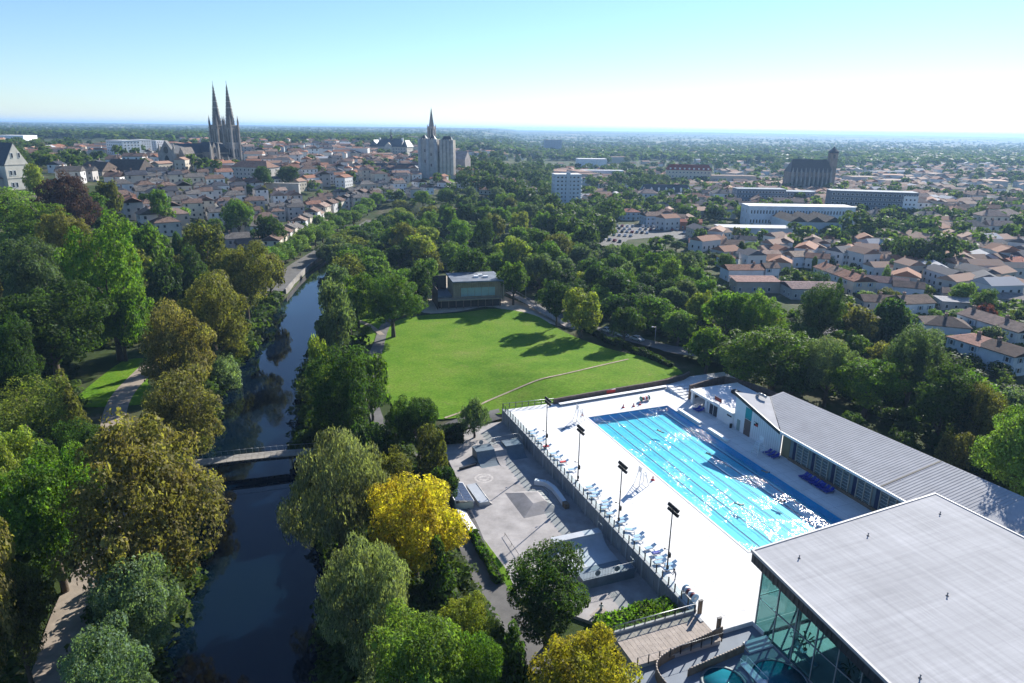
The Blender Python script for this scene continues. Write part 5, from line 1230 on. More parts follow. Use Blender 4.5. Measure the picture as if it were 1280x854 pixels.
# twin spired church
def church_twin():
    p = atY(284, 197, 606); base = np.array([p[0], p[1]]); z0 = hz1(*base) - .5
    ang = math.atan2(-58, -26)
    t = thing('twin_spired_church', 'large stone church with two tall openwork spires above the town', 'church', (base[0], base[1], z0), ang)
    st = M['grey_stone']; top = float(atY(287.2, 105, 606)[2]) - z0
    for k, y in enumerate((-7.6, 7.6)):
        b = MB(); zt = 32.5
        b.bx(-4.0, 4.0, y - 4.0, y + 4.0, 0, zt); 
        for sx in (-1, 1):
            for sy in (-1, 1):
                b.bx(sx * 4.2 - .7, sx * 4.2 + .7, y + sy * 4.2 - .7, y + sy * 4.2 + .7, 0, zt - 1.5)
        b.bx(-4.3, 4.3, y - 4.3, y + 4.3, zt * .52, zt * .52 + .7); b.bx(-4.5, 4.5, y - 4.5, y + 4.5, zt - .8, zt)
        tw = part('tower', b, st, t)
        for rz, dx, dy in ((0, 0, -4.02), (math.pi / 2, 4.02, 0), (math.pi, 0, 4.02), (-math.pi / 2, -4.02, 0)):
            for s in (-1.4, 1.4):
                lancet(tw, (dx + (s if dx == 0 else 0), y + dy + (s if dy == 0 else 0), 24), rz, 1.7, 11); lancet(tw, (dx + (s if dx == 0 else 0), y + dy + (s if dy == 0 else 0), 10), rz, 1.3, 7)
        b = MB(); n = 8; b.lathe([(3.7, zt), (2.9, zt + 8), (.15, top)], (0, y, 0), 8, smooth=False); sp = part('spire', b, mat('dark_spire_stone', (.17, .155, .14), .9, .4, .3, .3, 2) if k == 0 else bpy.data.materials['dark_spire_stone'], t)
        b = MB()
        for e in range(8):
            a = 2 * math.pi * e / 8
            for j in range(12):
                f = j / 12; zz = zt + 3 + (top - zt - 4) * f; r = (3.7 - .1 * (zz - zt)) if zz < zt + 8 else 2.9 + (.15 - 2.9) * (zz - zt - 8) / (top - zt - 8)
                b.box((r * math.cos(a), y + r * math.sin(a), zz), (.45, .45, .6))
        cr = part('crocket', b, st, sp); cr['kind'] = 'stuff'
        for f in (.22, .42, .6):
            zz = zt + 8 + (top - zt - 8) * f; r = 2.9 + (.15 - 2.9) * f
            b = MB(); b.lathe([(r + .10, zz), (r + .12, zz + .6), (r - .15, zz + .7)], (0, y, 0), 8, smooth=False); part('stone_band', b, M['stone'], sp)
        b = MB(); b.tube((0, y, top), (0, y, top + 2.2), .12); b.box((0, y, top + 1.5), (.15, 1.0, .15)); part('finial_cross', b, M['dark_metal'], sp)
        for sx in (-1, 1):
            for sy in (-1, 1):
                b = MB(); b.bx(-.6, .6, -.6, .6, zt - 1.5, zt + 2.6); b.lathe([(.8, zt + 2.6), (.05, zt + 7.6)], n=6, smooth=False); part('pinnacle', b, st, t, loc=(sx * 4.2, y + sy * 4.2, 0))
        for dx, dy, rz in ((0, -3.3, 0), (3.3, 0, 1.57), (0, 3.3, 0), (-3.3, 0, 1.57)):
            b = MB(); b.box((dx, y + dy, zt + 2), (1.8, .8, 4.5), rz); gable(b, dx - 1.0, dx + 1.0, y + dy - .5, y + dy + .5, zt + 4.2, zt + 7, 'y'); part('lucarne', b, st, sp)
    ns = mat('tan_church_stone', (.30, .265, .22), .9, .3, .3, .3, 2)
    b = MB(); b.bx(4.6, 58, -7, 7, 0, 10.5); part('nave_wall', b, ns, t)
    b = MB(); gable(b, 4.0, 58.5, -7.6, 7.6, 10.5, 18.0); part('nave_roof', b, M['slate'], t)
    for s in (-1, 1):
        b = MB(); b.bx(4.6, 50, s * 7 if s > 0 else -12.5, 12.5 if s > 0 else -7, 0, 6.0); ai = part('aisle', b, ns, t)
        b = MB(); y0, y1 = (7.0, 12.9); vs = [(4.4, s * y0, 9.3), (50.2, s * y0, 9.3), (50.2, s * y1, 6.0), (4.4, s * y1, 6.0)]; b.add(vs, [(0, 1, 2, 3), (3, 2, 1, 0)]); part('aisle_roof', b, M['slate'], ai)
        for i in range(7): lancet(ai, (8.5 + i * 6.4, s * 12.56, 3.3), 0 if s < 0 else math.pi, 1.8, 3.8); b = MB(); b.bx(-.5, .5, 0, 1.6, 0, 7); b.lathe([(.6, 7), (.05, 9.5)], (0, .8, 0), 4, smooth=False); part('buttress', b, st, ai, loc=(11.7 + i * 6.4, s * 12.5 if s > 0 else -14.1, 0))
    b = MB(); b.bx(24, 32, 7, 16.5, 0, 11); gable(b, 24, 32, 7, 16.5, 11, 19, 'y'); tr = part('transept', b, ns, t)
    b = MB(); gable(b, 23.6, 32.4, 3, 16.2, 11.5, 19.2, 'y'); part('transept_roof', b, M['slate'], tr)
    lancet(tr, (28, 16.56, 13), math.pi, 1.8, 4.5); lancet(tr, (28, 16.56, 4.5), math.pi, 3.8, 7.5)
    for x in (24, 32): b = MB(); b.bx(-.7, .7, -.7, .7, 0, 15); b.lathe([(.8, 15), (.05, 19.5)], n=5, smooth=False); part('pinnacle', b, M['stone'], tr, loc=(x, 16.5, 0))
    b = MB(); b.bx(46, 56, 7, 15, 0, 8); part('chapel', b, ns, t); b = MB(); gable(b, 45.6, 56.4, 6.8, 15.4, 8, 15.5, 'x'); part('chapel_roof', b, M['tile'], t, color=(.27, .24, .21))
    b = MB(); b.bx(58, 60.5, -8.0, 8.0, 0, 11.5); gable(b, 58, 60.5, -8.0, 8.0, 11.5, 20.5, 'x'); eg = part('choir_gable', b, st, t)
    lancet(eg, (60.56, 0, 5), math.pi / 2, 5.0, 8.5)
    b = MB(); b.tube((60.45, 0, 13.2), (60.62, 0, 13.2), 2.5, n=20); part('rose_window', b, M['window'], eg)
    for y in (-8.0, 8.0): b = MB(); b.bx(-.9, .9, -.9, .9, 0, 14.5); b.lathe([(1.0, 14.5), (.05, 19)], n=5, smooth=False); part('pinnacle', b, st, eg, loc=(60, y, 0))
church_twin()

def church_spire():
    p = atY(540, 190, 740); z0 = hz1(p[0], p[1]) - 1; top = float(atY(538.6, 134.5, 740)[2]) - z0
    t = thing('single_spired_church', 'church with one slender stone spire behind the old keep', 'church', (p[0], p[1], z0), -.3)
    zt = float(atY(540, 158, 740)[2]) - z0; st = mat('pink_grey_stone', (.30, .26, .24), .9, .3, .3, .2, 2)
    b = MB(); b.bx(-4.4, 4.4, -4.4, 4.4, 0, zt * .66); b.bx(-3.4, 3.4, -3.4, 3.4, zt * .66, zt); 
    for sx in (-1, 1):
        for sy in (-1, 1): b.bx(sx * 4.0 - .7, sx * 4.0 + .7, sy * 4.0 - .7, sy * 4.0 + .7, 0, zt * .72)
    tw = part('tower', b, st, t)
    for rz, dx, dy in ((0, 0, -3.42), (math.pi / 2, 3.42, 0)):
        for s in (-1.3, 1.3): lancet(tw, (dx + (s if dx == 0 else 0), dy + (s if dy == 0 else 0), zt * .86), rz, 1.6, zt * .2)
    b = MB(); b.lathe([(2.9, zt), (2.3, zt + (top - zt) * .2), (.12, top)], n=8, smooth=False); part('spire', b, mat('spire_grey_stone', (.24, .215, .20), .9, .3, .4), t)
    for sx in (-1, 1):
        for sy in (-1, 1): b = MB(); b.lathe([(.45, zt - 3), (.45, zt + .2), (.05, zt + 2.2)], (sx * 3.1, sy * 3.1, 0), 6, smooth=False); part('pinnacle', b, st, t)
    b = MB(); b.bx(5, 40, -8, 8, 0, 15); gable(b, 5, 40, -8.4, 8.4, 15, 23); part('nave', b, st, t)
church_spire()

def keep():
    p = gp(546, 223); z0 = p[2] - .5; k = depth(p) / F; hgt = 47 * k
    t = thing('old_keep', 'massive grey medieval keep of two towers with round buttresses', 'castle', (p[0], p[1], z0), -.12)
    st = mat('keep_grey_stone', (.36, .35, .335), .9, .25, .25, .3, 2)
    for s, w, dy, hh_ in ((-1, 20 * k, 0, hgt), (1, 14 * k, 3, hgt * .98)):
        x0 = -21 * k if s < 0 else 5 * k; b = MB(); b.bx(x0, x0 + w, dy, dy + w * 1.0, 0, hh_); tw = part('tower', b, st, t)
        for i in range(4 if s > 0 else 3):
            n_ = 3 if s > 0 else 2; b = MB(); b.lathe([(1.7, 0), (1.7, hh_ + .5), (0, hh_ + .5)], (x0 + w * i / n_, dy, 0), 10); part('round_buttress', b, M['stone'] if s > 0 else st, tw)
        for i in range(7): b = MB(); b.bx(x0 + i * w / 7 + .2, x0 + (i + .62) * w / 7, dy - .3, dy + .5, hh_, hh_ + 1.2); part('merlon', b, st, tw)
        for q in ((.0, .45), (.55, 1.0)) if s < 0 else ((.0, 1.0),):
            b = MB(); gable(b, x0 + w * q[0], x0 + w * q[1], dy + 1.2, dy + w * .6, hh_ - .2, hh_ + 4.2 * (1 if s < 0 else .9), 'x', 0, 0, w * .2); part('roof', b, M['slate'], tw)
        for z in (.45, .72): win(tw, (x0 + w * .33, dy - .05, hh_ * z), 0, 1.2, 2.6, WDARK); win(tw, (x0 + w * .72, dy - .05, hh_ * (z - .1)), 0, 1.2, 2.4, WDARK)
        for i in range(3): b = MB(); b.lathe([(1.4, 0), (1.4, hh_ + .3), (0, hh_ + .3)], (x0 + w, dy + w * (i + .5) / 3, 0), 10); part('round_buttress', b, M['stone'], tw)
    b = MB(); b.bx(-1 * k, 5 * k, 8, 15, 0, hgt * .66); part('link_wall', b, M['stone'], t)
    b = MB(); gable(b, -1.4 * k, 5.4 * k, 6.5, 15.5, hgt * .66, hgt * .86, 'x'); part('link_roof', b, M['slate'], t)
keep()

def town_hall():
    p = gp(486, 196); z0 = p[2]; k = depth(p) / F
    t = thing('town_hall', 'pale town hall with steep slate roofs and a small central spirelet', 'town hall', (p[0], p[1], z0), -.18)
    W = 24 * k; b = MB(); b.bx(-W, W, 0, 26, 0, 12 * k); wl = part('wall', b, M['stone'], t)
    grid_windows(wl, -W + 2, W - 2, -.02, 1, 12 * k - 1, 13, 3, 1.6, 2.6)
    grid_windows(wl, 1, 25, W + .02, 1, 12 * k - 1, 5, 3, 1.6, 2.6, 'right')
    b = MB(); gable(b, -W * .72, W * .72, -.5, 26.5, 12 * k, 21 * k, 'x', 0, 0, 3); part('roof', b, M['slate'], t)
    for s in (-1, 1):
        b = MB(); gable(b, s * W * .86 - W * .18, s * W * .86 + W * .18, -1, 27, 12 * k, 20 * k, 'y', 0, 0, 5); part('wing_roof', b, M['slate'], t)
        b = MB(); b.bx(s * W * .62 - 1.1, s * W * .62 + 1.1, 11, 13, 12 * k, 22.5 * k); part('chimney', b, M['frame_white'], t)
    b = MB(); b.bx(-5, 5, -1.2, 2, 0, 13 * k); gable(b, -5, 5, -1.2, 4, 13 * k, 17 * k, 'y'); part('centre_gable', b, M['stone'], t)
    b = MB(); b.lathe([(1.6, 20 * k), (1.6, 24 * k), (2.0, 24.2 * k), (.9, 26.5 * k), (.1, 33 * k)], (0, 12, 0), 8, smooth=False); part('spirelet', b, M['slate'], t)
town_hall()

def market():
    p = gp(482, 217); k = depth(p) / F; t = thing('market_hall', 'long low market hall with a dark roof below the town hall', 'market hall', (p[0], p[1], p[2]), -.06)
    W = 41 * k; b = MB(); b.bx(-W, W, 0, 18, 0, 5 * k); part('wall', b, M['stone'], t)
    b = MB(); gable(b, -W, W, -.8, 18.8, 5 * k, 11 * k, 'x', 0, 0, 6); part('roof', b, M['slate'], t)
    for i in range(16): win(t, (-W + (i + .5) * W / 8, -.02, 2.5 * k), 0, 2.2, 2.6, WDARK)
    b = MB(); b.bx(-W * .96, W * .96, 8, 10, 10.4 * k, 12 * k); part('roof_lantern', b, M['fascia'], t)
market()

def flats(name, label, cat, px, py, wpx, hpx, D, rz, wallc, rows, cols, roofc=None, side=(2, 3), dz=0, core=False, wsize=(1.4, 1.5), balc=False, para=True, bandc=None, roof_mesh=True):
    p = gp(px, py); k = depth(p) / F; W = wpx * k; Hh = hpx * k / .96
    t = thing(name, label, cat, (p[0], p[1], p[2] - .3 + dz), rz)
    b = MB(); b.bx(-W / 2, W / 2, 0, D, 0, Hh); wl = part('wall', b, M['wall'], t, color=wallc)
    grid_windows(wl, -W / 2 + .8, W / 2 - .8, -.02, .8, Hh - .4, cols, rows, *wsize)
    if side: 
        for f, y in (('right', W / 2 + .02), ('left', -W / 2 - .02)): grid_windows(wl, .8, D - .8, y, .8, Hh - .4, side[0], rows, *wsize, face=f)
    if para: b = MB(); b.bx(-W / 2 - .25, W / 2 + .25, -.25, D + .25, Hh, Hh + .5); part('roof', b, M['wall'], t, color=roofc or (.6, .6, .6))
    if core: b = MB(); b.bx(-W * .07, W * .07, -1.2, 1, 0, Hh + 2.2); part('stair_core', b, M['wall'], t, color=wallc)
    if balc:
        for r in range(rows): b = MB(); b.bx(W / 2, W / 2 + 1.3, 1.5, D - 1.5, .3 + r * (Hh - .8) / rows, .3 + r * (Hh - .8) / rows + 1.1); part('balcony', b, M['frame_white'], t)
    return t, wl, W, Hh, k
flats('white_apartment_tower', 'slim pale blue white apartment tower rising out of the wood', 'apartment block', 709, 259, 33, 38, 15, .12, (.55, .58, .60), 8, 6, core=True, balc=True, side=(3, 3), wsize=(1.9, 1.3))
flats('theatre', 'white windowless box of the theatre with a scooped top', 'theatre', 740, 214, 36, 14, 26, .05, (.72, .73, .74), 1, 2, wsize=(.8, .6))
t, wl, W, Hh, k = flats('theatre_foyer', 'low white foyer in front of the windowless theatre box', 'building', 750, 224, 60, 10, 14, .08, (.68, .68, .68), 1, 9, wsize=(3, 2))
t, wl, W, Hh, k = flats('red_roofed_flats', 'long cream apartment block with a steep red mansard roof', 'apartment block', 860, 233, 54, 19, 16, -.12, (.55, .48, .36), 4, 12, para=False, side=(4, 4), wsize=(1.9, 1.5))
b = MB(); gable(b, -W / 2 - .4, W / 2 + .4, -.4, 16.4, Hh, Hh + 6.0, 'x', 0, 0, 3); part('roof', b, M['tile'], t, color=(.27, .045, .03))
for i in range(9): b = MB(); b.box((-W / 2 + (i + .7) * W / 9.4, 1.6, Hh + 1.6), (1.6, 1.6, 1.5)); part('dormer', b, M['frame_white'], t)
t, wl, W, Hh, k = flats('slate_mansion', 'long grey house with slate roof and white dormers', 'house', 832, 252, 64, 11, 12, -.02, (.36, .36, .35), 2, 14, para=False, wsize=(1.3, 2.0))
b = MB(); gable(b, -W / 2, W / 2, -.3, 12.3, Hh, Hh + 6.5, 'x', 0, 0, 3); part('roof', b, M['slate'], t)
for i in range(7): b = MB(); b.box((-W / 2 + (i + .5) * W / 7, 1.2, Hh + 2.0), (1.5, 1.6, 2.4)); gable(b, -W / 2 + (i + .5) * W / 7 - .9, -W / 2 + (i + .5) * W / 7 + .9, .2, 2.4, Hh + 3.2, Hh + 4.4, 'y'); part('dormer', b, M['frame_white'], t)
t, *_ = flats('grey_flats', 'left block of dark blue grey flats with recessed top floor', 'apartment block', 950, 259, 60, 21, 14, .0, (.14, .17, .21), 4, 14, (.22, .26, .30), wsize=(2.0, 1.6))
t, *_ = flats('grey_flats', 'middle block of dark blue grey flats before the buttressed church', 'apartment block', 998, 258, 34, 17, 14, -.12, (.17, .20, .24), 4, 8, (.25, .29, .33), wsize=(2.0, 1.6))
t, wl, W, Hh, k = flats('long_grey_flats', 'long dark grey flats with a white end wall right of the church', 'apartment block', 1087, 275, 100, 33, 14, -.22, (.13, .15, .18), 6, 18, (.30, .33, .36), side=None, wsize=(2.1, 1.6))
b = MB(); b.bx(W / 2 - 9, W / 2 + .3, -.3, 14.2, 0, Hh - 2); e = part('end_wall', b, M['frame_white'], t); grid_windows(e, W / 2 - 8.5, W / 2 - .5, -.34, 1, Hh - 3, 3, 5, 1.2, 1.4)
t, wl, W, Hh, k = flats('school', 'long white school building with a row of narrow windows', 'school', 1000, 284, 132, 24, 16, .0, (.62, .65, .68), 2, 34, (.72, .72, .72), wsize=(1.0, 2.6))
t, wl, W, Hh, k = flats('sports_hall', 'pale blue hall with a dark zigzag roof in front of the school', 'hall', 1018, 294, 66, 16, 30, .0, (.50, .56, .60), 1, 3, para=False, side=None, wsize=(1.5, .8))
for i in range(3): b = MB(); gable(b, -W / 2 + i * W / 3, -W / 2 + (i + 1) * W / 3, -.5, 30, Hh, Hh + 3.2, 'y'); part('roof_bay', b, M['tile'], t, color=(.075, .065, .06))
flats('workshop', 'low pale blue workshop left of the zigzag roofed hall', 'workshop', 945, 298, 90, 12, 14, .0, (.50, .55, .58), 1, 6, (.45, .45, .45), wsize=(1.6, 1.0))
flats('white_office', 'white flat roofed office by the dark conifers', 'building', 966, 273, 60, 10, 14, -.05, (.68, .70, .72), 2, 10, (.6, .6, .6), wsize=(1.6, 1.3))
flats('white_hospital', 'white stepped apartment block left of the twin spired church', 'apartment block', 145, 194, 34, 17, 20, -.5, (.74, .74, .73), 5, 8, side=(5, 5), wsize=(1.8, 1.3))
flats('pale_flats', 'pale blocky flats between the white block and the church', 'apartment block', 172, 192, 16, 16, 14, -.4, (.45, .47, .5), 5, 4, side=(4, 4))
flats('pale_flats', 'pale flats right beside the choir end of the twin spired church', 'apartment block', 192, 190, 12, 13, 14, -.3, (.55, .56, .58), 5, 3, side=(4, 4))
flats('slab_block', 'grey slab block far beyond the wood', 'apartment block', 691, 191, 22, 15, 14, .1, (.35, .37, .40), 7, 6, (.4, .4, .4), side=(3, 3))
flats('white_warehouse', 'long white warehouse far left under the horizon', 'warehouse', 12, 177, 34, 7, 40, .1, (.78, .78, .78), 1, 4, (.8, .8, .8), side=None)
t, wl, W, Hh, k = flats('abbey_house', 'large pale building with hipped tile roof on the hill', 'building', 312, 226, 52, 16, 16, -.25, (.46, .43, .39), 3, 9, para=False, wsize=(1.3, 1.9))
b = MB(); gable(b, -W / 2 - .6, W / 2 + .6, -.6, 16.6, Hh, Hh + 4.5, 'x', 0, 0, 6); part('roof', b, M['tile'], t, color=(.24, .15, .11))
t, wl, W, Hh, k = flats('terrace_wall', 'tall pale garden wall holding the terrace above the hillside houses', 'wall', 345, 242, 60, 12, 3, -.1, (.42, .39, .35), 1, 1, (.4, .37, .33), side=None, wsize=(.3, .3))
t, wl, W, Hh, k = flats('dark_roofed_hall', 'long building with steep dark brown roof before the twin spired church', 'building', 150, 219, 52, 5, 20, -.15, (.35, .31, .27), 1, 8, para=False, wsize=(1.2, 1.6))
b = MB(); gable(b, -W / 2 - .4, W / 2 + .4, -.4, 20.4, Hh, Hh + 14 * k, 'x', 0, 0, 2); part('roof', b, M['tile'], t, color=(.10, .085, .075))
t, wl, W, Hh, k = flats('dark_roofed_hall', 'brown roofed hall left of the longer dark roofed one', 'building', 112, 220, 36, 6, 18, -.15, (.35, .30, .25), 1, 6, para=False, wsize=(1.2, 1.6))
b = MB(); gable(b, -W / 2 - .4, W / 2 + .4, -.4, 18.4, Hh, Hh + 11 * k, 'x', 0, 0, 2); part('roof', b, M['tile'], t, color=(.13, .10, .08))

def manor():
    p = gp(27, 237); k = depth(p) / F; hw = 27 * k * .9
    t = thing('gabled_manor', 'white gabled manor with steep dark slate roof at the left edge', 'house', (p[0], p[1], p[2]), 1.15)
    W = 11.5; Hh = 30 * k; R = 55 * k
    b = MB(); b.bx(-W / 2, W / 2, 0, 34, 0, Hh); vs = [(-W / 2, 0, Hh), (W / 2, 0, Hh), (0, 0, R), (-W / 2, .4, Hh), (W / 2, .4, Hh), (0, .4, R)]; b.add(vs, [(0, 1, 2), (5, 4, 3), (1, 4, 5, 2), (3, 0, 2, 5)]); wl = part('wall', b, M['wall'], t, color=(.72, .66, .55))
    b = MB(); gable(b, -W / 2 - .6, W / 2 + .6, .45, 34.5, Hh - .4, R + .5, 'y'); part('roof', b, M['slate'], t)
    for z, xs in ((Hh * .2, (-3.4, -1.6, 3.2)), (Hh * .68, (-3.4, -1.6, 3.2))):
        for x in xs: win(wl, (x, -.02, z), 0, 1.2, 2.6)
    for x in (-1.5, 1.9): win(wl, (x, -.02, Hh + 4.5), 0, 1.1, 2.6)
    for z in (Hh * .47, Hh): b = MB(); b.bx(-W / 2 - .1, W / 2 + .1, -.12, -.02, z - .15, z + .15); part('string_course', b, M['stone'], wl)
    b = MB(); b.bx(-W / 2 - 14, -W / 2, 3, 30, 0, Hh * .45); part('side_wing', b, M['wall'], t, color=(.45, .42, .38)); b = MB(); gable(b, -W / 2 - 14.4, -W / 2 - .05, 2.6, 30.4, Hh * .45, Hh * .95, 'y'); part('wing_roof', b, M['tile'], t, color=(.17, .15, .14))
manor()

def church_buttressed():
    p = gp(1011, 242); k = depth(p) / F
    t = thing('buttressed_church', 'dark church with long steep roof, buttresses and square tower', 'church', (p[0], p[1], p[2] - 1), -.05)
    st = mat('brown_grey_stone', (.23, .185, .15), .9, .3, .3, .2, 2); W = 26 * k; Hh = 27 * k; R = 42 * k; D = 20
    b = MB(); b.bx(-W, W, 0, D, 0, Hh); wl = part('nave_wall', b, st, t)
    b = MB(); gable(b, -W, W, -.6, D + .6, Hh, R, 'x', 0, 0, 4); part('roof', b, mat('dark_church_slate', (.055, .045, .045), .6, .2), t)
    for i in range(10):
        x = -W + (i + .5) * W / 5; b = MB(); b.bx(-.8, .8, -3.2, 0, 0, Hh * .8); b.bx(-.8, .8, -1.6, 0, Hh * .8, Hh + 1); b.lathe([(.9, Hh + 1), (.05, Hh + 4.5)], (0, -1.0, 0), 4, smooth=False); part('buttress', b, M['grey_stone'], wl, loc=(x, 0, 0))
        if i < 9: lancet(wl, (x + W / 10, -.06, Hh * .5), 0, 2.4, Hh * .62)
    tx = W - 3 * k; b = MB(); b.bx(tx, tx + 9 * k, 6, 6 + 9 * k, 0, 50 * k); tw = part('tower', b, st, t)
    for z in (46 * k,): win(tw, (tx + 4.5 * k, 5.98, z), 0, 2.4 * k, 4.5 * k, WDARK)
    b = MB(); b.lathe([(7.0 * k, 50 * k), (6.2 * k, 52 * k), (2.5 * k, 55 * k), (.1, 58 * k)], (tx + 4.5 * k, 6 + 4.5 * k, 0), 8, smooth=False); part('tower_roof', b, M['slate'], t)
church_buttressed()
# ------------------------------------------------------------------ houses
OCC = []      # ground taken by buildings: centre, radius
def occ_boxes():
    for o in COL.objects:
        if o.parent is None and o.type == 'EMPTY' and o.get('category') in ('church', 'castle', 'town hall', 'market hall', 'apartment block', 'theatre', 'building', 'house', 'school', 'hall', 'workshop', 'warehouse', 'wall', 'bath', 'boardwalk', 'walkway'):
            xs, ys = [], []
            for c in o.children:
                if c.type != 'MESH': continue
                for v in c.bound_box: xs.append(v[0] + c.location.x); ys.append(v[1] + c.location.y)
            if xs: OCC.append((o.location.x, o.location.y, o.rotation_euler.z, min(xs), max(xs), min(ys), max(ys)))
def blocked(x, y, m=3.0):
    for ox, oy, rz, x0, x1, y0, y1 in OCC:
        dx, dy = x - ox, y - oy; c, s = math.cos(-rz), math.sin(-rz); u, v = dx * c - dy * s, dx * s + dy * c
        if x0 - m < u < x1 + m and y0 - m < v < y1 + m: return True
    return False
occ_boxes()
def house_meshes(W, D, Hh, R, style, wn, seed):
    r = random.Random(seed)
    b = MB(); b.bx(-W / 2, W / 2, -D / 2, D / 2, -2.0, Hh)
    if style == 'gable':
        for s in (-1, 1): b.add([(s * W / 2, -D / 2, Hh), (s * W / 2, D / 2, Hh), (s * W / 2, 0, R - .05), (s * (W / 2 - .3), -D / 2, Hh), (s * (W / 2 - .3), D / 2, Hh), (s * (W / 2 - .3), 0, R - .05)], [(0, 1, 2), (2, 1, 0), (0, 2, 5, 3), (1, 4, 5, 2)])
    wall = b.mesh('wall', M['wall'])
    b = MB(); o = .35; t = .22
    if style == 'flat': b.bx(-W / 2 - .2, W / 2 + .2, -D / 2 - .2, D / 2 + .2, Hh + .01, Hh + .35)
    elif style == 'mono':
        b.prism([(-W / 2 - o, -D / 2 - o), (W / 2 + o, -D / 2 - o), (W / 2 + o, D / 2 + o), (-W / 2 - o, D / 2 + o)], [Hh - .1, Hh - .1, R, R], [Hh + .15, Hh + .15, R + .25, R + .25])
    else:
        hip = 0 if style == 'gable' else min(D / 2 * .9, W / 2 - .5); sl = (R - Hh) / (D / 2); ze = Hh - sl * o
        x0, x1 = -W / 2 - o, W / 2 + o; y0, y1 = -D / 2 - o, D / 2 + o
        top = [(x0, y0, ze + t), (x1, y0, ze + t), (x1, y1, ze + t), (x0, y1, ze + t), (x0 + hip, 0, R + t), (x1 - hip, 0, R + t)]
        bot = [(p[0], p[1], p[2] - t) for p in top]
        b.add(top + bot, [(0, 1, 5, 4), (2, 3, 4, 5), (1, 2, 5), (3, 0, 4), (7, 6, 10, 11), (9, 8, 11, 10), (8, 7, 11), (6, 9, 10), (0, 6, 7, 1), (1, 7, 8, 2), (2, 8, 9, 3), (3, 9, 6, 0)])
    roof = b.mesh('roof', M['tile'])
    b = MB(); cx = r.uniform(-.35, .35) * W; zc = R if style in ('gable', 'hip') else Hh
    b.bx(cx - .35, cx + .35, -.5, .3, zc - 1.2, zc + 1.0); b.bx(cx - .45, cx + .45, -.6, .4, zc + 1.0, zc + 1.12)
    for k in (-.15, .15): b.tube((cx + k, -.1, zc + 1.12), (cx + k, -.1, zc + 1.4), .1, n=6)
    chim = b.mesh('chimney', mat('chimney_brick', (.30, .20, .15), .9, .2) if 'chimney_brick' not in bpy.data.materials else bpy.data.materials['chimney_brick'])
    spots = []; nf = max(1, int(round(Hh / 2.8)))
    for f in range(nf):
        z = 1.5 + f * 2.75
        if z > Hh - .6: break
        nwd = max(2, int(W / 2.8))
        for i in range(nwd): spots += [((-W / 2 + (i + .5) * W / nwd), -D / 2, z, 0), ((-W / 2 + (i + .5) * W / nwd), D / 2, z, math.pi)]
        for i in range(max(1, int(D / 3.6))):
            y = -D / 2 + (i + .5) * D / max(1, int(D / 3.6)); spots += [(W / 2, y, z, math.pi / 2), (-W / 2, y, z, -math.pi / 2)]
    spots = [s for s in spots if r.random() < .8]
    b = MB()
    for x, y, z, a in spots: b.box((x, y, z), (1.0, .12, 1.35), a, 0); b.box((x, y, z - .72), (1.2, .3, .08), a, 1); 
    wins = b.mesh('windows', [M['window'], M['frame_white']])
    return wall, roof, chim, wins, spots
TPL = []
for i, (W, D, Hh, R, st) in enumerate(((9, 8, 5.6, 7.6, 'gable'), (11, 8, 5.8, 7.8, 'gable'), (8, 7, 3.2, 5.0, 'gable'), (12, 9, 6.2, 8.4, 'hip'), (10, 8, 8.2, 10.2, 'gable'), (14, 9, 5.8, 7.9, 'gable'), (9, 9, 5.8, 7.8, 'hip'), (7, 8, 7.6, 9.4, 'gable'), (13, 10, 8.6, 11.0, 'hip'), (10, 7, 3.0, 4.4, 'mono'), (18, 9, 6.0, 8.2, 'gable'))):
    TPL.append((W, D, Hh, R, st) + house_meshes(W, D, Hh, R, st, 0, i)[:4])
ROOFS = [((.25, .135, .095), 'terracotta'), ((.18, .125, .10), 'brown'), ((.30, .22, .18), 'pale tiled'), ((.065, .07, .085), 'slate'), ((.15, .14, .13), 'grey'), ((.27, .14, .10), 'orange tiled')]
WALLS = [((.68, .67, .65), 'white'), ((.58, .52, .42), 'cream'), ((.44, .41, .38), 'grey'), ((.62, .60, .58), 'pale'), ((.50, .40, .32), 'tan')]
HLIST = []
def put_house(k, x, y, z, rz, rc, wc, zone, sc=1.0):
    W, D, Hh, R, st, wall, roof, chim, wins = TPL[k]
    t = thing('house', '', 'house', (x, y, z), rz, 'houses ' + zone[0]); t.scale = (sc, sc, sc)
    j = lambda c: tuple(np.clip(np.array(c) * rng.uniform(.82, 1.15), 0, .85))
    link('wall', wall, t, j(wc[0])); link('roof', roof, t, j(rc[0])); link('chimney', chim, t); o = link('window', wins, t); o['kind'] = 'stuff'
    OCC.append((x, y, rz, -W / 2 * sc, W / 2 * sc, -D / 2 * sc, D / 2 * sc)); HLIST.append((t, zone, rc[1], wc[1])); return t
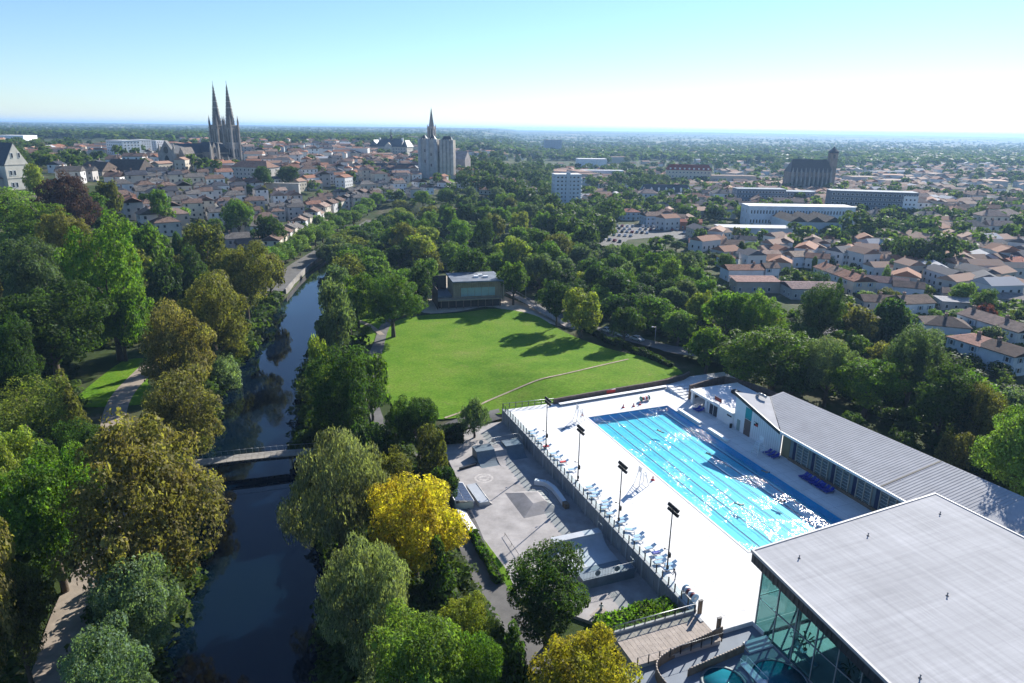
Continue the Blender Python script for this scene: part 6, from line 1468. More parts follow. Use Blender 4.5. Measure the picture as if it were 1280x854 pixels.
# hand placed houses right of the baths: windows, shutters, doors are parts
sh = MB(); sh.bx(-.5, .5, -.05, .01, -.5, .5); SHUT = sh.mesh('shutter', M['shutter'])
dr = MB(); dr.bx(-.5, .5, -.05, .02, 0, 2.1); DOOR = dr.mesh('door', mat('door_paint', (.10, .12, .14), .6, .1))
nh = [0]
def near_house(px, py, zr, W, D, Hh, rz, rc, wc, label, style='gable', chimney=True, shutters=True, zb=-2.0, door=True):
    """placed by the middle of its roof"""
    p = at(px, py, zb + zr); nh[0] += 1
    t = thing('house', label, 'house', (p[0], p[1], zb), rz)
    wall, roof, chim, _, spots = house_meshes(W, D, Hh, zr, style, 0, 100 + nh[0])
    wl = link('wall', wall, t, wc); rf = link('roof', roof, t, rc)
    if chimney and style in ('gable', 'hip'): link('chimney', chim, rf)
    for i, (x, y, z, a) in enumerate(spots):
        w = win(wl, (x, y, z), a, 1.0, 1.4)
        if shutters and (i % 3):
            for s in (-1, 1): link('shutter', SHUT, wl, loc=(x + s * .78 * math.cos(a), y + s * .78 * math.sin(a), z), rz=a, scale=(.5, 1, 1.4))
    if door: link('door', DOOR, wl, loc=(W * .12, -D / 2, 0))
    OCC.append((p[0], p[1], rz, -W / 2, W / 2, -D / 2, D / 2)); return t
TC, BR, PT, SL, GR, OR_ = [r[0] for r in ROOFS]; WH, CR, GY_, PA, TN = [w[0] for w in WALLS]
near_house(944, 348, 5.0, 17, 8, 4.4, .05, (.32, .20, .17), TN, 'long low tan house with a pink sloping roof behind bright green trees', 'mono', False)
near_house(1013, 353, 5.2, 19, 13, 4.0, .03, (.24, .17, .16), GY_, 'big shed with a pinkish corrugated roof beside the dark round tree', 'gable', False, False)
near_house(928, 331, 6.2, 15, 9, 4.8, .1, TC, (.60, .64, .68), 'wide blue white house with terracotta roof in front of walled yards')
near_house(962, 329, 6.8, 6, 7, 5.4, .1, BR, (.62, .65, .68), 'narrow blue white house right of the wide terracotta roofed one')
near_house(910, 318, 6.0, 7, 7, 4.6, .2, TC, (.55, .6, .65), 'small house with tiny tower like upper floor behind shrubs', 'hip')
near_house(879, 299, 6.0, 14, 9, 4.4, -.2, OR_, (.55, .6, .65), 'house with orange tiled roof and pale blue wall at the car park end')
near_house(913, 300, 6.4, 13, 9, 4.6, -.15, BR, PA, 'brown roofed house with a chimney right of the orange roofed one')
near_house(932, 295, 7.0, 11, 8, 5.4, -.3, SL, WH, 'white house with a dark slate roof behind the brown roofed one')
near_house(957, 313, 5.6, 12, 8, 4.4, .05, (.34, .24, .19), (.52, .40, .33), 'pinkish walled house with pale roof among the walled yards')
near_house(1000, 314, 6.8, 11, 9, 5.0, .2, (.36, .27, .20), (.58, .62, .66), 'blue white gabled house with a pale tan roof')
near_house(1022, 317, 6.4, 10, 8, 4.8, -.35, TC, WH, 'white house with terracotta roof at the head of the terrace row')
near_house(1042, 300, 5.6, 15, 11, 3.6, -.1, (.25, .20, .17), PA, 'bungalow with a wide pale hipped roof behind the trees', 'hip')
a0 = at(1030, 328, 5.5); a1 = at(1082, 346, 5.5); ta = math.atan2(a1[1] - a0[1], a1[0] - a0[0])
for i in range(4):
    f = (i + .5) / 4; near_house(1030 + 52 * f, 328 + 18 * f, 7.4, float(np.linalg.norm(a1[:2] - a0[:2])) / 4 - .1, 9, 5.6, ta, [TC, BR, TC, OR_][i], [CR, PA, WH, CR][i], ['leftmost', 'second', 'third', 'rightmost'][i] + ' house of the cream terrace row behind the pencil cypress')
near_house(1104, 315, 5.8, 15, 9, 4.0, .05, (.10, .07, .075), WH, 'house with dark plum roof and white chimney stack among trees')
near_house(1106, 346, 6.4, 16, 8, 4.8, -.42, (.30, .19, .16), (.60, .63, .66), 'long white house with pink tiled roof and brick chimneys')
near_house(1136, 352, 6.4, 10, 8, 4.8, -.42, BR, (.60, .62, .64), 'brown roofed end house right of the pink tiled one')
near_house(1100, 369, 4.6, 13, 8, 3.0, -.1, BR, GY_, 'low brown roofed cottage in front of the pink tiled house')
near_house(1140, 369, 7.6, 11, 9, 5.8, .2, (.19, .14, .11), (.62, .64, .66), 'tall white gabled house with a porch at the street bend')
near_house(1182, 396, 6.2, 12, 10, 4.4, -.35, (.13, .10, .085), (.55, .63, .70), 'pale blue house with a dark brown hipped roof by the street', 'hip')
a0 = at(1212, 385, 6.0); a1 = at(1290, 408, 6.0); ta = math.atan2(a1[1] - a0[1], a1[0] - a0[0]); LL = float(np.linalg.norm(a1[:2] - a0[:2]))
for i in range(3):
    f = (i + .5) / 3; near_house(1212 + 78 * f, 385 + 23 * f, 7.2, LL / 3 - .1, 9, 5.6, ta, [(.20, .15, .13), (.22, .16, .14), (.19, .15, .13)][i], WH, ['left', 'middle', 'right'][i] + ' house of the white terrace with an old mottled roof')
a0 = at(1200, 413, 6.0); a1 = at(1290, 440, 6.0); ta = math.atan2(a1[1] - a0[1], a1[0] - a0[0]); LL = float(np.linalg.norm(a1[:2] - a0[:2]))
near_house(1222, 419, 6.8, LL * .48, 10, 5.4, ta, (.38, .22, .17), (.60, .65, .69), 'pale blue house with pink hipped roof at the edge of the trees', 'hip')
near_house(1264, 431, 6.8, LL * .50, 10, 5.4, ta, (.10, .075, .065), (.60, .65, .69), 'pale blue house with dark brown roof at the right edge')
near_house(1196, 374, 3.4, 12, 9, 3.0, -.2, (.34, .34, .35), GY_, 'garage with flat grey roof behind the gabled house', 'flat', False, False)
near_house(1208, 362, 4.2, 15, 8, 2.8, -.5, (.20, .155, .135), GY_, 'low building with skylights in its brown roof', 'gable', False, False)
near_house(1256, 368, 3.8, 14, 6, 2.6, -.3, (.30, .26, .24), GY_, 'long garden shed with pale roof right of the red leaved shrub', 'mono', False, False)
near_house(1266, 322, 7.2, 12, 10, 5.2, .5, (.33, .14, .10), WH, 'white villa with a red gabled roof at the right edge')
near_house(1252, 262, 11.5, 22, 20, 8.0, .6, (.12, .095, .09), PA, 'large pale gabled building with a huge sloping wall', 'gable', False)
near_house(1218, 303, 8.0, 26, 10, 6.4, -.05, (.20, .155, .13), (.55, .60, .64), 'long pale blue house with a row of windows')
near_house(1164, 312, 7.0, 13, 9, 5.6, -.05, BR, (.42, .48, .54), 'blue grey house half hidden by dark trees')
near_house(1268, 296, 6.6, 18, 9, 5.2, -.05, (.22, .17, .15), PA, 'long pale house beyond the red gabled villa')
near_house(787, 261, 7.4, 13, 10, 5.6, .1, (.36, .17, .12), (.50, .57, .63), 'pale blue house with a bright red hipped roof beside the car park', 'hip')
near_house(815, 265, 8.2, 12, 12, 6.2, .2, BR, (.48, .54, .60), 'grey blue gabled house right of the red hipped one')
near_house(838, 262, 8.2, 14, 11, 6.4, -.3, (.22, .13, .10), CR, 'cream house with a brown roof above the car park')
near_house(848, 268, 8.2, 9, 10, 6.8, -.3, BR, (.42, .46, .50), 'tall grey house at the corner of the car park')
near_house(864, 274, 6.2, 13, 10, 4.8, -.2, (.30, .11, .07), (.45, .16, .09), 'house with a bright orange red end wall by the car park')
near_house(893, 284, 6.0, 16, 9, 4.6, -.2, GR, PA, 'long grey roofed building right of the orange red one')
def inpoly(x, y, poly):
    c = False; n = len(poly)
    for i in range(n):
        (x0, y0), (x1, y1) = poly[i], poly[(i + 1) % n]
        if (y0 > y) != (y1 > y) and x < (x1 - x0) * (y - y0) / (y1 - y0) + x0: c = not c
    return c
def fill_houses(zone, poly, n, rot, kinds, dist, walls, roofs, sc=(.9, 1.1), jit=.12):
    xs = [p[0] for p in poly]; ys = [p[1] for p in poly]; pts = []; tries = 0
    while len(pts) < n and tries < n * 60:
        tries += 1; px, py = rng.uniform(min(xs), max(xs)), rng.uniform(min(ys), max(ys))
        if not inpoly(px, py, poly): continue
        g = gp(px, py, 4.0)
        if g is None or blocked(g[0], g[1], 2.0 + dist * .3): continue
        if any((g[0] - q[0]) ** 2 + (g[1] - q[1]) ** 2 < dist ** 2 for q in pts): continue
        pts.append(g); rz = rot(g) if callable(rot) else rot
        put_house(int(rng.choice(kinds)), g[0], g[1], g[2], rz + rng.choice([0, 0, math.pi / 2]) + rng.uniform(-jit, jit), ROOFS[int(rng.choice(roofs))], WALLS[int(rng.choice(walls))], zone, rng.uniform(*sc))
ZH = ('on the hillside left of the river', 'hillside left of the river'); ZO = ('of the old town around the market hall', 'old town round the market hall'); ZL = ('left of the twin spired church', 'rooftops left of the twin spired church'); ZR = ('of the right hand town', 'town between car park and churches'); ZQ = ('along the quay', 'row along the quay')
qline = [(352, 318), (372, 300), (392, 285), (412, 272), (432, 263), (452, 255), (472, 248), (492, 243)]
qpts = [gp(x - 14, y - 2, 3.0) for x, y in qline]
for a, c in zip(qpts[:-1], qpts[1:]):
    d = c - a; L = float(np.linalg.norm(d[:2])); n = max(1, int(L / 10.5)); an_ = math.atan2(d[1], d[0])
    for i in range(n):
        f = (i + .5) / n; x, y = a[0] + d[0] * f, a[1] + d[1] * f
        if not blocked(x, y, 1.0): put_house(int(rng.choice([0, 4, 7])), x, y, hz1(x, y), an_ + math.pi, ROOFS[int(rng.choice([1, 1, 2, 4]))], WALLS[int(rng.choice([0, 1, 3]))], ZQ)
fill_houses(ZH, [(150, 232), (200, 216), (300, 224), (345, 240), (385, 252), (420, 240), (520, 224), (540, 236), (480, 244), (420, 268), (380, 292), (335, 316), (292, 306), (300, 275), (235, 262), (215, 285), (180, 272), (140, 250)], 82, lambda g: .9 + .3 * math.sin(g[0] * .01), [0, 0, 1, 3, 4, 6, 7, 4], 10.5, [0, 0, 1, 2, 3, 2], [0, 1, 1, 2, 1, 4, 4, 3])
fill_houses(ZO, [(300, 190), (345, 180), (440, 180), (520, 178), (525, 226), (440, 226), (385, 232), (340, 212)], 60, .5, [0, 1, 4, 8, 6, 7], 12, [0, 1, 2, 3, 2], [0, 1, 2, 3, 1, 2], (1.0, 1.25))
fill_houses(ZL, [(45, 186), (120, 182), (250, 176), (200, 196), (190, 210), (120, 226), (60, 222)], 34, .2, [0, 1, 2, 5, 9, 2], 12, [0, 1, 2, 3], [1, 1, 3, 2, 4, 4], (.9, 1.15))
fill_houses(ZR, [(760, 242), (830, 236), (900, 240), (920, 255), (1140, 246), (1280, 235), (1280, 290), (1190, 292), (1140, 268), (1060, 282), (920, 278), (890, 262), (790, 252)], 66, -.1, [0, 1, 3, 5, 6, 8, 10], 14, [0, 1, 3, 2], [0, 1, 1, 2, 3, 4], (1.0, 1.3))
def label_list(lst, fmt):
    seen = {}
    for t, desc, px in sorted(lst, key=lambda q: q[2]):
        i = seen.get(desc, 0); seen[desc] = i + 1; t['label'] = fmt(desc, i)
label_list([(t, (wc, rc, zone[1]), pix(t.location)[0]) for t, zone, rc, wc in HLIST], lambda d, i: f'{d[0]} house, {d[1]} roof, {d[2]}, {ordn(i)} such from left')
# ------------------------------------------------------------------ trees
def crown_pts(shape, n, r, sub=0):
    """points and outward directions of a leafy crown in a unit box: width 1, height 1"""
    L = []
    if shape == 'round':
        L.append((0, 0, .56, .27, .27, .26)); k = 19; ax = r.uniform(.8, 1.15)
        for i in range(k):
            a = i * 2.4 + r.uniform(-.6, .6); e = -.45 + 1.4 * (i + .5) / k + r.uniform(-.15, .15); c = math.cos(e * 1.2); R = r.uniform(.10, .215); rr = r.uniform(.22, .37)
            L.append((c * math.cos(a) * rr * ax, c * math.sin(a) * rr / ax, .56 + math.sin(e * 1.2) * r.uniform(.22, .34), R, R * r.uniform(.8, 1.2), R * r.uniform(.6, .95)))
    elif shape == 'tall':
        L.append((0, 0, .55, .30, .30, .40)); k = 18
        for i in range(k):
            a = i * 2.4 + r.uniform(-.4, .4); z = .22 + .68 * (i + .5) / k; rad = .30 * math.sin(math.pi * min(1, (z - .05) * 1.02)) ** .6; R = r.uniform(.11, .19)
            L.append((rad * math.cos(a), rad * math.sin(a), z, R, R, R * .8))
    elif shape == 'willow':
        L.append((0, 0, .62, .30, .30, .27)); k = 17
        for i in range(k):
            a = i * 2.4 + r.uniform(-.4, .4); e = (i + .5) / k; R = r.uniform(.13, .19); rad = .36 * (1 - e * .75)
            L.append((rad * math.cos(a), rad * math.sin(a), .42 + .42 * e, R, R, R * 1.25))
    elif shape == 'conic':
        k = 26
        for i in range(k):
            f = (i + .5) / k; a = i * 2.4; rad = .40 * (1 - f) ** .85; R = .07 + .13 * (1 - f)
            L.append((rad * math.cos(a) * .75, rad * math.sin(a) * .75, .08 + .86 * f, R * 1.1, R * 1.1, R * .7))
        L.append((0, 0, .35, .22, .22, .3)); L.append((0, 0, .65, .12, .12, .28))
    elif shape == 'column':
        L = [(0, 0, .5, .40, .40, .45), (.05, 0, .3, .4, .4, .26), (-.05, .05, .72, .32, .32, .24)]
        for i in range(8): L.append((.28 * math.cos(i * 2.4), .28 * math.sin(i * 2.4), .15 + .08 * i, .18, .18, .12))
    elif shape == 'cedar':
        k = 22
        for i in range(k):
            f = (i + .5) / k; a = i * 2.4 + r.uniform(-.3, .3); rad = (.40 - .25 * f) * r.uniform(.5, 1.05)
            L.append((rad * math.cos(a), rad * math.sin(a), .28 + .66 * f, r.uniform(.14, .22), r.uniform(.14, .22), r.uniform(.04, .07)))
        L.append((0, 0, .55, .2, .2, .3))
    elif shape == 'shrub':
        L.append((0, 0, .35, .38, .38, .40)); k = 10
        for i in range(k): a = i * 2.4; R = r.uniform(.16, .24); L.append((.3 * math.cos(a), .3 * math.sin(a), r.uniform(.2, .7), R, R, R))
    L = np.array(L)
    if sub:
        out = [L * np.array([1, 1, 1, .86, .86, .86])]
        for q in L:
            for _ in range(sub):
                d = r.normal(0, 1, 3); d[2] = d[2] * .8 + .25; d /= np.linalg.norm(d); rr = r.uniform(.26, .52)
                out.append(np.concatenate([q[:3] + d * q[3:6] * r.uniform(.72, 1.12), q[3:6] * rr])[None])
        L = np.concatenate(out)
    wts = (L[:, 3] * L[:, 4] + 2 * L[:, 3] * L[:, 5]); wts /= wts.sum()
    m = int(n * 2.6); ci = r.choice(len(L), m, p=wts); d = r.normal(0, 1, (m, 3)); d /= np.linalg.norm(d, axis=1, keepdims=True)
    rad = 1 - .32 * r.random(m) ** 2 + r.exponential(.05, m); rad = np.where(r.random(m) < .14, r.uniform(.3, .8, m), rad)
    p = L[ci, :3] + d * rad[:, None] * L[ci, 3:6]
    keep = np.ones(m, bool)
    for q in L:
        e = (((p - q[:3]) / q[3:6]) ** 2).sum(1); keep &= (e > .40) | (r.random(m) < .14)
    ph = r.uniform(0, 6, 3)
    gap = np.sin(p[:, 0] * 17 + ph[0]) + np.sin(p[:, 1] * 19 + ph[1]) + np.sin(p[:, 2] * 21 + ph[2])
    keep &= (gap < 1.35) | (r.random(m) < .25)
    keep &= p[:, 2] > .02
    p, d = p[keep][:n], d[keep][:n]
    return p, d
def crown_mesh(name, shape, n, leaf, seed, material):
    r = np.random.default_rng(seed); p, d = crown_pts(shape, n, r, 0 if shape in ('conic', 'column') or n < 2000 else 5 if n > 9000 else 4)
    if shape == 'willow':
        nrm = d * np.array([1, 1, .3]) + r.normal(0, .35, p.shape)
        nrm /= np.linalg.norm(nrm, axis=1, keepdims=True); dn = np.array([0, 0, -1.0]) + r.normal(0, .25, p.shape); t = dn - nrm * (dn * nrm).sum(1, keepdims=True); t /= np.linalg.norm(t, axis=1, keepdims=True); s = np.cross(nrm, t)
        a = (leaf * r.uniform(.9, 1.9, len(p)))[:, None]; b = a * .30
        V = np.stack([p - t * a, p - s * b + nrm * b * .5, p + t * a, p + s * b + nrm * b * .5], 1).reshape(-1, 3); Fc = np.arange(len(V)).reshape(-1, 4)
    else:
        nrm = d * .9 + np.array([0, 0, .35]) + r.normal(0, .55, p.shape); V, Fc = leaf_quads(p, nrm, leaf, r)
    me = np_mesh(name, V, Fc); me.materials.append(material); return me
def trunk_mesh(shape, seed):
    r = random.Random(seed); b = MB()
    h = {'round': .45, 'tall': .5, 'willow': .5, 'conic': .8, 'column': .6, 'cedar': .85, 'shrub': .2}[shape]; R = {'column': .05, 'shrub': .03}.get(shape, .032)
    pts = [(0, 0, -.06)] + [(r.uniform(-.015, .015), r.uniform(-.015, .015), h * (i + 1) / 4) for i in range(4)]
    for i in range(4): b.tube(pts[i], pts[i + 1], R * (1.25 - .22 * i), R * (1.25 - .22 * (i + 1)), 8, cap=False)
    for i in range(7):
        a = i * 2.4; z = h * (.5 + .5 * i / 7); q = (.26 * math.cos(a), .26 * math.sin(a), min(z + .22, .95)); m = (q[0] * .45 + .02, q[1] * .45, z + .10)
        if shape in ('column', 'conic'): q = (q[0] * .7, q[1] * .7, z + .02); m = (q[0] * .5, q[1] * .5, z + .01)
        b.tube((0, 0, z), m, R * .5, R * .35, 6, cap=False); b.tube(m, q, R * .35, R * .12, 5, cap=False)
    return b.mesh('trunk', M['bark'])
SHAPES = ['round', 'tall', 'willow', 'conic', 'column', 'cedar', 'shrub']
CM = {}; TM = {}
for si, s in enumerate(SHAPES):
    for lod, (n, leaf, nv) in {'near': (25000, .0102, 2), 'mid': (6000, .0215, 2), 'far': (1300, .045, 2)}.items():
        if s in ('cedar', 'column', 'shrub') and lod == 'near': n, nv = 13000, 1
        for v in range(3 if s == 'round' else nv): CM[s, lod, v] = crown_mesh(f'{s}_crown', s, n, leaf * (1.5 if s == 'column' else 1), 1000 + si * 50 + v * 7 + len(lod), M['leaf'])
    TM[s] = trunk_mesh(s, si)
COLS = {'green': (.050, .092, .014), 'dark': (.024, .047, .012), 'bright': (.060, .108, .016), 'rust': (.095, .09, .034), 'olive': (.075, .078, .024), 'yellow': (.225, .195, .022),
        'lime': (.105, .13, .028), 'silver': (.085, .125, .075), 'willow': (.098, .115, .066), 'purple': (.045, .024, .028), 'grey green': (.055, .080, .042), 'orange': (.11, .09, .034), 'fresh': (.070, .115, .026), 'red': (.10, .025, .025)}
TLIST = []; TP = []
def tree(x, y, z, h, w, shape, cname, zone, lod, label=None, species='tree'):
    t = thing({'conic': 'conifer_tree', 'column': 'cypress_tree', 'willow': 'willow_tree', 'shrub': 'shrub', 'cedar': 'cedar_tree'}.get(shape, 'broadleaf_tree'), label or '', 'shrub' if shape == 'shrub' else 'tree', (x, y, z - .2), float(rng.uniform(0, 6.28)), 'trees ' + zone if not label else None)
    nv = max(k[2] for k in CM if k[0] == shape and k[1] == lod) + 1
    me = CM[shape, lod, int(rng.integers(nv))]; c = np.array(COLS[cname]) * rng.uniform(1.3, 1.85)
    link('crown', me, t, tuple(np.clip(c * np.array([rng.uniform(.93, 1.07), 1, 1]), 0, 1)), scale=(w, w * rng.uniform(.92, 1.08), h)); link('trunk', TM[shape], t, scale=(w, w, h))
    TP.append((x, y, w * .5))
    if not label: TLIST.append((t, (cname, shape, zone)))
    return t
def T(px, ytop, ybase, wpx, shape, cname, label, zmin=None):
    g = gp(px, ybase)
    k = depth(g) / F; w = wpx * k; top = atY(px, ytop, g[1]); h = max(float(top[2]) - g[2], w * .5)
    lod = 'near' if wpx > 62 else 'mid'
    return tree(g[0], g[1], g[2], h, w, shape, cname, '', lod, label)
# left bank park, by hand
for a in ((-2, 590, 900, 120, 'round', 'rust', 'rust brown tree cut by the left edge at the bottom'), (22, 528, 690, 115, 'round', 'lime', 'yellow green tree at the left edge above the rust brown one'),
          (82, 556, 740, 125, 'round', 'green', 'mid green tree between the yellow green and the big rust tree'), (198, 526, 785, 185, 'round', 'rust', 'biggest rust coloured tree leaning over the river near the footbridge'),
          (188, 700, 850, 112, 'round', 'silver', 'blue green tree below the big rust tree'), (148, 788, 940, 118, 'round', 'silver', 'blue green tree cut by the bottom edge at left'),
          (236, 466, 600, 108, 'round', 'rust', 'rust olive tree just above the footbridge end'), (234, 382, 520, 92, 'round', 'rust', 'rust tree third up along the left river bank'),
          (274, 345, 470, 92, 'round', 'olive', 'brown olive round tree on the left river bank bend'), (312, 296, 412, 82, 'round', 'olive', 'olive tree on the left bank near the quay'),
          (263, 272, 380, 62, 'tall', 'olive', 'tall olive brown tree behind the river bank row'), (246, 300, 392, 70, 'conic', 'dark', 'dark broad conifer in the park above the river'),
          (150, 276, 450, 105, 'tall', 'bright', 'brightest green tall tree in the park'), (76, 348, 486, 138, 'round', 'dark', 'huge dark evergreen in the middle of the park'),
          (57, 302, 420, 86, 'round', 'grey green', 'grey green tree behind the huge dark evergreen'), (-2, 288, 480, 62, 'tall', 'orange', 'orange leaved tree at the left edge of the park'),
          (158, 358, 452, 72, 'round', 'green', 'mid green tree under the brightest green one'), (96, 262, 370, 66, 'round', 'olive', 'brown tinged tree left of the brightest green one'),
          (192, 270, 372, 62, 'round', 'green', 'leafy green tree right of the brightest green one'), (90, 216, 305, 78, 'round', 'purple', 'dark purple leaved tree below the rooftops'),
          (22, 232, 335, 100, 'cedar', 'fresh', 'spreading light green cedar at the left edge'), (62, 250, 340, 85, 'cedar', 'green', 'spreading mid green cedar beside the lighter one'),
          (48, 203, 252, 30, 'tall', 'lime', 'small yellow green tree right of the white manor'), (141, 221, 285, 38, 'round', 'olive', 'brown tree in front of the tiled houses'),
          (125, 240, 290, 40, 'cedar', 'green', 'umbrella shaped pine behind the purple tree'), (34, 474, 570, 110, 'shrub', 'lime', 'mass of yellow green shrubs at the left edge'),
          (281, 432, 492, 38, 'shrub', 'silver', 'blue green bush hanging over the left bank'), (340, 308, 378, 44, 'round', 'olive', 'olive tree nearest the quay wall'),
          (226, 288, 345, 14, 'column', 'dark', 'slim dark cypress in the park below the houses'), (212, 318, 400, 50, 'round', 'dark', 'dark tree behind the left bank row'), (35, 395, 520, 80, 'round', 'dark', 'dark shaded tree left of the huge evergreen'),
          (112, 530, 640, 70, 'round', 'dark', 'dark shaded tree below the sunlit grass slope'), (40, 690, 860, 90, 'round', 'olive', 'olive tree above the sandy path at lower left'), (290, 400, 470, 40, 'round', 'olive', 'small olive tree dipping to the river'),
          (170, 300, 380, 60, 'round', 'lime', 'yellow green tree beside the brightest green one'), (205, 232, 290, 30, 'round', 'green', 'small round green tree among hillside houses'), (300, 245, 300, 36, 'round', 'green', 'green tree in the hillside gardens'), (340, 265, 318, 38, 'round', 'dark', 'dark brown green tree above the quay houses'),
          (330, 205, 240, 26, 'round', 'dark', 'dark tree on the terrace beside the abbey house'), (362, 205, 236, 34, 'round', 'dark', 'dark clump of foliage on the terrace wall'),
          # right bank
          (423, 343, 455, 48, 'tall', 'grey green', 'tall grey green tree on the right river bank'), (404, 415, 522, 30, 'tall', 'lime', 'slender yellow green poplar at the right bank'),
          (436, 436, 575, 98, 'round', 'dark', 'large dark tree on the right bank above the footbridge'), (466, 432, 530, 52, 'round', 'green', 'green tree left of the lawn path'),
          (492, 344, 422, 78, 'round', 'green', 'round tree standing alone at the far left corner of the lawn'), (524, 488, 585, 64, 'round', 'dark', 'dark round tree at the near left corner of the lawn'),
          (541, 528, 614, 46, 'tall', 'olive', 'dark olive tree beside the dark round one'), (593, 499, 549, 46, 'willow', 'grey green', 'small weeping tree between lawn and skatepark'),
          (481, 528, 588, 56, 'conic', 'dark', 'dark cone shaped yew near the lawn corner'), (430, 543, 722, 136, 'willow', 'willow', 'large grey green willow beside the footbridge'),
          (494, 562, 690, 84, 'round', 'olive', 'olive yellow tree behind the large willow'), (522, 596, 745, 124, 'round', 'yellow', 'golden yellow tree left of the skatepark'),
          (548, 664, 765, 60, 'conic', 'dark', 'dark cone shaped evergreen below the golden tree'), (554, 578, 632, 42, 'round', 'dark', 'small dark round tree at the skatepark corner'),
          (466, 682, 845, 138, 'willow', 'willow', 'second grey green willow nearer the bottom edge'), (525, 762, 925, 128, 'round', 'fresh', 'fresh green tree cut by the bottom edge'),
          (582, 740, 840, 74, 'round', 'lime', 'yellow green tree left of the big dark round one'), (684, 689, 815, 122, 'round', 'dark', 'big dark round tree at the near end of the skatepark'),
          (640, 770, 885, 62, 'conic', 'dark', 'dark conical evergreen under the big dark round tree'), (722, 788, 925, 132, 'round', 'yellow', 'golden yellow tree cut by the bottom edge by the boardwalk'),
          (595, 800, 920, 80, 'round', 'green', 'green tree cut by the bottom edge'), (455, 520, 600, 60, 'round', 'dark', 'dark tree behind the willow'), (500, 500, 560, 40, 'round', 'green', 'green tree beside the lawn path'), (412, 480, 560, 44, 'round', 'dark', 'dark tree overhanging the right river bank'),
          # right of the lawn and the baths
          (882, 405, 470, 60, 'round', 'green', 'round tree at the road end above the baths'), (962, 408, 492, 135, 'round', 'green', 'broad tree with yellowing top behind the bath house'), (915, 420, 478, 70, 'round', 'grey green', 'grey green tree left of the yellowing broad one'),
          (940, 362, 440, 66, 'round', 'bright', 'bright green tree in front of the pink roofed house'), (905, 358, 435, 56, 'round', 'bright', 'smaller bright green tree left of its twin'), (1018, 356, 440, 68, 'round', 'dark', 'dark umbrella shaped pine beside the corrugated roof'),
          (1062, 375, 440, 62, 'round', 'olive', 'olive tree right of the dark umbrella pine'), (1108, 371, 435, 48, 'column', 'dark', 'dense dark clipped tree beside the street'), (1046, 346, 380, 9, 'column', 'dark', 'pencil cypress in front of the cream terrace'),
          (1030, 424, 508, 70, 'round', 'grey green', 'grey green tree behind the bath house ridge'), (1080, 442, 524, 95, 'round', 'green', 'large green tree behind the grey seamed roof'), (1130, 412, 520, 80, 'round', 'grey green', 'tall grey green tree in front of the street'),
          (1168, 455, 560, 90, 'round', 'dark', 'dark tree on the slope right of the grey roof'), (1262, 500, 640, 110, 'round', 'fresh', 'large fresh green tree at the right edge'), (1215, 480, 570, 70, 'round', 'olive', 'olive tree left of the large fresh green one'),
          (1205, 462, 545, 62, 'round', 'green', 'green tree below the pale blue houses'), (1258, 482, 548, 56, 'round', 'silver', 'silvery olive tree below the dark roofed house'), (1060, 510, 560, 40, 'round', 'dark', 'dark tree touching the far edge of the seamed roof'),
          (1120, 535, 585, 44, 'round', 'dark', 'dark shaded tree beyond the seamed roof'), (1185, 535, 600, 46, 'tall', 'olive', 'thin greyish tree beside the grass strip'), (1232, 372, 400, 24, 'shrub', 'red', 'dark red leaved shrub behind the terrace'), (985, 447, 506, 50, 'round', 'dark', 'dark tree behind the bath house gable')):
    T(*a)
LAWNP = [tuple(p) for p in lawn_poly]
def free(x, y, m=1.0):
    w, l = loc(x, y)
    if -37 < w < 42 and -13 < l < 75: return False
    if inpoly(x, y, LAWNP): return False
    for pts, hw in STRIPS:
        if abs(pts[:, 0].mean() - x) > 120 or abs(pts[:, 1].mean() - y) > 160: continue
        if np.min((pts[:, 0] - x) ** 2 + (pts[:, 1] - y) ** 2) < (hw + m) ** 2: return False
    return True
CLEAR = [[(762, 280), (855, 280), (860, 291), (762, 293)], [(95, 436), (215, 428), (222, 515), (100, 528)], [(690, 216), (728, 216), (728, 250), (690, 250)]]
def clear(x, y, z, h):
    for f in (.35, .7, 1.0):
        q = pix((x, y, z + h * f))
        if any(inpoly(q[0], q[1], c) for c in CLEAR): return False
    return True
def fill_trees(zone, poly, n, dist, hr, wr, palette, shapes, lod, avoid=1.5):
    xs = [p[0] for p in poly]; ys = [p[1] for p in poly]; m = 0; tries = 0
    while m < n and tries < n * 50:
        tries += 1; px, py = rng.uniform(min(xs), max(xs)), rng.uniform(min(ys), max(ys))
        if not inpoly(px, py, poly): continue
        h = rng.uniform(*hr); g = gp(px, py, h * .65)
        if g is None or blocked(g[0], g[1], avoid) or not free(g[0], g[1], 1.5): continue
        w = rng.uniform(*wr)
        if any((g[0] - q[0]) ** 2 + (g[1] - q[1]) ** 2 < (dist + .25 * (w * .5 + q[2])) ** 2 for q in TP): continue
        if abs(g[0] - rx(g[1])) < 11 and g[1] < 470: continue
        if not clear(g[0], g[1], g[2], h): continue
        s = str(rng.choice(shapes)); c = str(rng.choice(palette))
        if s in ('column',): w *= .4
        if s == 'conic': w *= .7
        tree(g[0], g[1], g[2], h, w, s, c, zone, lod); m += 1
W1 = 'in the island wood beyond the lawn'; W2 = 'in the wood right of the lawn'; W3 = 'in gardens of the right hand town'; W4 = 'on the slope behind the baths'; W5 = 'in the park left of the river'; W6 = 'among the hillside houses'; WQ = 'in the plane tree row along the quay'
for qy in (256, 264, 272, 281, 290, 300, 311, 322, 334, 347, 361, 376, 392, 409, 427, 446, 466, 488):
    qx = float(rx(qy)) - 22.5 + rng.uniform(-1, 1); g = (qx, qy, hz1(qx, qy)); tree(g[0], g[1], g[2], rng.uniform(10.5, 13), rng.uniform(11, 13), 'round', 'fresh', WQ, 'mid')
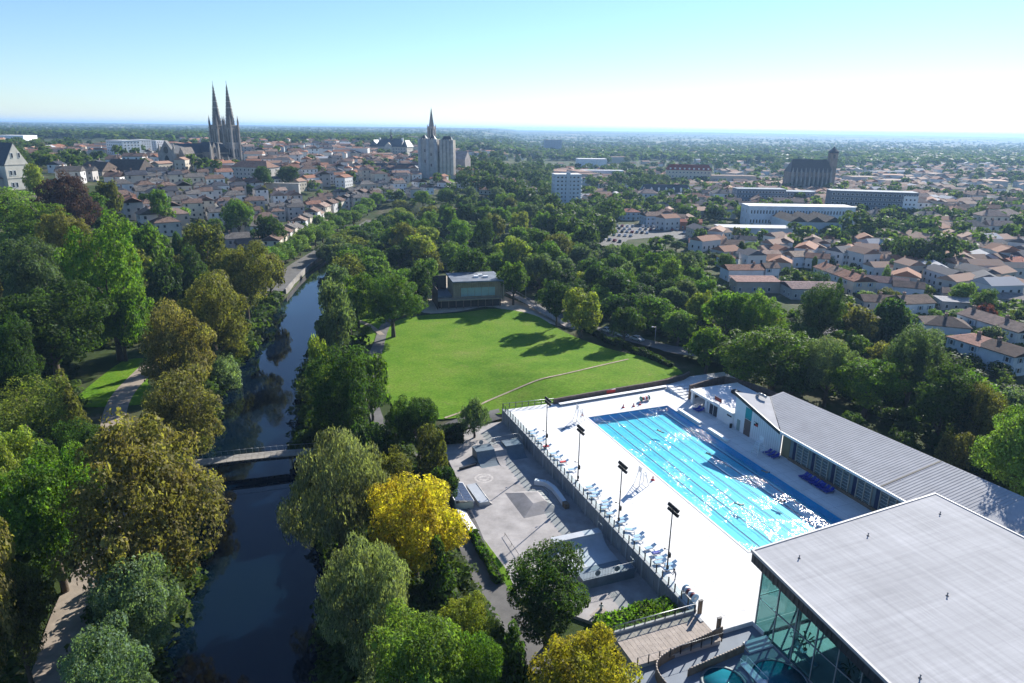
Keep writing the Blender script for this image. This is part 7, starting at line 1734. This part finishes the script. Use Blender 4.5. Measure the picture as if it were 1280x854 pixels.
for qy in range(268, 452, 13):
    qx = float(rx(qy)) + (10.5 if qy < 285 else 5.5 if qy < 300 else 0.5) + rng.uniform(-1.5, 1.5); tree(qx, qy, hz1(qx, qy), rng.uniform(12, 16), rng.uniform(14, 17), str(rng.choice(['round', 'tall'])), str(rng.choice(['green', 'grey green', 'dark', 'lime'])), 'on the right river bank opposite the quay', 'mid')
for qx, qy in ((-84, 305), (-83, 318), (-86, 332), (-85, 348), (-84, 364)):
    tree(qx + rng.uniform(-1, 1), qy, -4.0, rng.uniform(11, 14), rng.uniform(12, 15), 'round', str(rng.choice(['green', 'grey green', 'lime'])), 'overhanging the narrow river end beside the quay', 'mid')
mixg = ['green', 'green', 'dark', 'grey green', 'green', 'fresh', 'dark', 'lime']
fill_trees(W1, [(440, 318), (420, 345), (432, 385), (470, 375), (520, 360), (545, 336), (600, 334), (640, 345), (672, 340), (700, 300), (690, 262), (640, 240), (560, 236), (500, 245), (455, 280)], 66, 6.0, (12, 19), (10, 16), mixg + ['olive'], ['round', 'round', 'tall', 'round'], 'mid')
fill_trees(W2, [(640, 340), (700, 300), (740, 280), (760, 312), (820, 318), (865, 332), (888, 365), (880, 400), (850, 420), (800, 405), (740, 390), (690, 375), (655, 358)], 56, 5.5, (10, 16), (9, 14), mixg, ['round', 'round', 'tall'], 'mid')
fill_trees(W4, [(880, 390), (960, 392), (1060, 425), (1130, 450), (1200, 478), (1280, 510), (1280, 610), (1200, 570), (1100, 525), (1000, 475), (900, 445)], 26, 6.5, (8, 12), (9, 13), ['green', 'dark', 'grey green', 'olive', 'dark'], ['round', 'round', 'tall'], 'mid')
fill_trees(W5, [(0, 250), (120, 262), (230, 290), (320, 330), (300, 420), (250, 560), (140, 600), (60, 560), (0, 600)], 22, 6.5, (10, 15), (9, 13), ['green', 'dark', 'olive', 'dark', 'grey green'], ['round', 'tall', 'round', 'conic'], 'mid')
fill_trees(W6, [(150, 225), (300, 222), (400, 240), (480, 235), (430, 270), (350, 320), (290, 300), (230, 280)], 40, 5.0, (6, 10), (6, 9), ['green', 'dark', 'olive', 'fresh'], ['round', 'round', 'shrub'], 'far', 1.0)
fill_trees(W3, [(760, 262), (900, 262), (1100, 284), (1280, 290), (1280, 420), (1180, 440), (1060, 400), (960, 345), (880, 330), (790, 320)], 70, 5.0, (4.5, 9.5), (6, 10), ['green', 'dark', 'grey green', 'fresh', 'olive', 'green', 'silver'], ['round', 'round', 'shrub', 'tall', 'column', 'conic'], 'mid', 1.2)
SHN = {'round': 'round', 'tall': 'tall', 'willow': 'weeping', 'conic': 'conical', 'column': 'slim', 'cedar': 'spreading', 'shrub': 'bushy'}
label_list([(t, d, pix(t.location)[0]) for t, d in TLIST], lambda d, i: f'{d[0]} {SHN[d[1]]} tree {d[2]}, {ordn(i)} such from left')

# ------------------------------------------------------------------ far mass of trees and roofs
def merged(name, P4, base_V, base_F, k, material, label):
    V = []; Fc = []
    n = len(P4); nvv = len(base_V[0])
    out = np.zeros((n, nvv, 3), np.float32); 
    var = rng.integers(len(base_V), size=n); ang = rng.uniform(0, 6.28, n)
    for v in range(len(base_V)):
        m = var == v; B_ = base_V[v][None] * np.stack([P4[m, 4], P4[m, 4], P4[m, 3]], -1)[:, None]
        c, s = np.cos(ang[m])[:, None], np.sin(ang[m])[:, None]
        out[m, :, 0] = B_[..., 0] * c - B_[..., 1] * s + P4[m, 0][:, None]; out[m, :, 1] = B_[..., 0] * s + B_[..., 1] * c + P4[m, 1][:, None]; out[m, :, 2] = B_[..., 2] + P4[m, 2][:, None]
    Fi = (np.arange(n)[:, None, None] * nvv + base_F[None]).reshape(-1, base_F.shape[1])
    me = np_mesh(name, out.reshape(-1, 3), Fi); me.materials.append(material); o = link(name, me); o['kind'] = 'stuff'; o['label'] = label; o['category'] = 'woodland'; return o
def simple_crown(n, leaf, seed):
    r = np.random.default_rng(seed); p, d = crown_pts('round', n, r)
    while len(p) < n: p = np.concatenate([p, p[:n - len(p)]]); d = np.concatenate([d, d[:n - len(d)]])
    nrm = d + np.array([0, 0, .3]) + r.normal(0, .35, p.shape); V, Fc = leaf_quads(p[:n], nrm[:n], leaf, r); return V, Fc
def scatter(n, ylo, yhi, xspan, dens):
    """even in view: more trees far away; kept where the density function allows"""
    out = []
    while len(out) < n:
        u = rng.uniform(0, 1, 4000); Y = 1 / (1 / ylo + u * (1 / yhi - 1 / ylo)); X = rng.uniform(-1, 1, 4000) * xspan * Y
        z = hz(X, Y); k = rng.random(4000) < dens(X, Y)
        for x, y, zz in zip(X[k], Y[k], z[k]):
            out.append((x, y, zz))
    return np.array(out[:n])
wood = lambda x, y: S((nz(x, y, 170, .7) + nz(x, y, 60, 2.0) * .6 + .85) / 1.5) * .9 + .08
c90 = [simple_crown(85, .13, s) for s in range(4)]; c24 = [simple_crown(24, .26, 10 + s) for s in range(4)]
pts = np.concatenate([scatter(2600, 470, 1500, .86, wood), [q for q in scatter(1100, 330, 560, .86, wood) if q[0] > 60 and not inpoly(*pix(q), [(930, 250), (1080, 250), (1080, 296), (930, 296)])]]); ok = np.array([not blocked(x, y, 2.0) for x, y, z in pts]); pts = pts[ok]
keepm = np.array([not (x < 20 and 440 < y < 760 and x > -330) or rng.random() < .10 for x, y, z in pts]); pts = pts[keepm]; pts = pts[np.array([clear(x, y, z, 10) for x, y, z in pts])]
hts = rng.uniform(6, 13, len(pts)); P4 = np.column_stack([pts, hts, hts * rng.uniform(.8, 1.15, len(pts))])
merged('town_trees', P4, [c[0] for c in c90], c90[0][1], 0, M['far_leaf'], 'mass of garden and park trees spread through the farther town')
pts = scatter(13000, 1300, 9000, .86, wood); hts = rng.uniform(8, 15, len(pts)) * (1 - pts[:, 1] / 14000); P4 = np.column_stack([pts, hts, hts * rng.uniform(1.2, 2.4, len(pts))])
merged('far_woodland', P4, [c[0] for c in c24], c24[0][1], 0, M['far_leaf'], 'far woods and hedgerows fading to the horizon')
# wood between the keep and the white tower
c600 = [simple_crown(620, .052, 30 + s) for s in range(4)]
wp_ = []
for poly, n in (([(575, 196), (640, 186), (700, 205), (705, 262), (765, 262), (775, 292), (700, 300), (640, 238), (575, 228)], 110), ([(760, 205), (830, 205), (835, 240), (765, 250)], 30), ([(1060, 270), (1130, 285), (1200, 300), (1190, 330), (1090, 310)], 10), ([(780, 186), (1270, 186), (1270, 212), (780, 210)], 60)):
    xs = [p[0] for p in poly]; ys = [p[1] for p in poly]; m = 0; tries = 0
    while m < n and tries < n * 20:
        tries += 1; px, py = rng.uniform(min(xs), max(xs)), rng.uniform(min(ys), max(ys))
        if not inpoly(px, py, poly): continue
        h = rng.uniform(11, 19); g = gp(px, py, h * .6)
        if g is None or blocked(g[0], g[1], 3) or not clear(g[0], g[1], g[2], h): continue
        if any((g[0] - q[0]) ** 2 + (g[1] - q[1]) ** 2 < 49 for q in wp_): continue
        wp_.append((g[0], g[1], g[2], h, h * rng.uniform(.8, 1.1))); m += 1
merged('keep_wood', np.array(wp_), [c[0] for c in c600], c600[0][1], 0, M['far_leaf'], 'dense wood between the old keep and the white tower')
# undergrowth filling the woods
UZ = [([(440, 318), (420, 345), (432, 385), (470, 375), (520, 360), (545, 336), (600, 334), (640, 345), (672, 340), (700, 300), (690, 262), (640, 240), (560, 236), (500, 245), (455, 280)], 700), ([(640, 340), (700, 300), (760, 305), (900, 322), (915, 360), (890, 420), (850, 425), (740, 390), (655, 358)], 420),
      ([(880, 380), (1060, 400), (1280, 470), (1280, 620), (1100, 520), (1000, 470), (900, 440)], 420), ([(0, 250), (120, 262), (320, 330), (300, 420), (250, 560), (240, 854), (0, 854)], 800), ([(395, 420), (470, 380), (465, 480), (560, 560), (600, 700), (640, 854), (420, 854), (400, 640), (380, 560)], 420), ([(760, 262), (900, 262), (1100, 284), (1280, 290), (1280, 470), (1060, 410), (960, 345), (880, 330)], 650)]
up_ = []
for poly, n in UZ:
    xs = [p[0] for p in poly]; ys = [p[1] for p in poly]; m = 0; tries = 0
    while m < n and tries < n * 6:
        tries += 1; px, py = rng.uniform(min(xs), max(xs)), rng.uniform(min(ys), max(ys))
        if not inpoly(px, py, poly): continue
        g = gp(px, py, 1.5)
        if g is None or abs(g[0] - rx(g[1])) < 12 or blocked(g[0], g[1], 1.5) or not free(g[0], g[1], 2.0): continue
        uh = rng.uniform(2.0, 5.0)
        if not clear(g[0], g[1], g[2] - .5, uh): continue
        up_.append((g[0], g[1], g[2] - .5, uh, rng.uniform(3.0, 6.5))); m += 1
for y in np.arange(45, 440, 1.9):
    for s_ in (-1, 1):
        x = float(rx(y)) + s_ * rng.uniform(9.3, 13.0)
        if (s_ < 0 and y > 236) or abs(y - 113) < 6 or not free(x, y, .5): continue
        up_.append((x, y, max(hz1(x, y), -4.2) - .5, rng.uniform(3, 6.0), rng.uniform(4, 7.0)))
up_ = np.array(up_); nr_ = up_[:, 1] < 175; c320 = [simple_crown(320, .062, 50 + s) for s in range(4)]
merged('near_undergrowth', up_[nr_], [c[0] for c in c320], c320[0][1], 0, M['far_leaf'], 'leafy undergrowth below the nearer trees along the river')
merged('undergrowth', up_[~nr_], [c[0] for c in c90], c90[0][1], 0, M['far_leaf'], 'shrubs and undergrowth filling the woods and gardens')
ob_ = []
for side in (-1, 1):
    for i in range(75):
        y = rng.uniform(50 if side < 0 else 95, 430); x = side * (.765 * y + rng.uniform(10, 95)); ob_.append((x, y, hz1(x, y) - .3, rng.uniform(9, 15), rng.uniform(9, 14)))
merged('park_edge_wood', np.array(ob_), [c[0] for c in c600], c600[0][1], 0, M['far_leaf'], 'continuing woodland at the left and right edges of the park')
# far roofs: walls and roofs of small houses in one mass
def far_houses():
    gv, gf = [], []
    dens = lambda x, y: S((nz(x, y, 210, 3.1) + nz(x, y, 90, .2) * .5 + .55) / 1.3)
    pts = np.concatenate([scatter(2600, 560, 3800, .84, dens), [q for q in scatter(620, 300, 620, .86, lambda x, y: .7 + 0 * x) if q[0] > 95 and free(q[0], q[1], 2) and not inpoly(*pix(q), [(890, 250), (1150, 250), (1150, 300), (1090, 312), (900, 312)])]]); V = []; Fw = []; Fr = []
    wv, wf, rv, rf = [], [], [], []
    ex = []
    for poly, n in (([(190, 178), (250, 172), (330, 174), (440, 172), (525, 172), (525, 222), (440, 228), (360, 236), (300, 214), (200, 206)], 260), ([(770, 196), (1280, 192), (1280, 262), (1150, 255), (900, 250), (780, 236)], 300), ([(960, 300), (1060, 300), (1280, 300), (1280, 372), (1180, 372), (1090, 330), (980, 312)], 60)):
        xs = [p[0] for p in poly]; ys = [p[1] for p in poly]; m = 0; tries = 0
        while m < n and tries < n * 8:
            tries += 1; px, py = rng.uniform(min(xs), max(xs)), rng.uniform(min(ys), max(ys))
            if not inpoly(px, py, poly): continue
            g = gp(px, py, 3.0)
            if g is None or blocked(g[0], g[1], 4) or any((g[0] - q[0]) ** 2 + (g[1] - q[1]) ** 2 < 110 for q in ex): continue
            ex.append(tuple(g)); m += 1
    pts = np.concatenate([pts, np.array(ex)])
    for (x, y, z) in pts:
        if blocked(x, y, 4): continue
        W, D, Hh = rng.uniform(8, 16), rng.uniform(7, 10), rng.uniform(3.5, 7.5); a = rng.choice([.1, .5, 1.2, 1.7]) + rng.uniform(-.15, .15)
        if y > 750 and rng.random() < .05: W *= rng.uniform(2, 4); D *= rng.uniform(1.5, 3); Hh *= rng.uniform(1, 1.8)
        flat = W > 18; c, s = math.cos(a), math.sin(a); R = Hh + (.3 if flat else D * .24)
        tr = lambda p: (x + p[0] * c - p[1] * s, y + p[0] * s + p[1] * c, z + p[2])
        o = len(wv); wv += [tr(p) for p in [(-W / 2, -D / 2, -1), (W / 2, -D / 2, -1), (W / 2, D / 2, -1), (-W / 2, D / 2, -1), (-W / 2, -D / 2, Hh), (W / 2, -D / 2, Hh), (W / 2, D / 2, Hh), (-W / 2, D / 2, Hh)]]
        wf += [(o, o + 1, o + 5, o + 4), (o + 1, o + 2, o + 6, o + 5), (o + 2, o + 3, o + 7, o + 6), (o + 3, o, o + 4, o + 7), (o + 4, o + 5, o + 6, o + 7)]
        if y < 700:
            for f in range(int(Hh / 2.8) or 1):
                zz = 1.4 + 2.7 * f
                for sd in (-1, 1):
                    for i in range(int(W / 3)):
                        u = -W / 2 + (i + .5) * W / int(W / 3); o = len(gv); gv += [tr(p) for p in [(u - .5, sd * (D / 2 + .03), zz - .65), (u + .5, sd * (D / 2 + .03), zz - .65), (u + .5, sd * (D / 2 + .03), zz + .65), (u - .5, sd * (D / 2 + .03), zz + .65)]]; gf.append([o, o + 1, o + 2, o + 3])
                    for i in range(2):
                        u = -D / 2 + (i + .5) * D / 2; o = len(gv); gv += [tr(p) for p in [(sd * (W / 2 + .03), u - .5, zz - .65), (sd * (W / 2 + .03), u + .5, zz - .65), (sd * (W / 2 + .03), u + .5, zz + .65), (sd * (W / 2 + .03), u - .5, zz + .65)]]; gf.append([o, o + 1, o + 2, o + 3])
        e = .4; q = [(-W / 2 - e, -D / 2 - e, Hh + .02), (W / 2 + e, -D / 2 - e, Hh + .02), (W / 2 + e, D / 2 + e, Hh + .02), (-W / 2 - e, D / 2 + e, Hh + .02), (-W / 2, 0, R), (W / 2, 0, R)]
        o = len(rv); rv += [tr(p) for p in q]; rf += [(o, o + 1, o + 5, o + 4), (o + 2, o + 3, o + 4, o + 5), (o + 1, o + 2, o + 5, o + 5), (o + 3, o, o + 4, o + 4)]
    def cmat(name, stops, rough):
        m, n, l, b = newmat(name); g = N(n, 'ShaderNodeNewGeometry'); r = ramp(n, stops); r.color_ramp.interpolation = 'CONSTANT'; l.new(g.outputs['Random Per Island'], r.inputs[0]); l.new(r.outputs[0], b.inputs['Base Color']); setin(b, Roughness=rough); b.inputs['Specular IOR Level'].default_value = .06; return m
    wm_ = cmat('far_walls', [(0, (.60, .58, .55)), (.3, (.50, .45, .37)), (.55, (.42, .40, .38)), (.75, (.64, .64, .63))], .9)
    rm_ = cmat('far_roofs', [(0, (.27, .135, .085)), (.3, (.19, .12, .09)), (.55, (.32, .205, .15)), (.82, (.09, .09, .10)), (.95, (.40, .40, .41))], .8)
    b = MB(); b.v = wv + rv; b.f = [list(f) for f in wf] + [list(dict.fromkeys(i + len(wv) for i in f)) for f in rf]; o_ = len(b.v); b.v = b.v + gv; b.f += [[i + o_ for i in f] for f in gf]; b.m = [0] * len(wf) + [1] * len(rf) + [2] * len(gf); b.sm = [False] * len(b.f)
    o = link('far_town', b.mesh('far_town', [wm_, rm_, M['window']])); o['kind'] = 'stuff'; o['label'] = 'mass of small distant houses and sheds reaching towards the horizon'; o['category'] = 'town'
far_houses()
# air
hb = MB(); hb.bx(-24500, 24500, -450, 24500, -8.0, 104)
hm = bpy.data.materials.new('haze_air'); hm.use_nodes = True; hn = hm.node_tree.nodes; hn.remove(hn['Principled BSDF'])
pv_ = hn.new('ShaderNodeVolumePrincipled'); pv_.inputs['Color'].default_value = (.38, .62, .95, 1); pv_.inputs['Density'].default_value = HAZE; pv_.inputs['Anisotropy'].default_value = .25
hm.node_tree.links.new(pv_.outputs[0], hn['Material Output'].inputs['Volume'])
hz_o = link('haze', hb.mesh('haze', hm)); hz_o['kind'] = 'stuff'; hz_o['label'] = 'thin blue haze over the distance'
